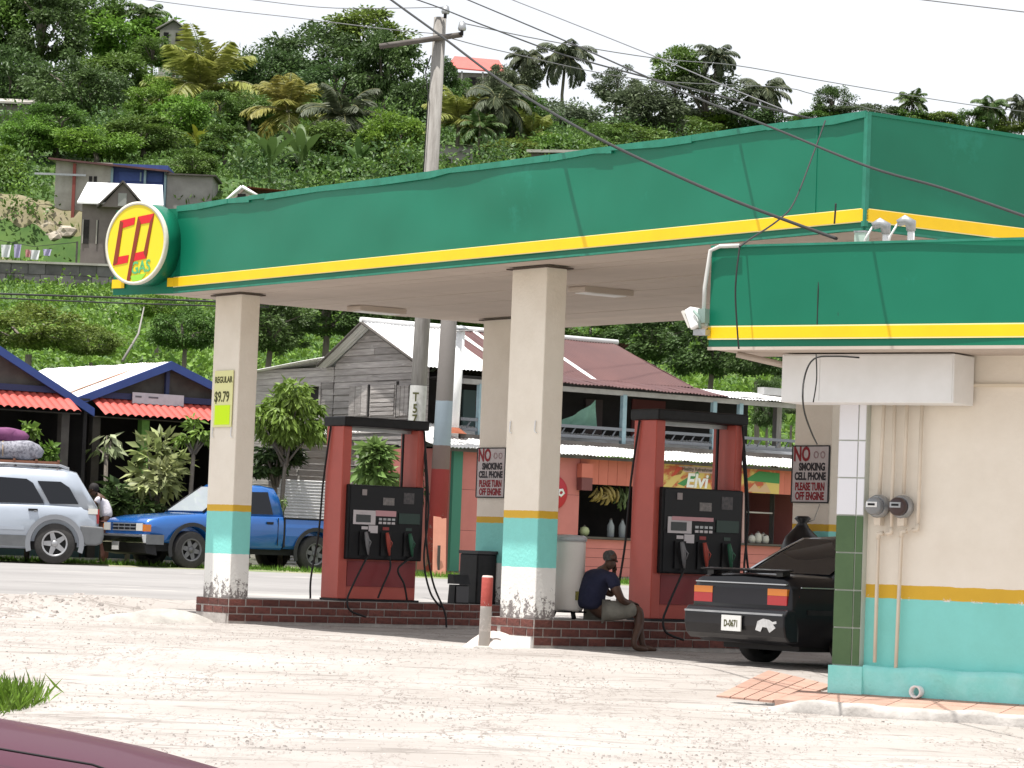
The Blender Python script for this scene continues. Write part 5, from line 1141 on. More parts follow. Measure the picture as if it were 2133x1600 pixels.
# a shopper's white cloth beyond the window
gx, gz_ = LF(S0, 1660, 1050, .3); t = tag(O('hanging_cloth', MB().grid(8, 10, lambda u, v: (u * .3, .03 * math.sin(u * 12), -v * .75 + .02 * math.sin(u * 9))), mat('white_cloth', (.5, .5, .5), rough=.9), None, S0 + BX * gx - AX * .3 + Vector((0, 0, gz_ + .38)), (0, 0, TH)), 'pale cloth hanging at the right end of the shop opening', 'cloth')
# leaning salmon board
q = pY(918, 1180, 58.05); lbm = thing('leaning_board', 'salmon pink board leaning against the painted utility pole', 'board', (q.x, q.y, gz(q.x, q.y)), TH)
O('board', MB().add([(-.16, 0, 0), (.12, 0, 0), (.26, .25, 1.12), (-.02, .25, 1.15), (-.16, .03, 0), (.12, .03, 0), (.26, .28, 1.12), (-.02, .28, 1.15)], [(0, 1, 2, 3), (7, 6, 5, 4), (0, 4, 5, 1), (1, 5, 6, 2), (2, 6, 7, 3), (3, 7, 4, 0)]), mat('salmon_paint', (.60, .27, .19), (.54, .23, .16), rough=.8, scale=4), lbm); O('batten', MB().bb(-.05, .0, .03, .06, .0, .6), M_wood2, lbm)

# ---------------- wooden house with gable
H0 = pl(880, 1100, S0 - AX * 1.7, AX); H0.z = .65
ho = thing('wooden_house', 'weathered grey plank house with gable, rusty zinc roof and open veranda', 'house', H0, TH)
pk_y, pk_z = 2.0, 4.97; ev_z = 4.15; bk_y = 3.45; bk_z = 4.20; HL = 8.9
fl_z = 2.70
def gable_top(y): return ev_z + (pk_z - ev_z) * (y / pk_y) if y < pk_y else pk_z + (bk_z - pk_z) * (y - pk_y) / (bk_y - pk_y)
bh = .135; k = 0
z = -.1
while z < pk_z - .02:                                              # gable planks, clipped by the roof line
    z1 = min(z + bh - .006, pk_z - .01)
    ylo = 0.0 if z1 <= ev_z else (z1 - ev_z) / (pk_z - ev_z) * pk_y
    yhi = bk_y if z1 <= bk_z else pk_y + (pk_z - z1) / (pk_z - bk_z) * (bk_y - pk_y)
    ylo0 = 0.0 if z <= ev_z else (z - ev_z) / (pk_z - ev_z) * pk_y
    yhi0 = bk_y if z <= bk_z else pk_y + (pk_z - z) / (pk_z - bk_z) * (bk_y - pk_y)
    if yhi - ylo > .08:
        cuts = [0.0, 1.0] if random.random() < .45 else [0.0, random.uniform(.3, .7), 1.0]
        for c0, c1 in zip(cuts[:-1], cuts[1:]):
            A_, B_ = ylo + (yhi - ylo) * c0, ylo + (yhi - ylo) * c1 - .006; A0, B0_ = ylo0 + (yhi0 - ylo0) * c0, ylo0 + (yhi0 - ylo0) * c1 - .006
            f_ = random.uniform(-.008, .008); lp = .018
            m = MB(); m.add([(-.03 - lp + f_, A0, z), (-.03 - lp + f_, B0_, z), (-.03 + f_, B_, z1), (-.03 + f_, A_, z1), (.02, A0, z), (.02, B0_, z), (.02, B_, z1), (.02, A_, z1)], [(0, 3, 2, 1), (4, 5, 6, 7), (0, 1, 5, 4), (1, 2, 6, 5), (2, 3, 7, 6), (3, 0, 4, 7)])
            O('plank', m, M_wood, ho)
    z += bh
for (xa, ya), (xb, yb_), lou in (((735, 803), (770, 868), 0), ((778, 797), (829, 870), 1), ((834, 803), (856, 868), 0)):
    y1, z1 = LG(H0, xa, ya); y0, z0 = LG(H0, xb, yb_)
    w = O('shutter', MB().bb(-.075, -.052, y0, y1, z0, z1), M_wood, ho)
    if lou:
        nn = 7
        for i in range(nn): 
            zz = z0 + .05 + (z1 - z0 - .1) * i / nn; O('slat', MB().bb(-.10, -.076, y0 + .04, y1 - .04, zz, zz + (z1 - z0 - .1) / nn - .02), M_wood, w)
    else:
        for i in range(3): O('slat', MB().bb(-.088, -.076, y0 + (y1 - y0) * i / 3 + .008, y0 + (y1 - y0) * (i + 1) / 3 - .008, z0 + .02, z1 - .02), M_wood, w)
    O('shutter_gap', MB().bb(-.07, -.05, y0 - .05, y0 - .005, z0, z1), M_dark, ho)
# lean-to at the back with a window
ly1 = 6.6; wa, wz1 = LG(H0, 600, 808); wb_, wz0 = LG(H0, 668, 866); z = -.1
while z < 4.12:
    z1 = min(z + bh - .006, 4.14)
    segs = [(bk_y + .02, ly1)] if (z1 < wz0 or z > wz1) else [(bk_y + .02, wb_), (wa, ly1)]
    for A_, B_ in segs: O('plank', MB().bb(-.05 + random.uniform(-.01, .008), .02, A_, B_, z, z1), M_wood, ho)
    z += bh
wf = O('window', MB().bb(.10, .14, wb_, wa, wz0, wz1), M_dark, ho)
for A_, B_, c, d in ((wb_ - .07, wa + .07, wz1, wz1 + .08), (wb_ - .07, wa + .07, wz0 - .08, wz0)): O('frame', MB().bb(-.075, -.02, A_, B_, c, d), M_wood, wf)
for A_ in (wb_ - .07, wa): O('frame', MB().bb(-.075, -.02, A_, A_ + .07, wz0, wz1), M_wood, wf)
O('curtain', MB().bb(.04, .06, (wb_ + wa) / 2, wa, wz0 + .25, wz1), mat('green_curtain', (.05, .13, .11), rough=.8), wf)
sheets(ho, (-.25, bk_y - .05, 4.34), (HL, bk_y - .05, 4.34), (-.25, ly1 + .2, 4.10), (HL, ly1 + .2, 4.10), 8, [M_zinc], 'roof_sheet', 8)
O('lean_wall_back', MB().bb(0, HL, ly1 - .05, ly1, -.1, 4.1), M_wood, ho)
# main roof : zinc near the gable, rusty in the middle
RX = [(-.35, 1.0, M_zincw), (1.0, 1.55, M_zinc), (1.55, 1.9, M_rust), (1.9, 2.0, M_zinc), (2.0, 2.4, M_rust), (2.4, 2.52, M_zincw), (2.52, 3.9, M_rust), (3.9, 4.02, M_zincw), (4.02, 6.6, M_rust)]
for i, (xa, xb, m_) in enumerate(RX):
    e1 = max(0, (xb - 5.9)) ; 
    O('roof_sheet', corr((xa, -.30, 4.03), (xb + .03, -.30, 4.03), (xa, pk_y + .02, pk_z + .06), (min(xb, 6.15) + .03, pk_y + .02, pk_z + .06), amp=.012), m_, ho)
    O('roof_sheet', corr((xa, pk_y - .02, pk_z + .06), (xb + .03, pk_y - .02, pk_z + .06), (xa, bk_y + .3, bk_z - .08), (xb + .03, bk_y + .3, bk_z - .08), amp=.012), m_, ho)
O('ridge_cap', MB().tube([(-.38, pk_y, pk_z + .085), (6.3, pk_y, pk_z + .085)], .06, 6), M_zincw, ho)
O('barge_board', MB().tube([(-.36, -.32, 4.0), (-.36, pk_y, pk_z + .03)], .035, 4), M_wood2, ho); O('barge_board', MB().tube([(-.36, pk_y, pk_z + .03), (-.36, bk_y + .2, bk_z - .06)], .035, 4), M_wood2, ho)
# hipped right end and low extra roof over the veranda
O('hip_sheet', corr((6.63, -.30, 4.03), (7.6, 1.2, 4.0), (6.15, pk_y, pk_z + .05), (6.35, pk_y + .1, pk_z + .04), amp=.012), M_rust, ho)
sheets(ho, (2.3, -1.25, 3.86), (HL + .1, -1.25, 3.80), (2.3, -.20, 4.06), (HL + .1, -.20, 4.00), 6, [M_zinc, M_zincw, M_rust], 'veranda_sheet', 5)
O('veranda_beam', MB().bb(.1, 8.8, -1.12, -1.02, 3.70, 3.80), mat('faded_beam', (.34, .33, .32), (.26, .25, .24), rough=.9, scale=5), ho)
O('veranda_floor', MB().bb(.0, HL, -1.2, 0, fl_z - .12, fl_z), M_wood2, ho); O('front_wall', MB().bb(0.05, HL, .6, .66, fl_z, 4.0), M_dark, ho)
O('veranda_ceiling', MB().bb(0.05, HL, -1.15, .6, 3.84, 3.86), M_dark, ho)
for px_ in (1000, 1030, 1300, 1488, 1543):
    x_ = LF(H0, px_, 850, -1.1)[0]; O('veranda_post', MB().bb(x_ - .05, x_ + .05, -1.13, -1.03, fl_z, 3.72), M_ltblue, ho)
for zz in (fl_z + .10, fl_z + .30): O('veranda_rail', MB().bb(.1, HL, -1.12, -1.05, zz - .03, zz + .03), mat('rail_grey', (.16, .17, .19), rough=.8), ho)
for k in range(34): O('baluster', MB().tube([(.2 + k * .26, -1.085, fl_z + .10), (.34 + k * .26, -1.085, fl_z + .30)], .018, 4), MATS['rail_grey'], ho)
rxx = LF(H0, 1345, 840, .55)[0]; O('red_door', MB().bb(rxx - .35, rxx + .55, .56, .595, fl_z, 3.75), mat('dull_red_door', (.13, .03, .03), rough=.7), ho)
for px_, c in ((985, (.12, .18, .18)), (1010, (.16, .13, .12)), (1240, (.08, .06, .06))):
    x_ = LF(H0, px_, 850, .5)[0]; O('door_curtain', MB().bb(x_ - .22, x_ + .22, .53, .59, fl_z, 3.68), mat('curtain_%d' % px_, c, rough=.9), ho)
# green sheet drying
a1, c1 = LF(H0, 1168, 880, -.95); a2, c2 = LF(H0, 1243, 838, -.95); a3, c3 = LF(H0, 1247, 895, -.95)
m = MB(); m.smooth = True; m.grid(10, 8, lambda u, v: (a1 + (a2 - a1) * u, -.95 + .04 * math.sin(u * 14 + v * 3), (c1 + .05 + (c2 - c1) * u ** 1.3) * (1 - v) + (c3) * v))
me = m.mesh('drying_sheet'); tag(O('drying_sheet', me, mat('sea_green_cloth', (.10, .20, .155), (.13, .24, .19), rough=.9, scale=4), None, H0, (0, 0, TH)), 'sea green cloth hung to dry on the veranda rail', 'cloth')
# ground floor posts under the house + lower plank wall + zinc fence
zf0 = pY(574, 1070, 60.8)
zfn = thing('zinc_fence', 'white corrugated zinc fence panel behind the blue pickup', 'fence', (zf0.x, zf0.y, gz(zf0.x, zf0.y)), R(20))
for k in range(4):
    m = MB(); m.smooth = True
    m.grid(2, 60, lambda u, v, k=k: (u * 1.1, .012 * math.sin(v * 7 * 6.283), .10 + k * .42 + v * .43)); O('zinc_sheet', m, M_zincw, zfn)
for x in (.02, 1.08): O('post', MB().bb(x - .04, x + .04, .03, .10, 0, 1.85), M_wood2, zfn)
lw0 = pY(560, 1000, 61.6); lw = thing('plank_shed_wall', 'crumbling grey plank shed wall between the restaurant and the wooden house', 'shed', (lw0.x, lw0.y, gz(lw0.x, lw0.y)), R(20))
rs3 = random.Random(9)
for j in range(20):
    x = 0.0
    while x < 1.75:
        l = rs3.uniform(.3, .9); l = min(l, 1.8 - x)
        o = O('plank', MB().bb(x, x + l - .01, rs3.uniform(-.03, .01), .04, .15 + j * .125, .15 + j * .125 + .115), M_wood, lw); o.rotation_euler = (0, rs3.uniform(-.015, .015), 0); x += l
O('roof_sheet', corr((-.3, -.4, 2.62), (2.0, -.4, 2.85), (-.3, .6, 2.75), (2.0, .6, 2.98), amp=.012), M_zinc, lw)

# ---------------- restaurant with two blue gables
R0 = pY(300, 1060, 61.5); R0.z = .58
def rest(name, label, pkx, pkz, half_l, half_r, ez_l, ez_r, back, y0, awn, posts, mats, seed):
    t = thing(name, label, 'restaurant', R0 - AX * y0, TH)
    for s, hw, ez in ((-1, half_l, ez_l), (1, half_r, ez_r)):
        xe = pkx + s * hw
        sheets(t, (xe, -.15, ez), (xe, back, ez), (pkx, -.15, pkz), (pkx, back, pkz), 6, mats, 'roof_sheet', seed + s, wl=.11)
        O('barge_board', MB().add([(xe, -.20, ez - .14), (pkx, -.20, pkz - .15), (pkx, -.20, pkz + .02), (xe, -.20, ez + .02), (xe, -.15, ez - .14), (pkx, -.15, pkz - .15), (pkx, -.15, pkz + .02), (xe, -.15, ez + .02)], [(0, 1, 2, 3), (7, 6, 5, 4), (0, 4, 5, 1), (1, 5, 6, 2), (2, 6, 7, 3), (3, 7, 4, 0)]), M_dkblue, t)
    O('tie_beam', MB().bb(pkx - half_l * .75, pkx + half_r * .75, -.08, .0, 3.22, 3.34), mat('beam_dark_blue', (.03, .04, .10), rough=.8), t); O('king_post', MB().bb(pkx - .04, pkx + .04, -.07, .0, 3.34, pkz - .1), MATS['beam_dark_blue'], t)
    O('gable_infill', MB().prism_y([(pkx - half_l + .1, ez_l + .02), (pkx + half_r - .1, ez_r + .02), (pkx, pkz - .03)], .04, .08), M_wood2, t)
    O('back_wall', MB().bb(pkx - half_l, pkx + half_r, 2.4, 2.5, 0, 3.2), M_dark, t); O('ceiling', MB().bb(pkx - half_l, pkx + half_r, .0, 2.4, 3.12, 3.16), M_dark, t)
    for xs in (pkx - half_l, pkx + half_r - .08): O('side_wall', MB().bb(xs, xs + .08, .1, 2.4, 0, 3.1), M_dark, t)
    x0, x1, za = awn
    nt_ = int((x1 - x0) / .165)
    tm_ = MB(); tm_.smooth = True; tm_.grid(8, 3, lambda u, v: (u * .175, -.36 + v * .38, .0 + v * .20 + .045 * math.sin(u * math.pi))); tme = tm_.mesh('roof_tile'); tme.materials.append(mat('red_roof_tile', (.50, .085, .065), (.42, .07, .055), rough=.55, rand=.12, scale=5))
    aw = O('tile_awning', MB().bb(x0, x1, -.30, .05, za - .03, za - .015), M_wood2, t)
    for i in range(nt_):
        for j in range(2): O('roof_tile', tme, None, aw, (x0 + i * .165, -.28 + j * .30, za + j * .155 + .002 * (i % 2)))
    for x, m_ in posts: O('post', MB().bb(x - .085, x + .085, -.10, .07, -.15, za - .02), m_, t)
    O('floor_slab', MB().bb(pkx - half_l, pkx + half_r, -.3, 2.4, -.3, .05), M_conc, t); O('low_wall', MB().bb(pkx - half_l + .1, pkx + half_r - .1, .0, .10, .05, .75), mat('dark_teal_wall', (.03, .06, .06), rough=.8), t)
    return t
M_zr = mat('zinc_with_rust', (.76, .74, .71), (.66, .64, .61), rough=.45, scale=1.2, detail=7, col3=(.27, .13, .08), s3=1.3, t3=.57, stretch=(.16, 1.6, .2), spec=.4)
M_gpost = mat('lime_green_post', (.20, .40, .09), (.15, .33, .08), rough=.8, scale=6)
rest('restaurant', 'restaurant with blue gable, zinc roof and red tiled awning behind the pickup', .38, 4.02, 2.25, 2.0, 3.10, 3.28, 5.2, 0.0, (-1.30, 2.2, 2.86), ((-.10, M_gpost), (1.9, M_wood2), (-1.2, M_wood2)), [M_zr, M_zr, M_zincw], 5)
rest('restaurant', 'restaurant wing with blue gable cut off by the left edge of the picture', -4.35, 4.35, 2.7, 2.72, 2.98, 2.95, 5.0, -.6, (-6.6, -1.98, 2.86), ((-2.2, M_wood2), (-5, M_wood2)), [M_zr, M_zincw], 9)
sx0, sz0 = LF(R0, 275, 823, -.12); sx1, sz1 = LF(R0, 381, 843, -.12)
t = thing('restaurant_signboard', 'narrow white board under the blue restaurant gable', 'sign', R0 + BX * sx0 + AX * .14 + Vector((0, 0, (sz0 + sz1) / 2)), TH)
O('board', MB().bb(0, sx1 - sx0, -.01, .01, -.10, .12), mat('faded_white_board', (.50, .51, .55), (.42, .43, .47), rough=.7, scale=5), t)
for x, w in ((.06, .14), (.36, .22)): O('faded_mark', MB().bb(x, x + w, -.014, -.0105, .02, .055), mat('mark_dark', (.12, .12, .14), rough=.8), t)
# ---------------- utility poles
M_pole = mat('weathered_pole_wood', (.30, .285, .265), (.20, .185, .17), rough=.92, scale=5, detail=8, stretch=(3, 3, .35), bump=.5, bscale=20)
Pb = pY(852, 1120, 59.0); Pt = pY(917, 37, 59.0)
up = thing('utility_pole', 'tall grey wooden utility pole with crossarm rising above the canopy', 'utility pole', (Pb.x, Pb.y, gz(Pb.x, Pb.y)))
rel = Pt - Vector(up.location); O('shaft', MB().tube([(0, 0, -.3), rel * .5, rel], [.165, .15, .125], 14), M_pole, up)
c0, c1 = pY(790, 97, 58.82) - Vector(up.location), pY(963, 72, 58.85) - Vector(up.location); O('crossarm', MB().tube([c0, c1], .055, 4), M_wood2, up)
for (xa, ya), (xb, yb_) in (((927, 38), (929, 12)), ((962, 74), (963, 45))):
    p, q_ = pY(xa, ya, 58.8) - Vector(up.location), pY(xb, yb_, 58.8) - Vector(up.location)
    ins = O('insulator_pin', MB().tube([p, q_], .035, 6), M_black, up); O('insulator', MB().tube([p.lerp(q_, .35), p.lerp(q_, .5), p.lerp(q_, .95)], [.07, .085, .06], 10), M_steel, ins)
O('pale_band', MB().tube([rel * .262, rel * .338], [.168, .166], 14, caps=False), mat('white_pole_paint', (.60, .60, .57), (.45, .44, .42), rough=.8, scale=6), up)
for s, yy in (('T', 828), ('5', 852), ('7', 874)):
    p = pY(866 - (yy - 828) * .06, yy, 58.80) - Vector(up.location); O('lettering', text_mesh(s, .24, .006, .8, 0, .006), M_ink, up, p)
O('down_wire', MB().tube([rel * .93 + Vector((-.13, -.1, 0)), rel * .90 + Vector((-.22, -.1, 0)), rel * .86 + Vector((-.14, -.12, 0)), rel * .6 + Vector((-.15, -.1, 0))], .012, 5), M_wire, up)
Pb = pY(905, 1195, 58.5); Pt = pY(949, 420, 58.5)
M_pp = bands_mat('painted_pole', [(2.05, (.26, .03, .03)), (2.5, (.17, .12, .11)), (3.35, (.26, .32, .37)), (20, (.17, .155, .145))], peel=(.2, 2.6, (.24, .16, .14), .62))
up2 = thing('utility_pole', 'shorter utility pole with red painted foot and blue grey middle', 'utility pole', (Pb.x, Pb.y, gz(Pb.x, Pb.y)))
rel = Pt - Vector(up2.location); O('shaft', MB().tube([(0, 0, -.3), rel * .5, rel], [.19, .165, .14], 14), M_pp, up2); O('iron_strap', MB().tube([rel * .80, rel * .82], [.155, .155], 14, caps=False), M_steel, up2)
Pv0, Pv1 = pY(946, 893, 60.6), pY(960, 690, 60.6)
vp = thing('vent_pipe', 'white vent pipe with cap rising from the shop roof', 'pipe', Pv0 - Vector((0, 0, .3)))
rel = Pv1 - Vector(vp.location); O('pipe', MB().tube([(0, 0, 0), rel], .085, 12), M_white, vp); O('cap', fixn(MB().lathe([(.17, 0), (.10, .07), (.0001, .10)], 14).mesh('cap')), M_steel, vp, rel + Vector((0, 0, .02))); O('base_flashing', fixn(MB().lathe([(.26, .2), (.10, .32)], 12, caps=False).mesh('flashing')), mat('rust_flashing', (.26, .08, .04), rough=.9), vp)
# post, beam and trunk right of the house
q0 = pY(1617, 930, 66.5); fr = thing('veranda_frame', 'grey timber post and beam standing right of the wooden house', 'frame', (q0.x, q0.y, gz(q0.x, q0.y)), TH)
q1 = pY(1622, 825, 66.5) - Vector(fr.location); q0l = q0 - Vector(fr.location)
O('post', MB().bb(-.07, .07, -.07, .07, -.2, q1.z), M_pole, fr); O('beam', MB().bb(-.5, 1.6, -.12, .10, q1.z, q1.z + .16), mat('pale_beam', (.42, .42, .42), (.34, .34, .33), rough=.8, scale=4), fr); O('rail', MB().bb(-1.5, 2, -.06, .06, q0l.z - .15, q0l.z), M_steel, fr)
gs0 = pY(1630, 950, 67.5)
# ================================================================== HILLSIDE: helpers
def hit(x, y, y0=70.0, y1=430.0):
    """where the line of sight of a pixel meets the hillside"""
    r = ray(x, y); Y = y0
    while Y < y1:
        P = CAMP + r * (Y / r.y)
        if P.z < gz(P.x, P.y): return P
        Y *= 1.01
    P = CAMP + r * (y1 / r.y); P.z = gz(P.x, P.y); return P
def leaf_arrays(P, D, U, L_, W_, fold=.25):
    """diamond leaves with a folded midrib: P base, D direction, U rough normal"""
    S = np.cross(D, U); S /= (np.linalg.norm(S, axis=1)[:, None] + 1e-9); Nn = np.cross(S, D)
    L_ = L_[:, None]; W_ = W_[:, None]
    a = P; b = P + D * L_ * .45 + S * W_ * .5 + Nn * W_ * fold * .5; c = P + D * L_ - Nn * L_ * .12; d = P + D * L_ * .45 - S * W_ * .5 + Nn * W_ * fold * .5
    V = np.stack([a, b, c, d], 1).reshape(-1, 3); n = len(P); i = np.arange(n) * 4
    F = np.stack([np.stack([i, i + 1, i + 2], 1), np.stack([i, i + 2, i + 3], 1)], 1).reshape(-1, 3)
    return V, F
def np_mesh(name, V, F):
    me = bpy.data.meshes.new(name); n = len(F)
    me.vertices.add(len(V)); me.vertices.foreach_set('co', V.astype(np.float32).ravel())
    me.loops.add(n * 3); me.loops.foreach_set('vertex_index', F.astype(np.int32).ravel())
    me.polygons.add(n); me.polygons.foreach_set('loop_start', np.arange(n, dtype=np.int32) * 3); me.polygons.foreach_set('loop_total', np.full(n, 3, dtype=np.int32))
    me.update(); me.validate(); return me
def unit(v): return v / (np.linalg.norm(v, axis=1)[:, None] + 1e-9)
def crown(seed, K, M, leaf, spread=.27, flat=.8, shell=.55, asp=.55, droop=.25):
    """crown of radius ~1: K clumps of M leaves; uneven outline and gaps"""
    g = np.random.default_rng(seed); C = unit(g.normal(size=(K, 3))) * (shell + (1 - shell) * g.random((K, 1))) ** .8
    C *= g.uniform(.72, 1.08, (K, 1)); C[:, 2] *= flat; C[:, 2] = np.where(C[:, 2] < -.45 * flat, C[:, 2] * .55, C[:, 2])
    sz = g.uniform(.55, 1.25, K) * spread
    off = unit(g.normal(size=(K, M, 3)).reshape(-1, 3)).reshape(K, M, 3) * (g.random((K, M, 1)) ** .45)
    off[..., 2] *= .62
    P = (C[:, None, :] + off * sz[:, None, None]).reshape(-1, 3)
    D = unit(off.reshape(-1, 3) + .5 * unit(P) + g.normal(size=P.shape) * .45 + np.array([0, 0, -droop])); U = unit(g.normal(size=P.shape) * .55 + np.array([0, 0, 1.0]))
    n = len(P); V, F = leaf_arrays(P, D, U, leaf * g.uniform(.6, 1.3, n), leaf * asp * g.uniform(.7, 1.2, n))
    return np_mesh('crown', V, F), C
def trunk_mesh(seed, C, n_limb=9):
    """unit trunk: stands at z=-1 .. crown centre z=0 (scaled per tree), limbs reach into the crown"""
    rs = random.Random(seed); mb = MB()
    mb.tube([(0, 0, -1.0), (rs.uniform(-.03, .03), rs.uniform(-.03, .03), -.55), (rs.uniform(-.05, .05), rs.uniform(-.05, .05), -.15)], [.085, .06, .05], 7)
    return mb.mesh('trunk')
def limb_mesh(seed, C, n_limb=10):
    rs = random.Random(seed); mb = MB(); idx = list(range(len(C))); rs.shuffle(idx)
    for i in idx[:n_limb]:
        c = Vector(C[i]); m_ = c * .5 + Vector((rs.uniform(-.1, .1), rs.uniform(-.1, .1), rs.uniform(-.12, .02)))
        mb.tube([(0, 0, -.42), tuple(m_), tuple(c * .95)], [.045, .028, .010], 5)
    return mb.mesh('limbs')
M_bark = mat('bark', (.13, .11, .09), (.20, .175, .15), rough=.95, scale=6, bump=.6)
def leafm(name, c, c2, tr=.28, isl=.35): return mat(name, c, c2, rough=.5, scale=.5, detail=3, island=isl, trans=tr, spec=.35)
LM = {'dark': leafm('leaf_dark', (.060, .105, .036), (.085, .142, .042)), 'mid': leafm('leaf_mid', (.080, .145, .030), (.112, .188, .036)),
      'bright': leafm('leaf_bright', (.13, .235, .034), (.17, .275, .040)), 'olive': leafm('leaf_olive', (.15, .20, .04), (.115, .175, .034)),
      'grey': leafm('leaf_grey_green', (.092, .120, .068), (.122, .152, .080)), 'rusty': leafm('leaf_rusty', (.14, .13, .03), (.17, .10, .04))}
TV = []
for s_, (K, M, lf, spr, fl) in enumerate(((54, 130, .115, .30, .82), (66, 110, .095, .25, .95), (44, 150, .105, .34, .62), (60, 120, .09, .27, .78), (38, 160, .12, .36, .9))):
    me_, C_ = crown(100 + s_, K, M, lf, spr, fl); TV.append((me_, trunk_mesh(s_, C_), limb_mesh(s_, C_)))
def crown_copy(k, m):
    key = 'crown_%d_%s' % (k, m)
    if key in bpy.data.meshes: return bpy.data.meshes[key]
    c = TV[k][0].copy(); c.name = key; c.materials.clear(); c.materials.append(LM[m]); return c
for k in range(len(TV)): TV[k][1].materials.append(M_bark); TV[k][2].materials.append(M_bark)
tcount = [0]
def tree(cx, cy, hw, hh, m, label, cat='tree', group=None, Y=None, k=None, name='broadleaf_tree', base_dy=1.15):
    k = tcount[0] % len(TV) if k is None else k; tcount[0] += 1
    if Y is None: Y = hit(cx, cy + hh * base_dy).y
    P = pY(cx, cy, Y); g = gz(P.x, P.y); s = Y / 6400.0; r = hw * s; rz = hh * s / .85
    base = min(g, P.z - rz * .7)
    t = thing(name, label, cat, (P.x, P.y, base - .1), random.uniform(0, 6.28), group)
    H = P.z - base + .1
    c = O('crown', crown_copy(k, m), None, t, (0, 0, H)); c.scale = (r, r, rz)
    l = O('limbs', TV[k][2], None, t, (0, 0, H)); l.scale = (r, r, rz)
    tr = O('trunk', TV[k][1], None, t, (0, 0, H)); w = max(.6, min(r * 1.1, 4)); tr.scale = (w, w, H)
    return t
# ---------------- palms and bananas
def palm_crown(seed, n, up, leaflet=.5, droop=1.0):
    """fronds of length 1 round the origin"""
    g = np.random.default_rng(seed); P = []; D = []; U = []; Ls = []; Ws = []; rib = MB()
    for i in range(n):
        az = 2 * math.pi * (i * .381966 + g.uniform(-.04, .04)); el = R(up + 62 - 100 * (i / n) ** .9 + g.uniform(-8, 8)); ln = g.uniform(.82, 1.05)
        h = np.array([math.cos(az), math.sin(az), 0]); pts = []; p = np.zeros(3); e = el
        N = 11
        for k in range(N + 1):
            pts.append(p.copy()); d = h * math.cos(e) + np.array([0, 0, math.sin(e)]); p = p + d * ln / N; e -= droop * R(10.5) * (.35 + 1.3 * k / N)
        rib.tube([tuple(q) for q in pts], [.016 * (1 - .85 * k / N) for k in range(N + 1)], 4, caps=False)
        side = np.cross(h, np.array([0, 0, 1.0])); side /= np.linalg.norm(side)
        for k in range(1, N):
            for f_ in (0, .34, .67):
                q = pts[k] * (1 - f_) + pts[k + 1] * f_; dr = pts[k + 1] - pts[k]; dr /= np.linalg.norm(dr); tt = (k + f_) / N
                for s in (-1, 1):
                    dd = dr * .55 + side * s * .8 + np.array([0, 0, -.28 - .5 * tt]) * droop + g.normal(size=3) * .08; dd /= np.linalg.norm(dd)
                    P.append(q); D.append(dd); U.append(np.cross(dd, dr) * s + g.normal(size=3) * .1); Ls.append(leaflet * .5 * math.sin(math.pi * (.12 + .80 * tt)) + .05); Ws.append(.050)
    V, F = leaf_arrays(np.array(P), np.array(D), unit(np.array(U)), np.array(Ls), np.array(Ws), .1)
    return np_mesh('fronds', V, F), rib.mesh('ribs')
PV = [palm_crown(1, 18, 12, .62, .75), palm_crown(2, 22, 4, .55, 1.0), palm_crown(3, 18, 28, .62, .6)]
PM = {'yellow': leafm('frond_yellow', (.27, .29, .07), (.19, .245, .055), .35, .3), 'green': leafm('frond_green', (.07, .12, .032), (.10, .15, .04), .25, .25), 'dark': leafm('frond_dark', (.07, .088, .052), (.095, .115, .06), .3, .25), 'orange': leafm('frond_orange', (.29, .24, .07), (.20, .22, .055), .35, .3)}
M_rib = mat('frond_rib', (.19, .19, .08), rough=.6); M_ptrunk = mat('palm_trunk', (.17, .15, .125), (.24, .215, .18), rough=.95, scale=5, stretch=(1, 1, 5))
def palm(cx, cy, r, yb, m, k, label, Y=None, name='coconut_palm', group=None):
    if Y is None: Y = hit(cx, yb).y
    P = pY(cx, cy, Y); g = gz(P.x, P.y); s = Y / 6400.0 * r
    base = min(g, P.z - .8); t = thing(name, label, 'palm', (P.x, P.y, base - .2), random.uniform(0, 6.28), group); H = P.z - base + .2
    key = 'fronds_%d_%s' % (k, m)
    if key in bpy.data.meshes: me = bpy.data.meshes[key]
    else: me = PV[k][0].copy(); me.name = key; me.materials.clear(); me.materials.append(PM[m])
    if not PV[k][1].materials: PV[k][1].materials.append(M_rib)
    c = O('fronds', me, None, t, (0, 0, H)); c.scale = (s,) * 3; c2 = O('frond_ribs', PV[k][1], None, t, (0, 0, H)); c2.scale = (s,) * 3
    rt = max(.10, s * .045)
    O('trunk', MB().tube([(0, 0, 0), (random.uniform(-.04, .04) * H, random.uniform(-.03, .03) * H, H * .5), (0, 0, H + s * .04)], [rt * 1.35, rt, rt * .9], 8), M_ptrunk, t)
    return t
def banana_leaf_mesh(seed):
    rs = random.Random(seed); mb = MB(); mb.smooth = True; n = 9
    for i in range(n):
        az = 6.283 * i / n + rs.uniform(-.3, .3); el = R(rs.uniform(52, 84)); ln = rs.uniform(.8, 1.1); h = Vector((math.cos(az), math.sin(az), 0)); sd = Vector((-h.y, h.x, 0))
        p = Vector((0, 0, 0)); e = el; pts = []
        for k in range(11): pts.append(p.copy()); p = p + (h * math.cos(e) + Vector((0, 0, math.sin(e)))) * ln / 10; e -= R(rs.uniform(5, 9)) * (.3 + k / 7)
        vs = []
        for k, q in enumerate(pts):
            w = .105 * math.sin(math.pi * min(1, max(.06, (k - 1.5) / 8.7))) if k > 1 else .012
            vs += [q + sd * w + Vector((0, 0, .035 * (w > .02))), q, q - sd * w + Vector((0, 0, .035 * (w > .02)))]
        mb.add([tuple(v) for v in vs], [(3 * k + j, 3 * k + j + 1, 3 * k + j + 4, 3 * k + j + 3) for k in range(10) for j in range(2)])
    return mb.mesh('banana_leaves')
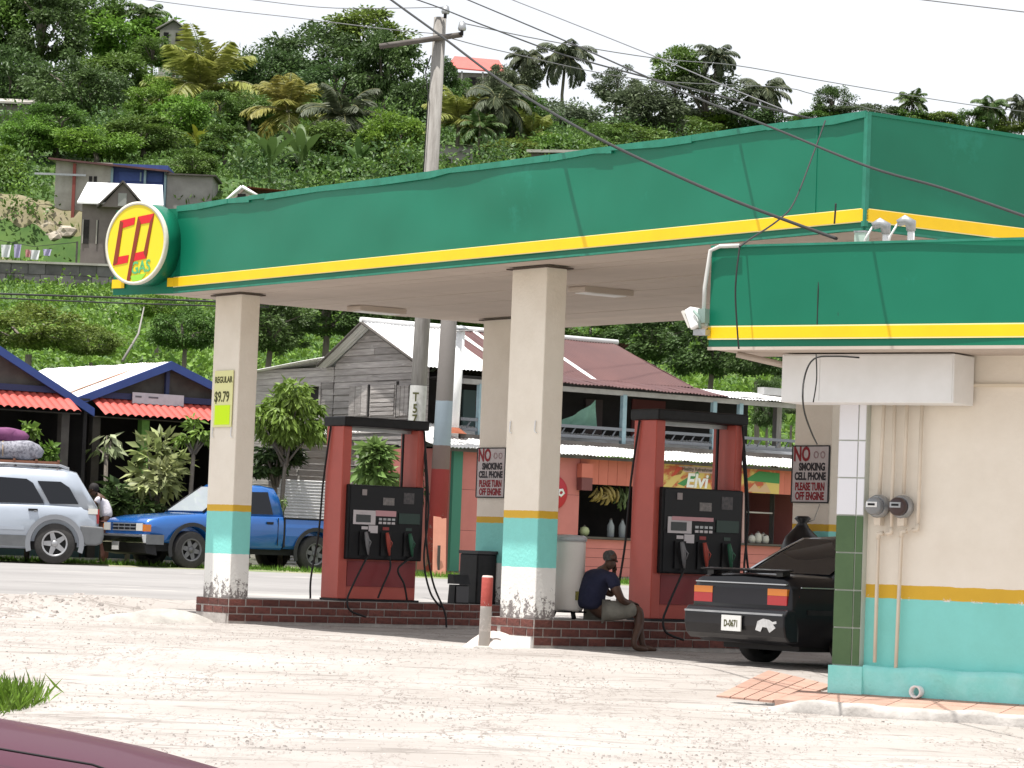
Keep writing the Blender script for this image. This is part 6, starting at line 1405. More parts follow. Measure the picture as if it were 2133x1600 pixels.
BV = [banana_leaf_mesh(1), banana_leaf_mesh(2)]
BM_ = {'green': leafm('banana_leaf', (.075, .13, .035), (.10, .16, .05), .3, .15), 'yellow': leafm('banana_leaf_yellow', (.24, .26, .03), (.16, .21, .03), .3, .15)}
def banana(cx, cyb, hpx, m, k, label, Y=None):
    P = hit(cx, cyb) if Y is None else pY(cx, cyb, Y); s = P.y / 6400.0 * hpx
    t = thing('banana_plant', label, 'banana plant', (P.x, P.y, P.z - .1), random.uniform(0, 6.28))
    key = 'banana_%d_%s' % (k, m)
    if key in bpy.data.meshes: me = bpy.data.meshes[key]
    else: me = BV[k].copy(); me.name = key; me.materials.append(BM_[m])
    c = O('leaves', me, None, t, (0, 0, s * .28)); c.scale = (s * .82,) * 3; O('stem', MB().tube([(0, 0, 0), (0, 0, s * .32)], [s * .035, s * .022], 7), BM_[m], t)
# ---------------- hill trees
G1 = 'broadleaf trees on the left hill above the grey house'
for cx, cy, hw, hh, m, lb in ((-30, 60, 120, 110, 'mid', 'green tree cut by the left edge at the top of the hill'), (85, 70, 110, 95, 'dark', 'large dark tree in the top left corner of the hill'), (175, 20, 90, 70, 'mid', 'green tree against the sky at the top left'), (160, 190, 110, 80, 'dark', 'dark tree below the top left corner trees'), (20, 180, 90, 80, 'dark', 'dark tree above the left edge hut'), (240, 175, 90, 70, 'mid', 'green tree below the bright skyline tree on the left hill'), (120, 270, 90, 55, 'mid', 'green tree right of the left edge hut'), (200, 300, 90, 45, 'bright', 'bright low tree just above the grey and blue house'), (330, 215, 70, 60, 'bright', 'bright tree left of the large yellowing palm'), (300, 285, 80, 40, 'mid', 'low green tree above the right end of the blue house'), (340, 110, 62, 42, 'mid', 'green tree in front of the small hilltop house'), (392, 108, 44, 34, 'olive', 'small olive tree right of the small hilltop house')):
    tree(cx, cy, hw, hh, m, lb, group=G1)
tree(265, 85, 115, 85, 'bright', 'bright green tree on the left skyline below the small hilltop house')
tree(65, 285, 75, 52, 'bright', 'bright green bush tree above the left retaining wall'); tree(10, 350, 50, 42, 'bright', 'bright green bush at the left edge beside the grey house')
tree(370, 250, 70, 50, 'bright', 'bright green shrub tree below the large yellowing palm', k=4); tree(455, 235, 60, 45, 'mid', 'small green tree right of the large yellowing palm')
for cx, cy, hw, hh, m, lb in ((560, 150, 85, 75, 'dark', 'dark crown at the left end of the big dark skyline grove'), (650, 120, 110, 80, 'dark', 'dark wide crown in the middle of the skyline grove left of the pole'), (760, 80, 95, 60, 'olive', 'pale olive topped tree on the skyline left of the pole'), (800, 150, 80, 95, 'dark', 'tall dark tree just left of the tall utility pole'), (700, 190, 110, 60, 'dark', 'dark tree below the skyline grove left of the pole'), (520, 230, 70, 50, 'mid', 'green tree between the two yellowing palms')):
    tree(cx, cy, hw, hh, m, lb)
tree(815, 295, 72, 62, 'bright', 'round bright green tree left of the pole just above the canopy', k=0)
tree(680, 300, 80, 45, 'mid', 'green tree behind the banana clump above the canopy'); tree(870, 220, 60, 60, 'dark', 'dark tree half hidden behind the tall utility pole')
for cx, cy, hw, hh, m, lb in ((1080, 250, 75, 55, 'mid', 'green tree right of the drooping dark palm'), (1170, 250, 85, 55, 'grey', 'grey green tree below the tallest skyline palm'), (1240, 290, 80, 40, 'mid', 'green tree above the low pale roofed shed'), (1060, 320, 70, 30, 'olive', 'olive bush right of the grey shack'), (1150, 310, 70, 30, 'bright', 'bright bush behind the low pale roofed shed'), (1000, 215, 50, 30, 'grey', 'grey green bush below the red roofed hilltop house')):
    tree(cx, cy, hw, hh, m, lb)
for cx, cy, hw, hh, m, lb in ((1090, 165, 45, 45, 'grey', 'grey green tree beside the red roofed hilltop house'), (1285, 185, 62, 48, 'grey', 'round grey green tree on the skyline right of the tallest palm'), (1410, 145, 62, 48, 'mid', 'pale green tree on the skyline beside the twin palms'), (1345, 235, 90, 60, 'grey', 'wide grey green tree above the middle of the canopy'), (1470, 215, 100, 65, 'grey', 'dark wide tree below the twin skyline palms'), (1560, 255, 75, 45, 'dark', 'dark tree below the right skyline palm'), (1420, 275, 90, 35, 'mid', 'low green bush tree along the canopy edge'), (1310, 290, 80, 30, 'mid', 'low dark green bush tree along the canopy edge'), (1480, 262, 60, 28, 'bright', 'bright green bush over the canopy edge'), (1735, 215, 46, 36, 'dark', 'dark rounded tree on the right skyline above the canopy'), (1700, 250, 60, 24, 'mid', 'low green hedge tree right of the sky gap'), (1800, 240, 85, 26, 'grey', 'long low grey green crown over the canopy corner'), (1875, 250, 60, 26, 'mid', 'low bush left of the right hand palms'), (1960, 255, 50, 24, 'olive', 'olive bush between the right hand palms'), (2020, 255, 45, 26, 'mid', 'green bush below the right hand palms'), (2100, 262, 45, 24, 'olive', 'olive bush at the right edge above the canopy')):
    tree(cx, cy, hw, hh, m, lb)
# palms
for cx, cy, r, yb, m, k, lb in ((420, 190, 155, 275, 'yellow', 2, 'large yellowing coconut palm on the left hill'), (600, 235, 108, 300, 'orange', 2, 'orange tinged palm right of the large yellowing palm'), (715, 245, 110, 330, 'dark', 0, 'dark green palm with a pale bent frond left of the pole'), (955, 255, 95, 320, 'yellow', 2, 'yellow green palm just right of the tall utility pole'), (1038, 215, 95, 330, 'dark', 1, 'dark drooping palm below the red roofed hilltop house'), (1178, 122, 78, 205, 'dark', 1, 'tallest dark palm on the middle skyline'), (1098, 124, 58, 210, 'dark', 1, 'smaller dark palm left of the tallest skyline palm'), (1492, 120, 60, 190, 'dark', 1, 'palm beside the pale green skyline tree'), (1590, 195, 76, 290, 'dark', 1, 'palm at the edge of the sky gap'), (1900, 212, 44, 275, 'green', 0, 'small palm on the right skyline above the canopy corner'), (2062, 226, 52, 290, 'green', 1, 'palm near the right edge above the canopy'), (2128, 220, 46, 290, 'dark', 1, 'palm cut by the right picture edge'), (308, 35, 60, 110, 'green', 1, 'palm drooping on the left skyline'), (1108, 285, 72, 335, 'yellow', 2, 'short yellowing palm just above the canopy'), (1000, 265, 60, 335, 'green', 0, 'green palm between pole and drooping palm')):
    palm(cx, cy, r, yb, m, k, lb)
for cx, cyb, h_, m, k, lb in ((410, 325, 70, 'yellow', 0, 'small yellow green banana plant below the large palm'), (470, 350, 95, 'green', 1, 'banana plant left of the banana clump above the canopy'), (560, 385, 120, 'green', 0, 'left plant of the banana clump above the canopy'), (625, 380, 125, 'green', 1, 'right plant of the banana clump above the canopy'), (745, 365, 85, 'green', 0, 'banana plant below the round bright tree'), (500, 372, 70, 'green', 0, 'low banana plant beside the red roofed house'), (1010, 330, 60, 'green', 1, 'small banana plant right of the grey shack')):
    banana(cx, cyb, h_, m, k, lb)
# lower slope bushes
for cx, cy, hw, hh, m, lb, Y_ in ((60, 690, 130, 62, 'olive', 'large yellow green bush behind the restaurant roofs at the left', 84), (190, 715, 70, 45, 'olive', 'smaller yellow green bush right of the large one behind the roofs', 86), (385, 690, 85, 65, 'mid', 'green tree behind the restaurant gable left of the column', 88), (330, 640, 60, 40, 'bright', 'bright bush on the grassy slope left of the column', 120),
      (560, 690, 110, 70, 'dark', 'dark tree behind the wooden house lean-to', 84), (680, 660, 120, 62, 'dark', 'large dark tree over the wooden house gable', 86), (790, 650, 90, 50, 'dark', 'dark tree right of the gable peak', 90), (900, 650, 90, 40, 'dark', 'dark tree behind the twin poles', 92), (1010, 660, 90, 40, 'mid', 'green tree over the middle of the zinc roof', 92),
      (1230, 690, 110, 42, 'mid', 'green tree above the rusty zinc roof', 88), (1360, 715, 110, 60, 'dark', 'dark tree behind the right end of the rusty roof', 86), (1480, 735, 100, 75, 'dark', 'dark tree below the building floodlight', 84), (1580, 745, 85, 60, 'dark', 'dark tree above the broken roof end', 82), (1600, 850, 42, 62, 'dark', 'dark low bush at the end of the veranda', 76), (1650, 845, 34, 30, 'grey', 'drooping dark branch left of the inner column', 78)):
    tree(cx, cy, hw, hh, m, lb, Y=Y_, k=(1 if 'dark' in m else 3))
# ---------------- ground cover on the hill
def cover(name, n, ymin, ymax, leaf, m, label, seed, tmin=-.20, tmax=.19, dens=None):
    g = np.random.default_rng(seed); Yv = ymin + (ymax - ymin) * g.random(n) ** .8; X = Yv * g.uniform(tmin, tmax, n)
    Z = np.array([gz(x, y) for x, y in zip(X, Yv)]); k = 5
    P = np.repeat(np.stack([X, Yv, Z], 1), k, 0); P[:, :2] += g.normal(size=(n * k, 2)) * leaf * .6; P[:, 2] += g.random(n * k) * leaf * .5
    D = unit(g.normal(size=(n * k, 3)) * .8 + np.array([0, -.25, .45])); U = unit(g.normal(size=(n * k, 3)) + np.array([0, 0, .6]))
    V, F = leaf_arrays(P, D, U, leaf * g.uniform(.6, 1.4, n * k), leaf * .45 * g.uniform(.6, 1.3, n * k))
    o = O(name, np_mesh(name, V, F), m); return tag(o, label, 'ground cover', kind='stuff')
def thicket(name, n, m, label, seed, ymin, ymax, r0, r1, leaf, per=150, avoid=()):
    g = np.random.default_rng(seed); C = []; Rr = []
    while len(C) < n:
        Yv = g.uniform(ymin, ymax); x = Yv * g.uniform(-.185, .17); u = 1066 + 6400 * x / Yv
        z = gz(x, Yv); v = 1145 - 6400 * (z - 1.1) / Yv + (u - 1066) * .0375
        if any(a[0] < u < a[1] and a[2] < v < a[3] for a in avoid): continue
        r = g.uniform(r0, r1); C.append((x, Yv, z + r * .55)); Rr.append(r)
    C = np.array(C); Rr = np.array(Rr); off = unit(g.normal(size=(n * per, 3))) * g.random((n * per, 1)) ** .4; off[:, 2] *= .75
    lump = 1 + .25 * np.sin(off[:, :1] * 7 + np.repeat(np.arange(n), per)[:, None]) * np.sin(off[:, 1:2] * 6)
    P = np.repeat(C, per, 0) + off * lump * np.repeat(Rr, per)[:, None]; D = unit(off + g.normal(size=P.shape) * .6); U = unit(g.normal(size=P.shape) * .6 + np.array([0, 0, 1.0]))
    V, F = leaf_arrays(P, D, U, leaf * g.uniform(.6, 1.3, len(P)), leaf * .55 * g.uniform(.7, 1.2, len(P)))
    return tag(O(name, np_mesh(name, V, F), m), label, 'thicket', kind='stuff')
AV = ((60, 480, 300, 620), (900, 1050, 120, 240), (520, 650, 300, 400), (900, 1000, 270, 380), (-100, 280, 520, 800))
thicket('hill_thicket', 560, LM['mid'], 'dense mid green thicket filling the hillside between the trees', 8, 235, 420, 1.6, 3.4, .46, 170, AV)
thicket('dark_thicket', 320, LM['dark'], 'dark thicket patches between the hillside trees', 9, 240, 430, 1.6, 3.6, .46, 170, AV)
thicket('low_thicket', 170, LM['bright'], 'bright bushes scattered on the lower hillside', 10, 100, 250, .7, 1.7, .30, 150, AV[:4])
tree(958, 188, 42, 26, 'mid', 'small green tree at the foot of the red roofed hilltop house', Y=405); tree(1038, 170, 36, 34, 'grey', 'grey green tree covering the right end of the red roofed hilltop house', Y=404); tree(925, 160, 34, 40, 'dark', 'dark tree between the pole and the red roofed hilltop house', Y=404)
for cx, cy, hw, hh, m, lb in ((470, 300, 62, 40, 'mid', 'green tree above the house with white barge boards'), (700, 350, 70, 36, 'mid', 'low green tree along the canopy edge left of the pole'), (620, 335, 60, 30, 'dark', 'dark low tree behind the banana clump'), (400, 345, 50, 34, 'mid', 'green tree above the right end of the long grey house'), (840, 340, 50, 30, 'mid', 'small green tree at the canopy edge beside the pole')):
    tree(cx, cy, hw, hh, m, lb)
tree(318, 112, 50, 36, 'mid', 'green tree left of the small hilltop house', Y=402); tree(362, 122, 52, 34, 'bright', 'bright bush hiding the foot of the small hilltop house', Y=404)
cover('hillside_undergrowth', 26000, 195, 440, .50, LM['mid'], 'mass of green undergrowth covering the upper hillside', 3)
cover('slope_grass', 24000, 70, 205, .26, LM['bright'], 'bright green grass and weeds on the lower slope', 4)
cover('slope_shrubs', 5000, 72, 200, .42, LM['mid'], 'darker low scrub scattered over the lower slope', 5)
# ---------------- hill houses
def hbox(label, cat, name, px0, px1, ytop, ybot, Y, depth, m, rz=0.0):
    A = pY(px0, ybot, Y); B = pY(px1, ybot, Y); T = pY(px0, ytop, Y); w = B.x - A.x; h = T.z - A.z
    t = thing(name, label, cat, (A.x, A.y, A.z), rz); return t, w, h, 6400.0 / Y
M_hgrey = mat('stained_concrete_wall', (.22, .205, .195), (.30, .285, .27), rough=.95, scale=.6, bump=.3, bscale=4); M_hpale = mat('pale_plaster_wall', (.42, .40, .36), (.30, .28, .25), rough=.95, scale=.9); M_hbrown = mat('brown_board_wall', (.15, .125, .12), (.19, .165, .155), rough=.9, scale=.8)
M_hblue = mat('faded_blue_wall', (.035, .06, .20), (.05, .08, .25), rough=.8, scale=.7); M_redroof = mat('red_roof_metal', (.50, .12, .10), (.44, .10, .085), rough=.6, scale=.5)
Yh = 246
t, w, h, s = hbox('long grey and blue house on the left hill above the white roofed house', 'house', 'hill_house', 112, 440, 335, 440, Yh, 6, None)
O('wall', MB().bb(0, w * .36, 0, 5, -2.5, h), M_hpale, t); O('wall', MB().bb(w * .36, w * .71, .3, 5, -2.5, h), M_hblue, t); O('wall', MB().bb(w * .71, w, 0, 5, -2.5, h * .80), M_hgrey, t)
O('roof', MB().add([(-.5, -.8, h + .02), (w * .72, -.8, h - .65), (w * .72, 5.2, h - .3), (-.5, 5.2, h + .3), (-.5, -.8, h + .17), (w * .72, -.8, h - .5), (w * .72, 5.2, h - .15), (-.5, 5.2, h + .45)], [(3, 2, 1, 0), (4, 5, 6, 7), (0, 1, 5, 4), (1, 2, 6, 5), (2, 3, 7, 6), (3, 0, 4, 7)]), M_rust, t)
O('roof', MB().bb(w * .70, w + .3, -.4, 5.1, h * .80, h * .80 + .12), M_wood2, t)
for x0, x1, z0, z1 in ((.215, .235, .45, .72), (.245, .265, .40, .72), (.335, .36, .35, .62)): O('window', MB().bb(w * x0, w * x1, -.06, .02, h * z0, h * z1), M_dark, t)
for x0, x1, z0, z1 in ((.40, .55, .30, .60), (.60, .68, .30, .60), (.40, .68, .66, .84)):
    wn = O('window', MB().bb(w * x0, w * x1, .22, .29, h * z0, h * z1), M_dkblue, t); O('mullion', MB().bb(w * (x0 + x1) / 2 - .06, w * (x0 + x1) / 2 + .06, .17, .21, h * z0, h * z1), M_ltblue, wn)
for x in (.36, .57, .70): O('post', MB().bb(w * x - .09, w * x + .09, -.1, .12, -1, h * .9), M_ltblue, t)
O('balcony_rail', MB().bb(w * .36, w * .70, -.05, .05, h * .22, h * .28), M_ltblue, t)
O('red_pole', MB().bb(w * .115, w * .135, -.5, -.3, -1.5, h * .95), mat('red_oxide_pole', (.20, .05, .04), rough=.8), t)
O('rail', MB().bb(-1.6, w * .2, -.55, -.48, h * .70, h * .74), M_steel, t)
# white roofed dormer house
t, w, h, s = hbox('brown house with white zinc roof and central dormer on the left hill', 'house', 'hill_house', 165, 326, 424, 575, 238, 6, None)
O('wall', MB().bb(0, w, 0, 6, -1.5, h), M_hbrown, t)
zr_ = (424 - 382) * 238 / 6400.0
O('roof', MB().add([(-.35, -.5, h - .05), (w + .35, -.5, h - .05), (w - .2, 3, h + zr_ + .35), (-.1, 3, h + zr_ + .35), (-.35, -.5, h + .08), (w + .35, -.5, h + .08), (w - .2, 3, h + zr_ + .48), (-.1, 3, h + zr_ + .48)], [(3, 2, 1, 0), (4, 5, 6, 7), (0, 1, 5, 4), (1, 2, 6, 5), (2, 3, 7, 6), (3, 0, 4, 7)]), M_zincw, t)
cxd = w * .53; d = O('dormer', MB().prism_y([(cxd - 1.6, h - .25), (cxd + 1.6, h - .25), (cxd, h + zr_ + .1)], -.7, 2.5), M_hbrown, t); 
O('dormer_roof', MB().prism_y([(cxd - 1.95, h - .35), (cxd, h + zr_ + .10), (cxd + 1.95, h - .35), (cxd + 1.95, h - .2), (cxd, h + zr_ + .28), (cxd - 1.95, h - .2)], -.95, 2.6), M_wood2, d); O('dormer_window', MB().bb(cxd - .33, cxd + .33, -.76, -.7, h - .15, h + .85), mat('grey_shutter', (.28, .28, .27), rough=.8), d)
for x0, x1 in ((.02, .10), (.20, .22), (.42, .55), (.75, .88)):
    wn = O('window', MB().bb(w * x0, w * x1, -.06, .02, h * .45, h * .78), M_dark, t); O('frame', MB().bb(w * x0 - .05, w * x0 + .05, -.10, -.06, h * .45, h * .78), M_hpale, wn)
O('porch', MB().bb(w * .55, w * .9, -.8, 0, 0, h * .4), M_hgrey, t)
# red roofed house behind the canopy
t, w, h, s = hbox('small house with red roof and white barge boards behind the canopy edge', 'house', 'hill_house', 468, 610, 410, 470, 225, 6, None)
O('wall', MB().bb(.3, w - .2, 0, 5, -7, h), M_hpale, t); O('roof', MB().add([(.4, -.6, h - .5), (1.6, -.6, h + .75), (1.6, 5, h + .75), (.4, 5, h - .5), (w, -.6, h + .55), (w, 5, h + .55), (w + .5, -.6, h - .2), (w + .5, 5, h - .2)], [(0, 1, 2, 3), (1, 4, 5, 2), (4, 6, 7, 5)]), M_redroof, t)
for p_, q_ in (((-.1, -.7, h - .55), (1.2, -.7, h + .72)), ((1.2, -.7, h + .72), (2.6, -.7, h - .05))): O('barge_board', MB().tube([p_, q_], .13, 4), M_white, t)
O('gable_wall', MB().prism_y([(.2, h - .5), (2.4, h - .1), (1.2, h + .6)], -.5, -.3), M_hpale, t); O('window', MB().bb(.9, 1.5, -.56, -.5, h - .3, h + .2), M_dark, t)
# hilltop house left
Ph = hit(355, 90); t, w, h, s = hbox('small pale hilltop house on the left skyline', 'house', 'hill_house', 332, 385, 62, 95, 425, 6, None)
O('wall', MB().bb(0, w, 0, 5, -6, h), M_hpale, t); O('roof', MB().prism_y([(-.5, h - .1), (w * .55, h + 1.35), (w + .4, h - .1), (w + .4, h + .1), (w * .55, h + 1.55), (-.5, h + .1)], -.8, 5.2), M_hgrey, t); O('gable', MB().prism_y([(0, h), (w, h), (w * .55, h + 1.3)], .05, .2), M_hgrey, t)
for x in (.25, .72): O('window', MB().bb(w * x - .35, w * x + .35, -.06, .0, h * .3, h * .85), M_dark, t)
# red roofed hilltop house right of the pole
t, w, h, s = hbox('grey hilltop house with red roof and white balcony right of the pole', 'house', 'hill_house', 938, 1042, 150, 245, 418, 6, None)
O('wall', MB().bb(0, w, 0, 6, -3, h), M_hgrey, t); O('roof', MB().add([(-.8, -1.2, h + .3), (w + .5, -1.2, h - .1), (w - .5, 3, h + 2.2), (.2, 3, h + 2.5), (-.8, -1.2, h + .5), (w + .5, -1.2, h + .1), (w - .5, 3, h + 2.4), (.2, 3, h + 2.7)], [(3, 2, 1, 0), (4, 5, 6, 7), (0, 1, 5, 4), (1, 2, 6, 5), (2, 3, 7, 6), (3, 0, 4, 7)]), M_redroof, t)
b_ = O('balcony', MB().bb(w * .2, w, -1.1, -.9, h * .52, h * .66), M_white, t); O('balcony_slab', MB().bb(w * .2, w, -1.1, 0, h * .44, h * .52), M_hgrey, b_)
for x0, x1 in ((.35, .6), (.70, .95)): O('window', MB().bb(w * x0, w * x1, -.06, 0, h * .66, h * .90), M_dark, t)
for x in (.2, .62, .98): O('post', MB().bb(w * x - .12, w * x + .12, -1.1, -.86, 0, h), M_hgrey, t)
for x0 in (.35, .7): O('lower_window', MB().bb(w * x0, w * x0 + 1, -.06, 0, h * .05, h * .30), M_dkblue, t)
# grey shack + low roofs + left hut
t, w, h, s = hbox('grey board shack just right of the tall pole above the canopy', 'shack', 'hill_shack', 905, 982, 300, 360, 285, 5, None)
O('wall', MB().bb(0, w, 0, 4, -5, h), M_hgrey, t); O('roof', MB().add([(-.4, -.5, h + .15), (w + .4, -.5, h - .1), (w + .4, 4, h + .5), (-.4, 4, h + .7)], [(0, 1, 2, 3)]), M_wood2, t)
for x in (.20, .74): O('window', MB().bb(w * x, w * x + .8, -.06, 0, h * .12, h * .5), M_dark, t)
t, w, h, s = hbox('low pale roofed shed just above the canopy edge', 'shed', 'hill_shed', 1105, 1262, 318, 350, 270, 5, None)
O('wall', MB().bb(0, w, 0, 4, -8, h), M_hbrown, t); O('roof', MB().add([(-.4, -.6, h - .05), (w + .4, -.6, h + .15), (w + .4, 4, h + .6), (-.4, 4, h + .4), (-.4, -.6, h + .2), (w + .4, -.6, h + .4), (w + .4, 4, h + .8), (-.4, 4, h + .6)], [(3, 2, 1, 0), (4, 5, 6, 7), (0, 1, 5, 4), (1, 2, 6, 5), (2, 3, 7, 6), (3, 0, 4, 7)]), M_hpale, t)
t, w, h, s = hbox('dark hut half hidden by trees at the left edge of the hill', 'hut', 'hill_hut', -40, 62, 215, 300, 300, 5, None)
O('wall', MB().bb(0, w, 0, 4, -2, h), M_hbrown, t); O('roof', MB().add([(-.4, -.6, h), (w + .4, -.6, h), (w + .4, 4, h + .9), (-.4, 4, h + .9), (-.4, -.6, h + .2), (w + .4, -.6, h + .2), (w + .4, 4, h + 1.1), (-.4, 4, h + 1.1)], [(3, 2, 1, 0), (4, 5, 6, 7), (0, 1, 5, 4), (1, 2, 6, 5), (2, 3, 7, 6), (3, 0, 4, 7)]), M_hpale, t); O('window', MB().bb(w * .6, w * .85, -.06, 0, h * .3, h * .7), M_dark, t)
# retaining wall built of blocks
t, w, h, s = hbox('dark grey block retaining wall on the slope below the hill houses', 'wall', 'retaining_wall', -60, 262, 578, 615, 196, 1, None)
h = 1.35; t.location.z = max(gz(t.location.x + w * k / 12, 195.5) for k in range(13)) - .05
O('core', MB().bb(0, w, .1, .6, -1.5, h), M_hgrey, t)
nbk = 9
for j in range(2):
    for i in range(nbk): O('wall_block', MB().bb(w * i / nbk + (.3 if j else 0), w * (i + 1) / nbk - .05 + (.3 if j else 0), random.uniform(-.04, .02), .1, h * j / 2 - (.8 if j == 0 else 0), h * (j + 1) / 2 - .04), mat('dark_block', (.10, .095, .095), (.15, .14, .14), rough=.95, scale=1.5, rand=.2), t)
O('coping', MB().bb(-.1, w + .1, -.15, .7, h, h + .14), M_hpale, t)
# rubble terrace, stones, laundry
def boulder(cx, cy, r, label, seed, Y=None):
    P = hit(cx, cy) if Y is None else pY(cx, cy, Y); s = P.y / 6400 * r; rs = random.Random(seed); bm = bmesh.new(); bmesh.ops.create_icosphere(bm, subdivisions=2, radius=1)
    for v in bm.verts: v.co *= 1 + rs.uniform(-.16, .16); v.co.z *= .6
    me = bpy.data.meshes.new('boulder'); bm.to_mesh(me); bm.free(); o = O('boulder', me, mat('pale_rock', (.45, .40, .33), (.30, .26, .21), rough=.95, scale=.9, bump=.6, bscale=3), None, P + Vector((0, 0, s * .2))); o.scale = (s, s, s); o.rotation_euler = (0, 0, rs.uniform(0, 6)); return tag(o, label, 'rock', 'rocks around the hill houses')
rr_ = random.Random(4)
def bankf(u, v):
    Yb = 206 + 40.5 * v; P = pY(-40 + 215 * u, 500, Yb); return (P.x, Yb, gz(P.x, Yb) + .10 + .12 * math.sin(u * 23 + v * 9) * math.sin(v * 31))
m = MB(); m.smooth = True; m.grid(40, 60, bankf); tag(O('earth_bank', m, mat('dry_earth_rubble', (.26, .215, .15), (.17, .165, .075), rough=.95, scale=.5, detail=9, bump=.8, bscale=2, col3=(.40, .35, .27), s3=.8, t3=.58)), kind='structure')
for i, (cx, cy, r) in enumerate(((110, 505, 30), (140, 490, 26), (88, 525, 24), (150, 530, 30), (185, 545, 20), (172, 515, 20), (120, 545, 22), (60, 540, 18), (130, 460, 16), (60, 430, 14))):
    boulder(cx, cy, r, 'pale rubble rock in the heap left of the white roofed house', i)
for i, (cx, cy, r) in enumerate(((215, 652, 12), (240, 660, 14), (258, 668, 10), (228, 672, 11))): boulder(cx, cy, r, 'grey rock in the cluster on the grassy slope behind the restaurant', 20 + i)
for i, (cx, cy, r) in enumerate(((85, 235, 11), (110, 245, 14), (140, 250, 16), (330, 285, 12), (345, 295, 9))): boulder(cx, cy, r, 'pale rock showing between the trees on the upper left hill', 40 + i)
M_cl = [mat('laundry_white', (.62, .62, .64), rough=.9), mat('laundry_lilac', (.38, .34, .52), rough=.9), mat('laundry_pink', (.50, .22, .22), rough=.9)]
lt = thing('laundry_line', 'clothes line with posts strung above the retaining wall', 'clothes line', pY(-20, 548, 203))
lw_ = pY(160, 523, 203) - Vector(lt.location); O('line', MB().tube([(0, 0, 1.6), lw_ * .5 + Vector((0, 0, .70)), (lw_.x, 0, 1.6)], .02, 4), M_wire, lt)
for x in (0, lw_.x): O('post', MB().bb(x - .06, x + .06, -.06, .06, -2.2, 1.65), M_wood2, lt)
for i, (cx, cy, w_, h_, m_, lb) in enumerate(((12, 545, 22, 26, 0, 'white shirt on the clothes line at the far left'), (36, 545, 16, 28, 1, 'lilac garment on the clothes line'), (58, 550, 12, 16, 2, 'small pink garment on the clothes line'), (72, 553, 22, 20, 0, 'pale towel on the clothes line'), (98, 548, 18, 14, 1, 'lilac cloth at the right of the clothes line'))):
    P = pY(cx, cy - 22, 202.8); s = 202.8 / 6400; m = MB(); m.smooth = True; m.grid(6, 6, lambda u, v: ((u - .5) * w_ * s * (1 - .25 * v), .08 * math.sin(u * 9 + v * 3), -(v - .5) * h_ * s)); tag(O('garment', m, M_cl[m_], None, P), lb, 'laundry')
# bare leaning stick on the slope
a_, b_ = pY(255, 752, 90), pY(300, 640, 92); tag(O('dead_branch', MB().tube([a_, a_.lerp(b_, .5) + Vector((.15, 0, 0)), b_], [.045, .035, .018], 6), mat('grey_dead_wood', (.24, .225, .21), rough=.9)), 'bare grey leaning branch behind the restaurant roof', 'branch')
# ================================================================== NEAR PLANTS
def near_plant(name, label, cx, cy, hw, hh, Y, leaf, n, m, seed, K=16, asp=.5, droop=.5, cat='plant', stems=True, flat=1.0):
    P = pY(cx, cy, Y); g = gz(P.x, P.y); s = Y / 6400.0; r, rz = hw * s, hh * s
    me, C = crown(seed, K, n // K, leaf / ((r + rz) / 2), .34, flat, .45, asp, droop)
    t = thing(name, label, cat, (P.x, P.y, g)); H = P.z - g
    me.materials.append(m); c = O('foliage', me, None, t, (0, 0, H)); c.scale = (r, r * .9, rz)
    mb = MB(); rs = random.Random(seed); zb_ = max(0.0, H - rz * 1.05)
    if zb_ > .35: mb.tube([(0, 0, -.05), (rs.uniform(-.05, .05), 0, zb_ * .6), (0, 0, zb_)], [.055, .045, .04], 7)
    for i in range(min(9, K)):
        q = Vector((C[i][0] * r, C[i][1] * r, H + C[i][2] * rz)); mb.tube([(rs.uniform(-.04, .04), rs.uniform(-.04, .04), zb_ - .05), (q.x * .5, q.y * .5, (zb_ + q.z) / 2), tuple(q)], [.030, .018, .007], 5)
    O('stems', mb, M_bark, t); return t
M_lv1 = leafm('leaf_lime', (.11, .20, .03), (.16, .25, .045), .3, .35); M_lv2 = leafm('leaf_variegated', (.16, .23, .06), (.40, .44, .22), .25, .45); M_lv3 = leafm('leaf_cream', (.50, .52, .34), (.24, .30, .12), .25, .35); M_lv4 = leafm('leaf_shade_green', (.04, .075, .025), (.06, .10, .03), .25, .35); M_lv5 = leafm('leaf_pale_green', (.20, .28, .09), (.12, .20, .05), .3, .4)
near_plant('mango_tree', 'lime green leafy tree between the far left column and the pump', 598, 868, 76, 92, 60.0, .19, 3400, M_lv1, 1, 46, .38, .9, 'tree')
near_plant('mango_tree', 'darker lower branches of a leafy tree behind the blue pickup', 575, 965, 66, 42, 60.4, .18, 1200, M_lv4, 2, 16, .4, .9, 'tree')
near_plant('leafy_branch', 'lime leafed shrub in front of the restaurant beside the far left column', 405, 905, 36, 34, 59.6, .18, 260, M_lv1, 3, 10, .45, .6)
near_plant('garden_shrub', 'large leaved green shrub behind the bonnet of the blue pickup', 325, 985, 72, 66, 60.0, .32, 420, M_lv2, 4, 14, .42, .1)
near_plant('garden_shrub', 'dark lower shrub between the silver car and the blue pickup', 270, 1040, 60, 45, 59.6, .24, 420, M_lv4, 5, 14, .5, .2)
near_plant('garden_plant', 'plant with drooping cream leaves in front of the dark restaurant', 222, 922, 34, 26, 60.2, .30, 42, M_lv3, 6, 7, .42, .9)
near_plant('climbing_vine', 'upper part of the green vine hanging behind the luggage', 68, 895, 22, 24, 57.6, .15, 170, M_lv1, 7, 8, .7, .4)
near_plant('climbing_vine', 'lower part of the green vine hanging over the silver car roof', 98, 945, 22, 20, 57.4, .15, 170, M_lv1, 8, 8, .7, .4)
near_plant('garden_shrub', 'pale green shrub seen through the opening of the farther pump', 785, 972, 60, 50, 58.9, .26, 700, M_lv5, 9, 16, .45, .6)
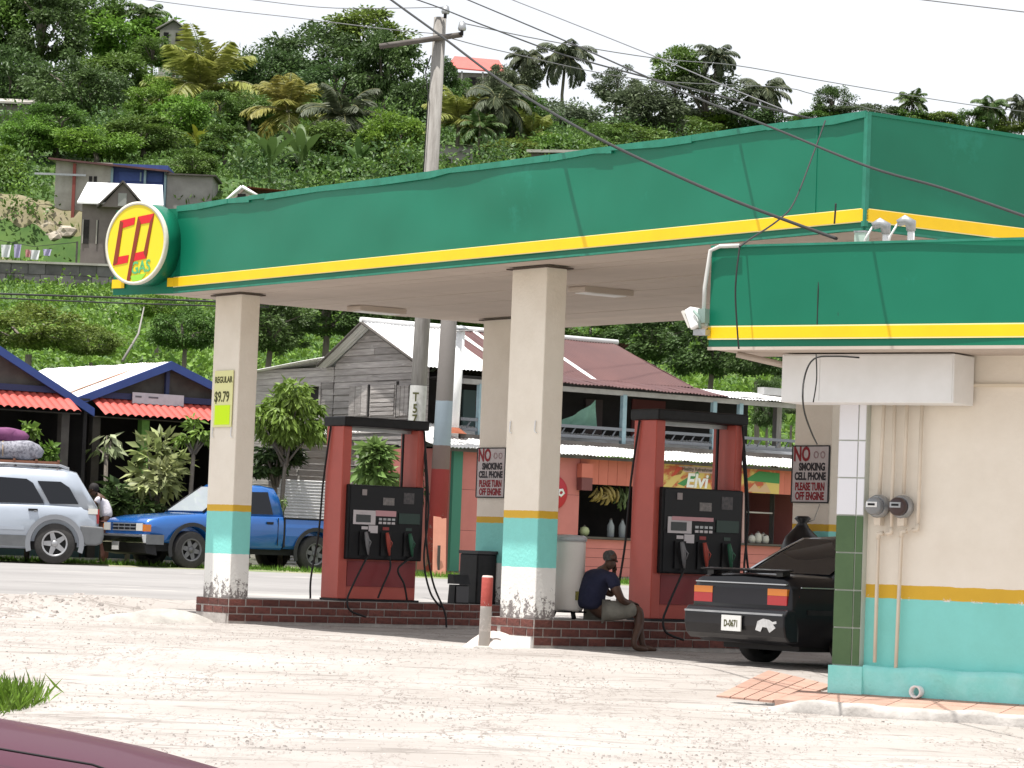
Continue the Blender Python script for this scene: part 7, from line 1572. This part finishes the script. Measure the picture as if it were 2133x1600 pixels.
near_plant('weed', 'small weed in front of the white zinc fence', 588, 1052, 14, 26, 59.4, .10, 120, M_lv5, 10, 8, .5, .3)
near_plant('garden_shrub', 'small shrub beside the foot of the leaning pink board', 868, 1000, 20, 60, 59.3, .14, 160, M_lv4, 11, 8, .5, .4)
# grass
def grass(name, n, fn, h0, h1, m, label, seed):
    g = np.random.default_rng(seed); XY = np.array([fn(g) for _ in range(n)]); Z = np.array([gz(x, y) for x, y in XY]); P = np.concatenate([XY, Z[:, None] - .01], 1)
    D = unit(g.normal(size=(n, 3)) * .42 + np.array([0, 0, 1.0])); U = unit(g.normal(size=(n, 3)) * np.array([1, 1, .1])); hh = g.uniform(h0, h1, n)
    V, F = leaf_arrays(P, D, U, hh, hh * .10 + .004, .05); return tag(O(name, np_mesh(name, V, F), m), label, 'grass', kind='stuff')
M_gr = leafm('grass_blade', (.10, .20, .02), (.14, .25, .03), .3, .4)
c_ = pz(15, 1478, -.17)
grass('grass_patch', 2600, lambda g: (c_.x - .25 + min(.38, g.normal() * .26) - .2 * abs(g.normal()), c_.y + .3 + g.normal() * .6), .06, .26, M_gr, 'bright grass patch behind the maroon bonnet', 1)
def vg(g):
    y = 56.9 + abs(g.normal()) * 1.0; return (g.uniform(-11, 6), y)
grass('verge_grass', 9000, vg, .04, .16, M_gr, 'thin grass along the far edge of the road', 2)
def vg2(g): return tuple((S0 + BX * g.uniform(-1.5, 7) + AX * abs(g.normal() * .5))[:2])
grass('shop_grass', 2500, vg2, .04, .15, leafm('dry_grass', (.20, .20, .06), (.14, .17, .04), .2, .3), 'dry grass in front of the pink shop', 3)
# ================================================================== CABLES
def cable(pts, label, r=.012, name='overhead_cable', m=None, cat='cable', group=None):
    q = [pY(*p) for p in pts]; out = []
    for i in range(len(q) - 1):
        p0, p1, p2, p3 = q[max(i - 1, 0)], q[i], q[i + 1], q[min(i + 2, len(q) - 1)]
        for k in range(5):
            s = k / 5; out.append(0.5 * ((2 * p1) + (p2 - p0) * s + (2 * p0 - 5 * p1 + 4 * p2 - p3) * s * s + (3 * p1 - p0 - 3 * p2 + p3) * s ** 3))
    out.append(q[-1]); return tag(O(name, MB().tube(out, r, 6), m or M_wire), label, cat, group)
M_wire2 = mat('grey_wire', (.16, .16, .17), rough=.6)
cable([(700, -85, 45), (815, 0, 42), (920, 76, 39.5), (1040, 166, 36.5), (1180, 252, 32.6), (1310, 320, 30.6), (1500, 406, 28), (1640, 460, 26.5), (1742, 497, 25.6)], 'thick black service cable sagging from the upper left to the building roof', .015)
cable([(640, -70, 60), (870, 0, 57.5), (1000, 50, 52), (1140, 103, 47), (1230, 130, 44), (1420, 180, 38), (1700, 250, 31)], 'dark cable from above the pole to the canopy top edge', .013)
cable([(880, -40, 58), (975, 0, 54), (1165, 80, 46), (1340, 157, 39), (1451, 204, 33), (1606, 265, 29), (1805, 346, 25), (1960, 391, 23), (2133, 450, 21), (2300, 510, 19)], 'dark cable sweeping down across the right canopy fascia', .011)
cable([(1000, -28, 60), (1068, 0, 59), (1180, 44, 57), (1365, 118, 54), (1500, 175, 51), (1640, 232, 48)], 'thin cable over the middle skyline palms', .010, m=M_wire2)
cable([(150, -20, 62), (308, 0, 61), (480, 22, 60), (624, 38, 59.5), (800, 60, 59), (928, 72, 58.8)], 'thin wire running from the top left to the pole crossarm', .009, m=M_wire2)
cable([(420, -14, 60), (530, 0, 59.8), (700, 17, 59.4), (930, 15, 58.8)], 'thin wire running from the top edge to the pole top insulator', .009, m=M_wire2)
cable([(963, 48, 58.8), (1140, 85, 62), (1370, 122, 66), (1530, 136, 70), (1700, 166, 74), (1870, 195, 78), (2040, 221, 82), (2200, 240, 86)], 'thin wire from the crossarm falling to the right hand palms', .011, m=M_wire2)
cable([(940, 80, 58.8), (1060, 110, 62), (1330, 165, 66), (1620, 182, 72), (1700, 198, 74), (1900, 250, 80)], 'lower thin wire from the pole toward the sky gap', .010, m=M_wire2)
cable([(1780, -18, 60), (1925, 0, 60), (2133, 25, 60), (2300, 45, 60)], 'single wire across the top right corner of the sky', .012, m=M_wire2)
cable([(-60, 609, 46), (0, 612, 46), (240, 620, 46), (440, 628, 46), (560, 634, 46)], 'upper of two dark cables crossing left of the sign', .016)
cable([(-60, 618, 46), (0, 621, 46), (240, 631, 46), (440, 637, 46), (560, 640, 46)], 'lower of two dark cables crossing left of the sign', .012)
cable([(1719, 252, 29.2), (1695, 318, 28.8), (1655, 420, 27.8), (1622, 458, 27), (1560, 500, 26), (1541, 514, 25.6)], 'thin guy wire from the canopy edge down to the building fascia', .008)
cable([(1541, 512, 25.65), (1534, 570, 25.6), (1532, 620, 25.6), (1536, 690, 25.6), (1539, 727, 25.6)], 'black wire hanging down the left end of the building fascia', .008)
cable([(1741, 424, 29.0), (1740, 440, 29.0), (1738, 466, 29.0)], 'short black wire end on the canopy stripe near the corner', .010)
cable([(1711, 508, 25.55), (1705, 590, 25.5), (1703, 650, 25.5), (1701, 704, 25.5)], 'thin wire down the fascia above the white box', .006)
cable([(1735, 505, 25.5), (1738, 560, 25.45), (1746, 640, 25.4), (1747, 704, 25.4)], 'second thin wire down the fascia right of the first', .006)
cable([(1790, 745, 25.3), (1740, 742, 25.3), (1695, 748, 25.3), (1675, 790, 25.3), (1674, 850, 25.4), (1690, 900, 30), (1702, 925, 36)], 'looping black wire hanging past the white box to the warning sign', .008)
cable([(1700, 738, 25.4), (1701, 790, 25.4), (1694, 838, 25.4)], 'short black wire over the seam of the white box', .006)
# ================================================================== FLOODLIGHT AND SERVICE HEADS
FO = B0 + NB * .82
def fp(x, y, off=.84):
    P = pl(x, y, B0 + NB * off, NB); q = P - B0; return Vector((q @ DX, -off, P.z))
fl = thing('floodlight', 'white floodlight on a conduit at the left end of the building fascia', 'floodlight', B0, BTH - R(90))
O('conduit', MB().tube([fp(1541, 512), fp(1500, 513), fp(1480, 522), fp(1474, 560), fp(1468, 600), fp(1466, 645)], .018, 8), mat('pale_conduit', (.55, .55, .53), rough=.5), fl)
c = fp(1450, 664, .86); h_ = MB(); h_.M = Matrix.Translation(c) @ Matrix.Rotation(R(-28), 4, 'Y'); h_.box((0, 0, 0), (.09, .20, .19), .85)
o = O('lamp_body', h_, M_white, fl); bev(o, .015)
h_ = MB(); h_.M = Matrix.Translation(c + Vector((-.055, 0, -.01))) @ Matrix.Rotation(R(-28), 4, 'Y'); h_.box((0, 0, 0), (.02, .17, .16)); O('lens', h_, M_clear, fl)
O('yoke', MB().tube([c + Vector((.03, -.1, .06)), c + Vector((.09, -.1, .0)), c + Vector((.09, -.08, -.09))], .012, 6), mat('grey_green_metal', (.22, .30, .27), rough=.5), fl); O('junction_box', MB().box(tuple(c + Vector((.085, -.02, .02))), (.07, .08, .12)), MATS['grey_green_metal'], fl); O('bracket', MB().box(tuple(c + Vector((.07, -.02, -.12))), (.12, .08, .05)), M_steel, fl)
def head(x, label, y0=507, y1=478):
    A = fp(x, y0, .35); B = fp(x, y1, .35); t = thing('service_head', label, 'service mast', B0 + DX * A.x + NB * .35 + Vector((0, 0, 3.6)), BTH - R(90), 'service masts on the building roof')
    O('mast', MB().tube([(0, 0, 0), (0, 0, B.z - 3.6)], .030, 10), M_white, t); O('hood', MB().tube([(0, 0, B.z - 3.62), (.0, -.01, B.z - 3.56), (-.045, -.03, B.z - 3.53), (-.10, -.05, B.z - 3.56)], [.038, .05, .045, .03], 10), M_steel, t)
    O('drip_wire', MB().tube([(-.10, -.05, B.z - 3.56), (-.16, -.06, B.z - 3.66), (-.20, -.05, 0.12)], .010, 5), M_white, t)
head(1845, 'left of two white service masts on the building roof', 508, 482); head(1897, 'right of two white service masts on the building roof', 508, 476)
P = fp(1795, 495, .35); t = thing('roof_junction_box', 'small pale green junction box beside the service masts', 'junction box', B0 + DX * P.x + NB * .35 + Vector((0, 0, 3.6)), BTH - R(90)); O('box', MB().bb(-.05, .05, -.04, .04, 0, P.z - 3.56), mat('pale_green_box', (.40, .52, .45), rough=.6), t); O('lid', MB().bb(-.055, .055, -.045, .045, P.z - 3.56, P.z - 3.545), M_steel, t)
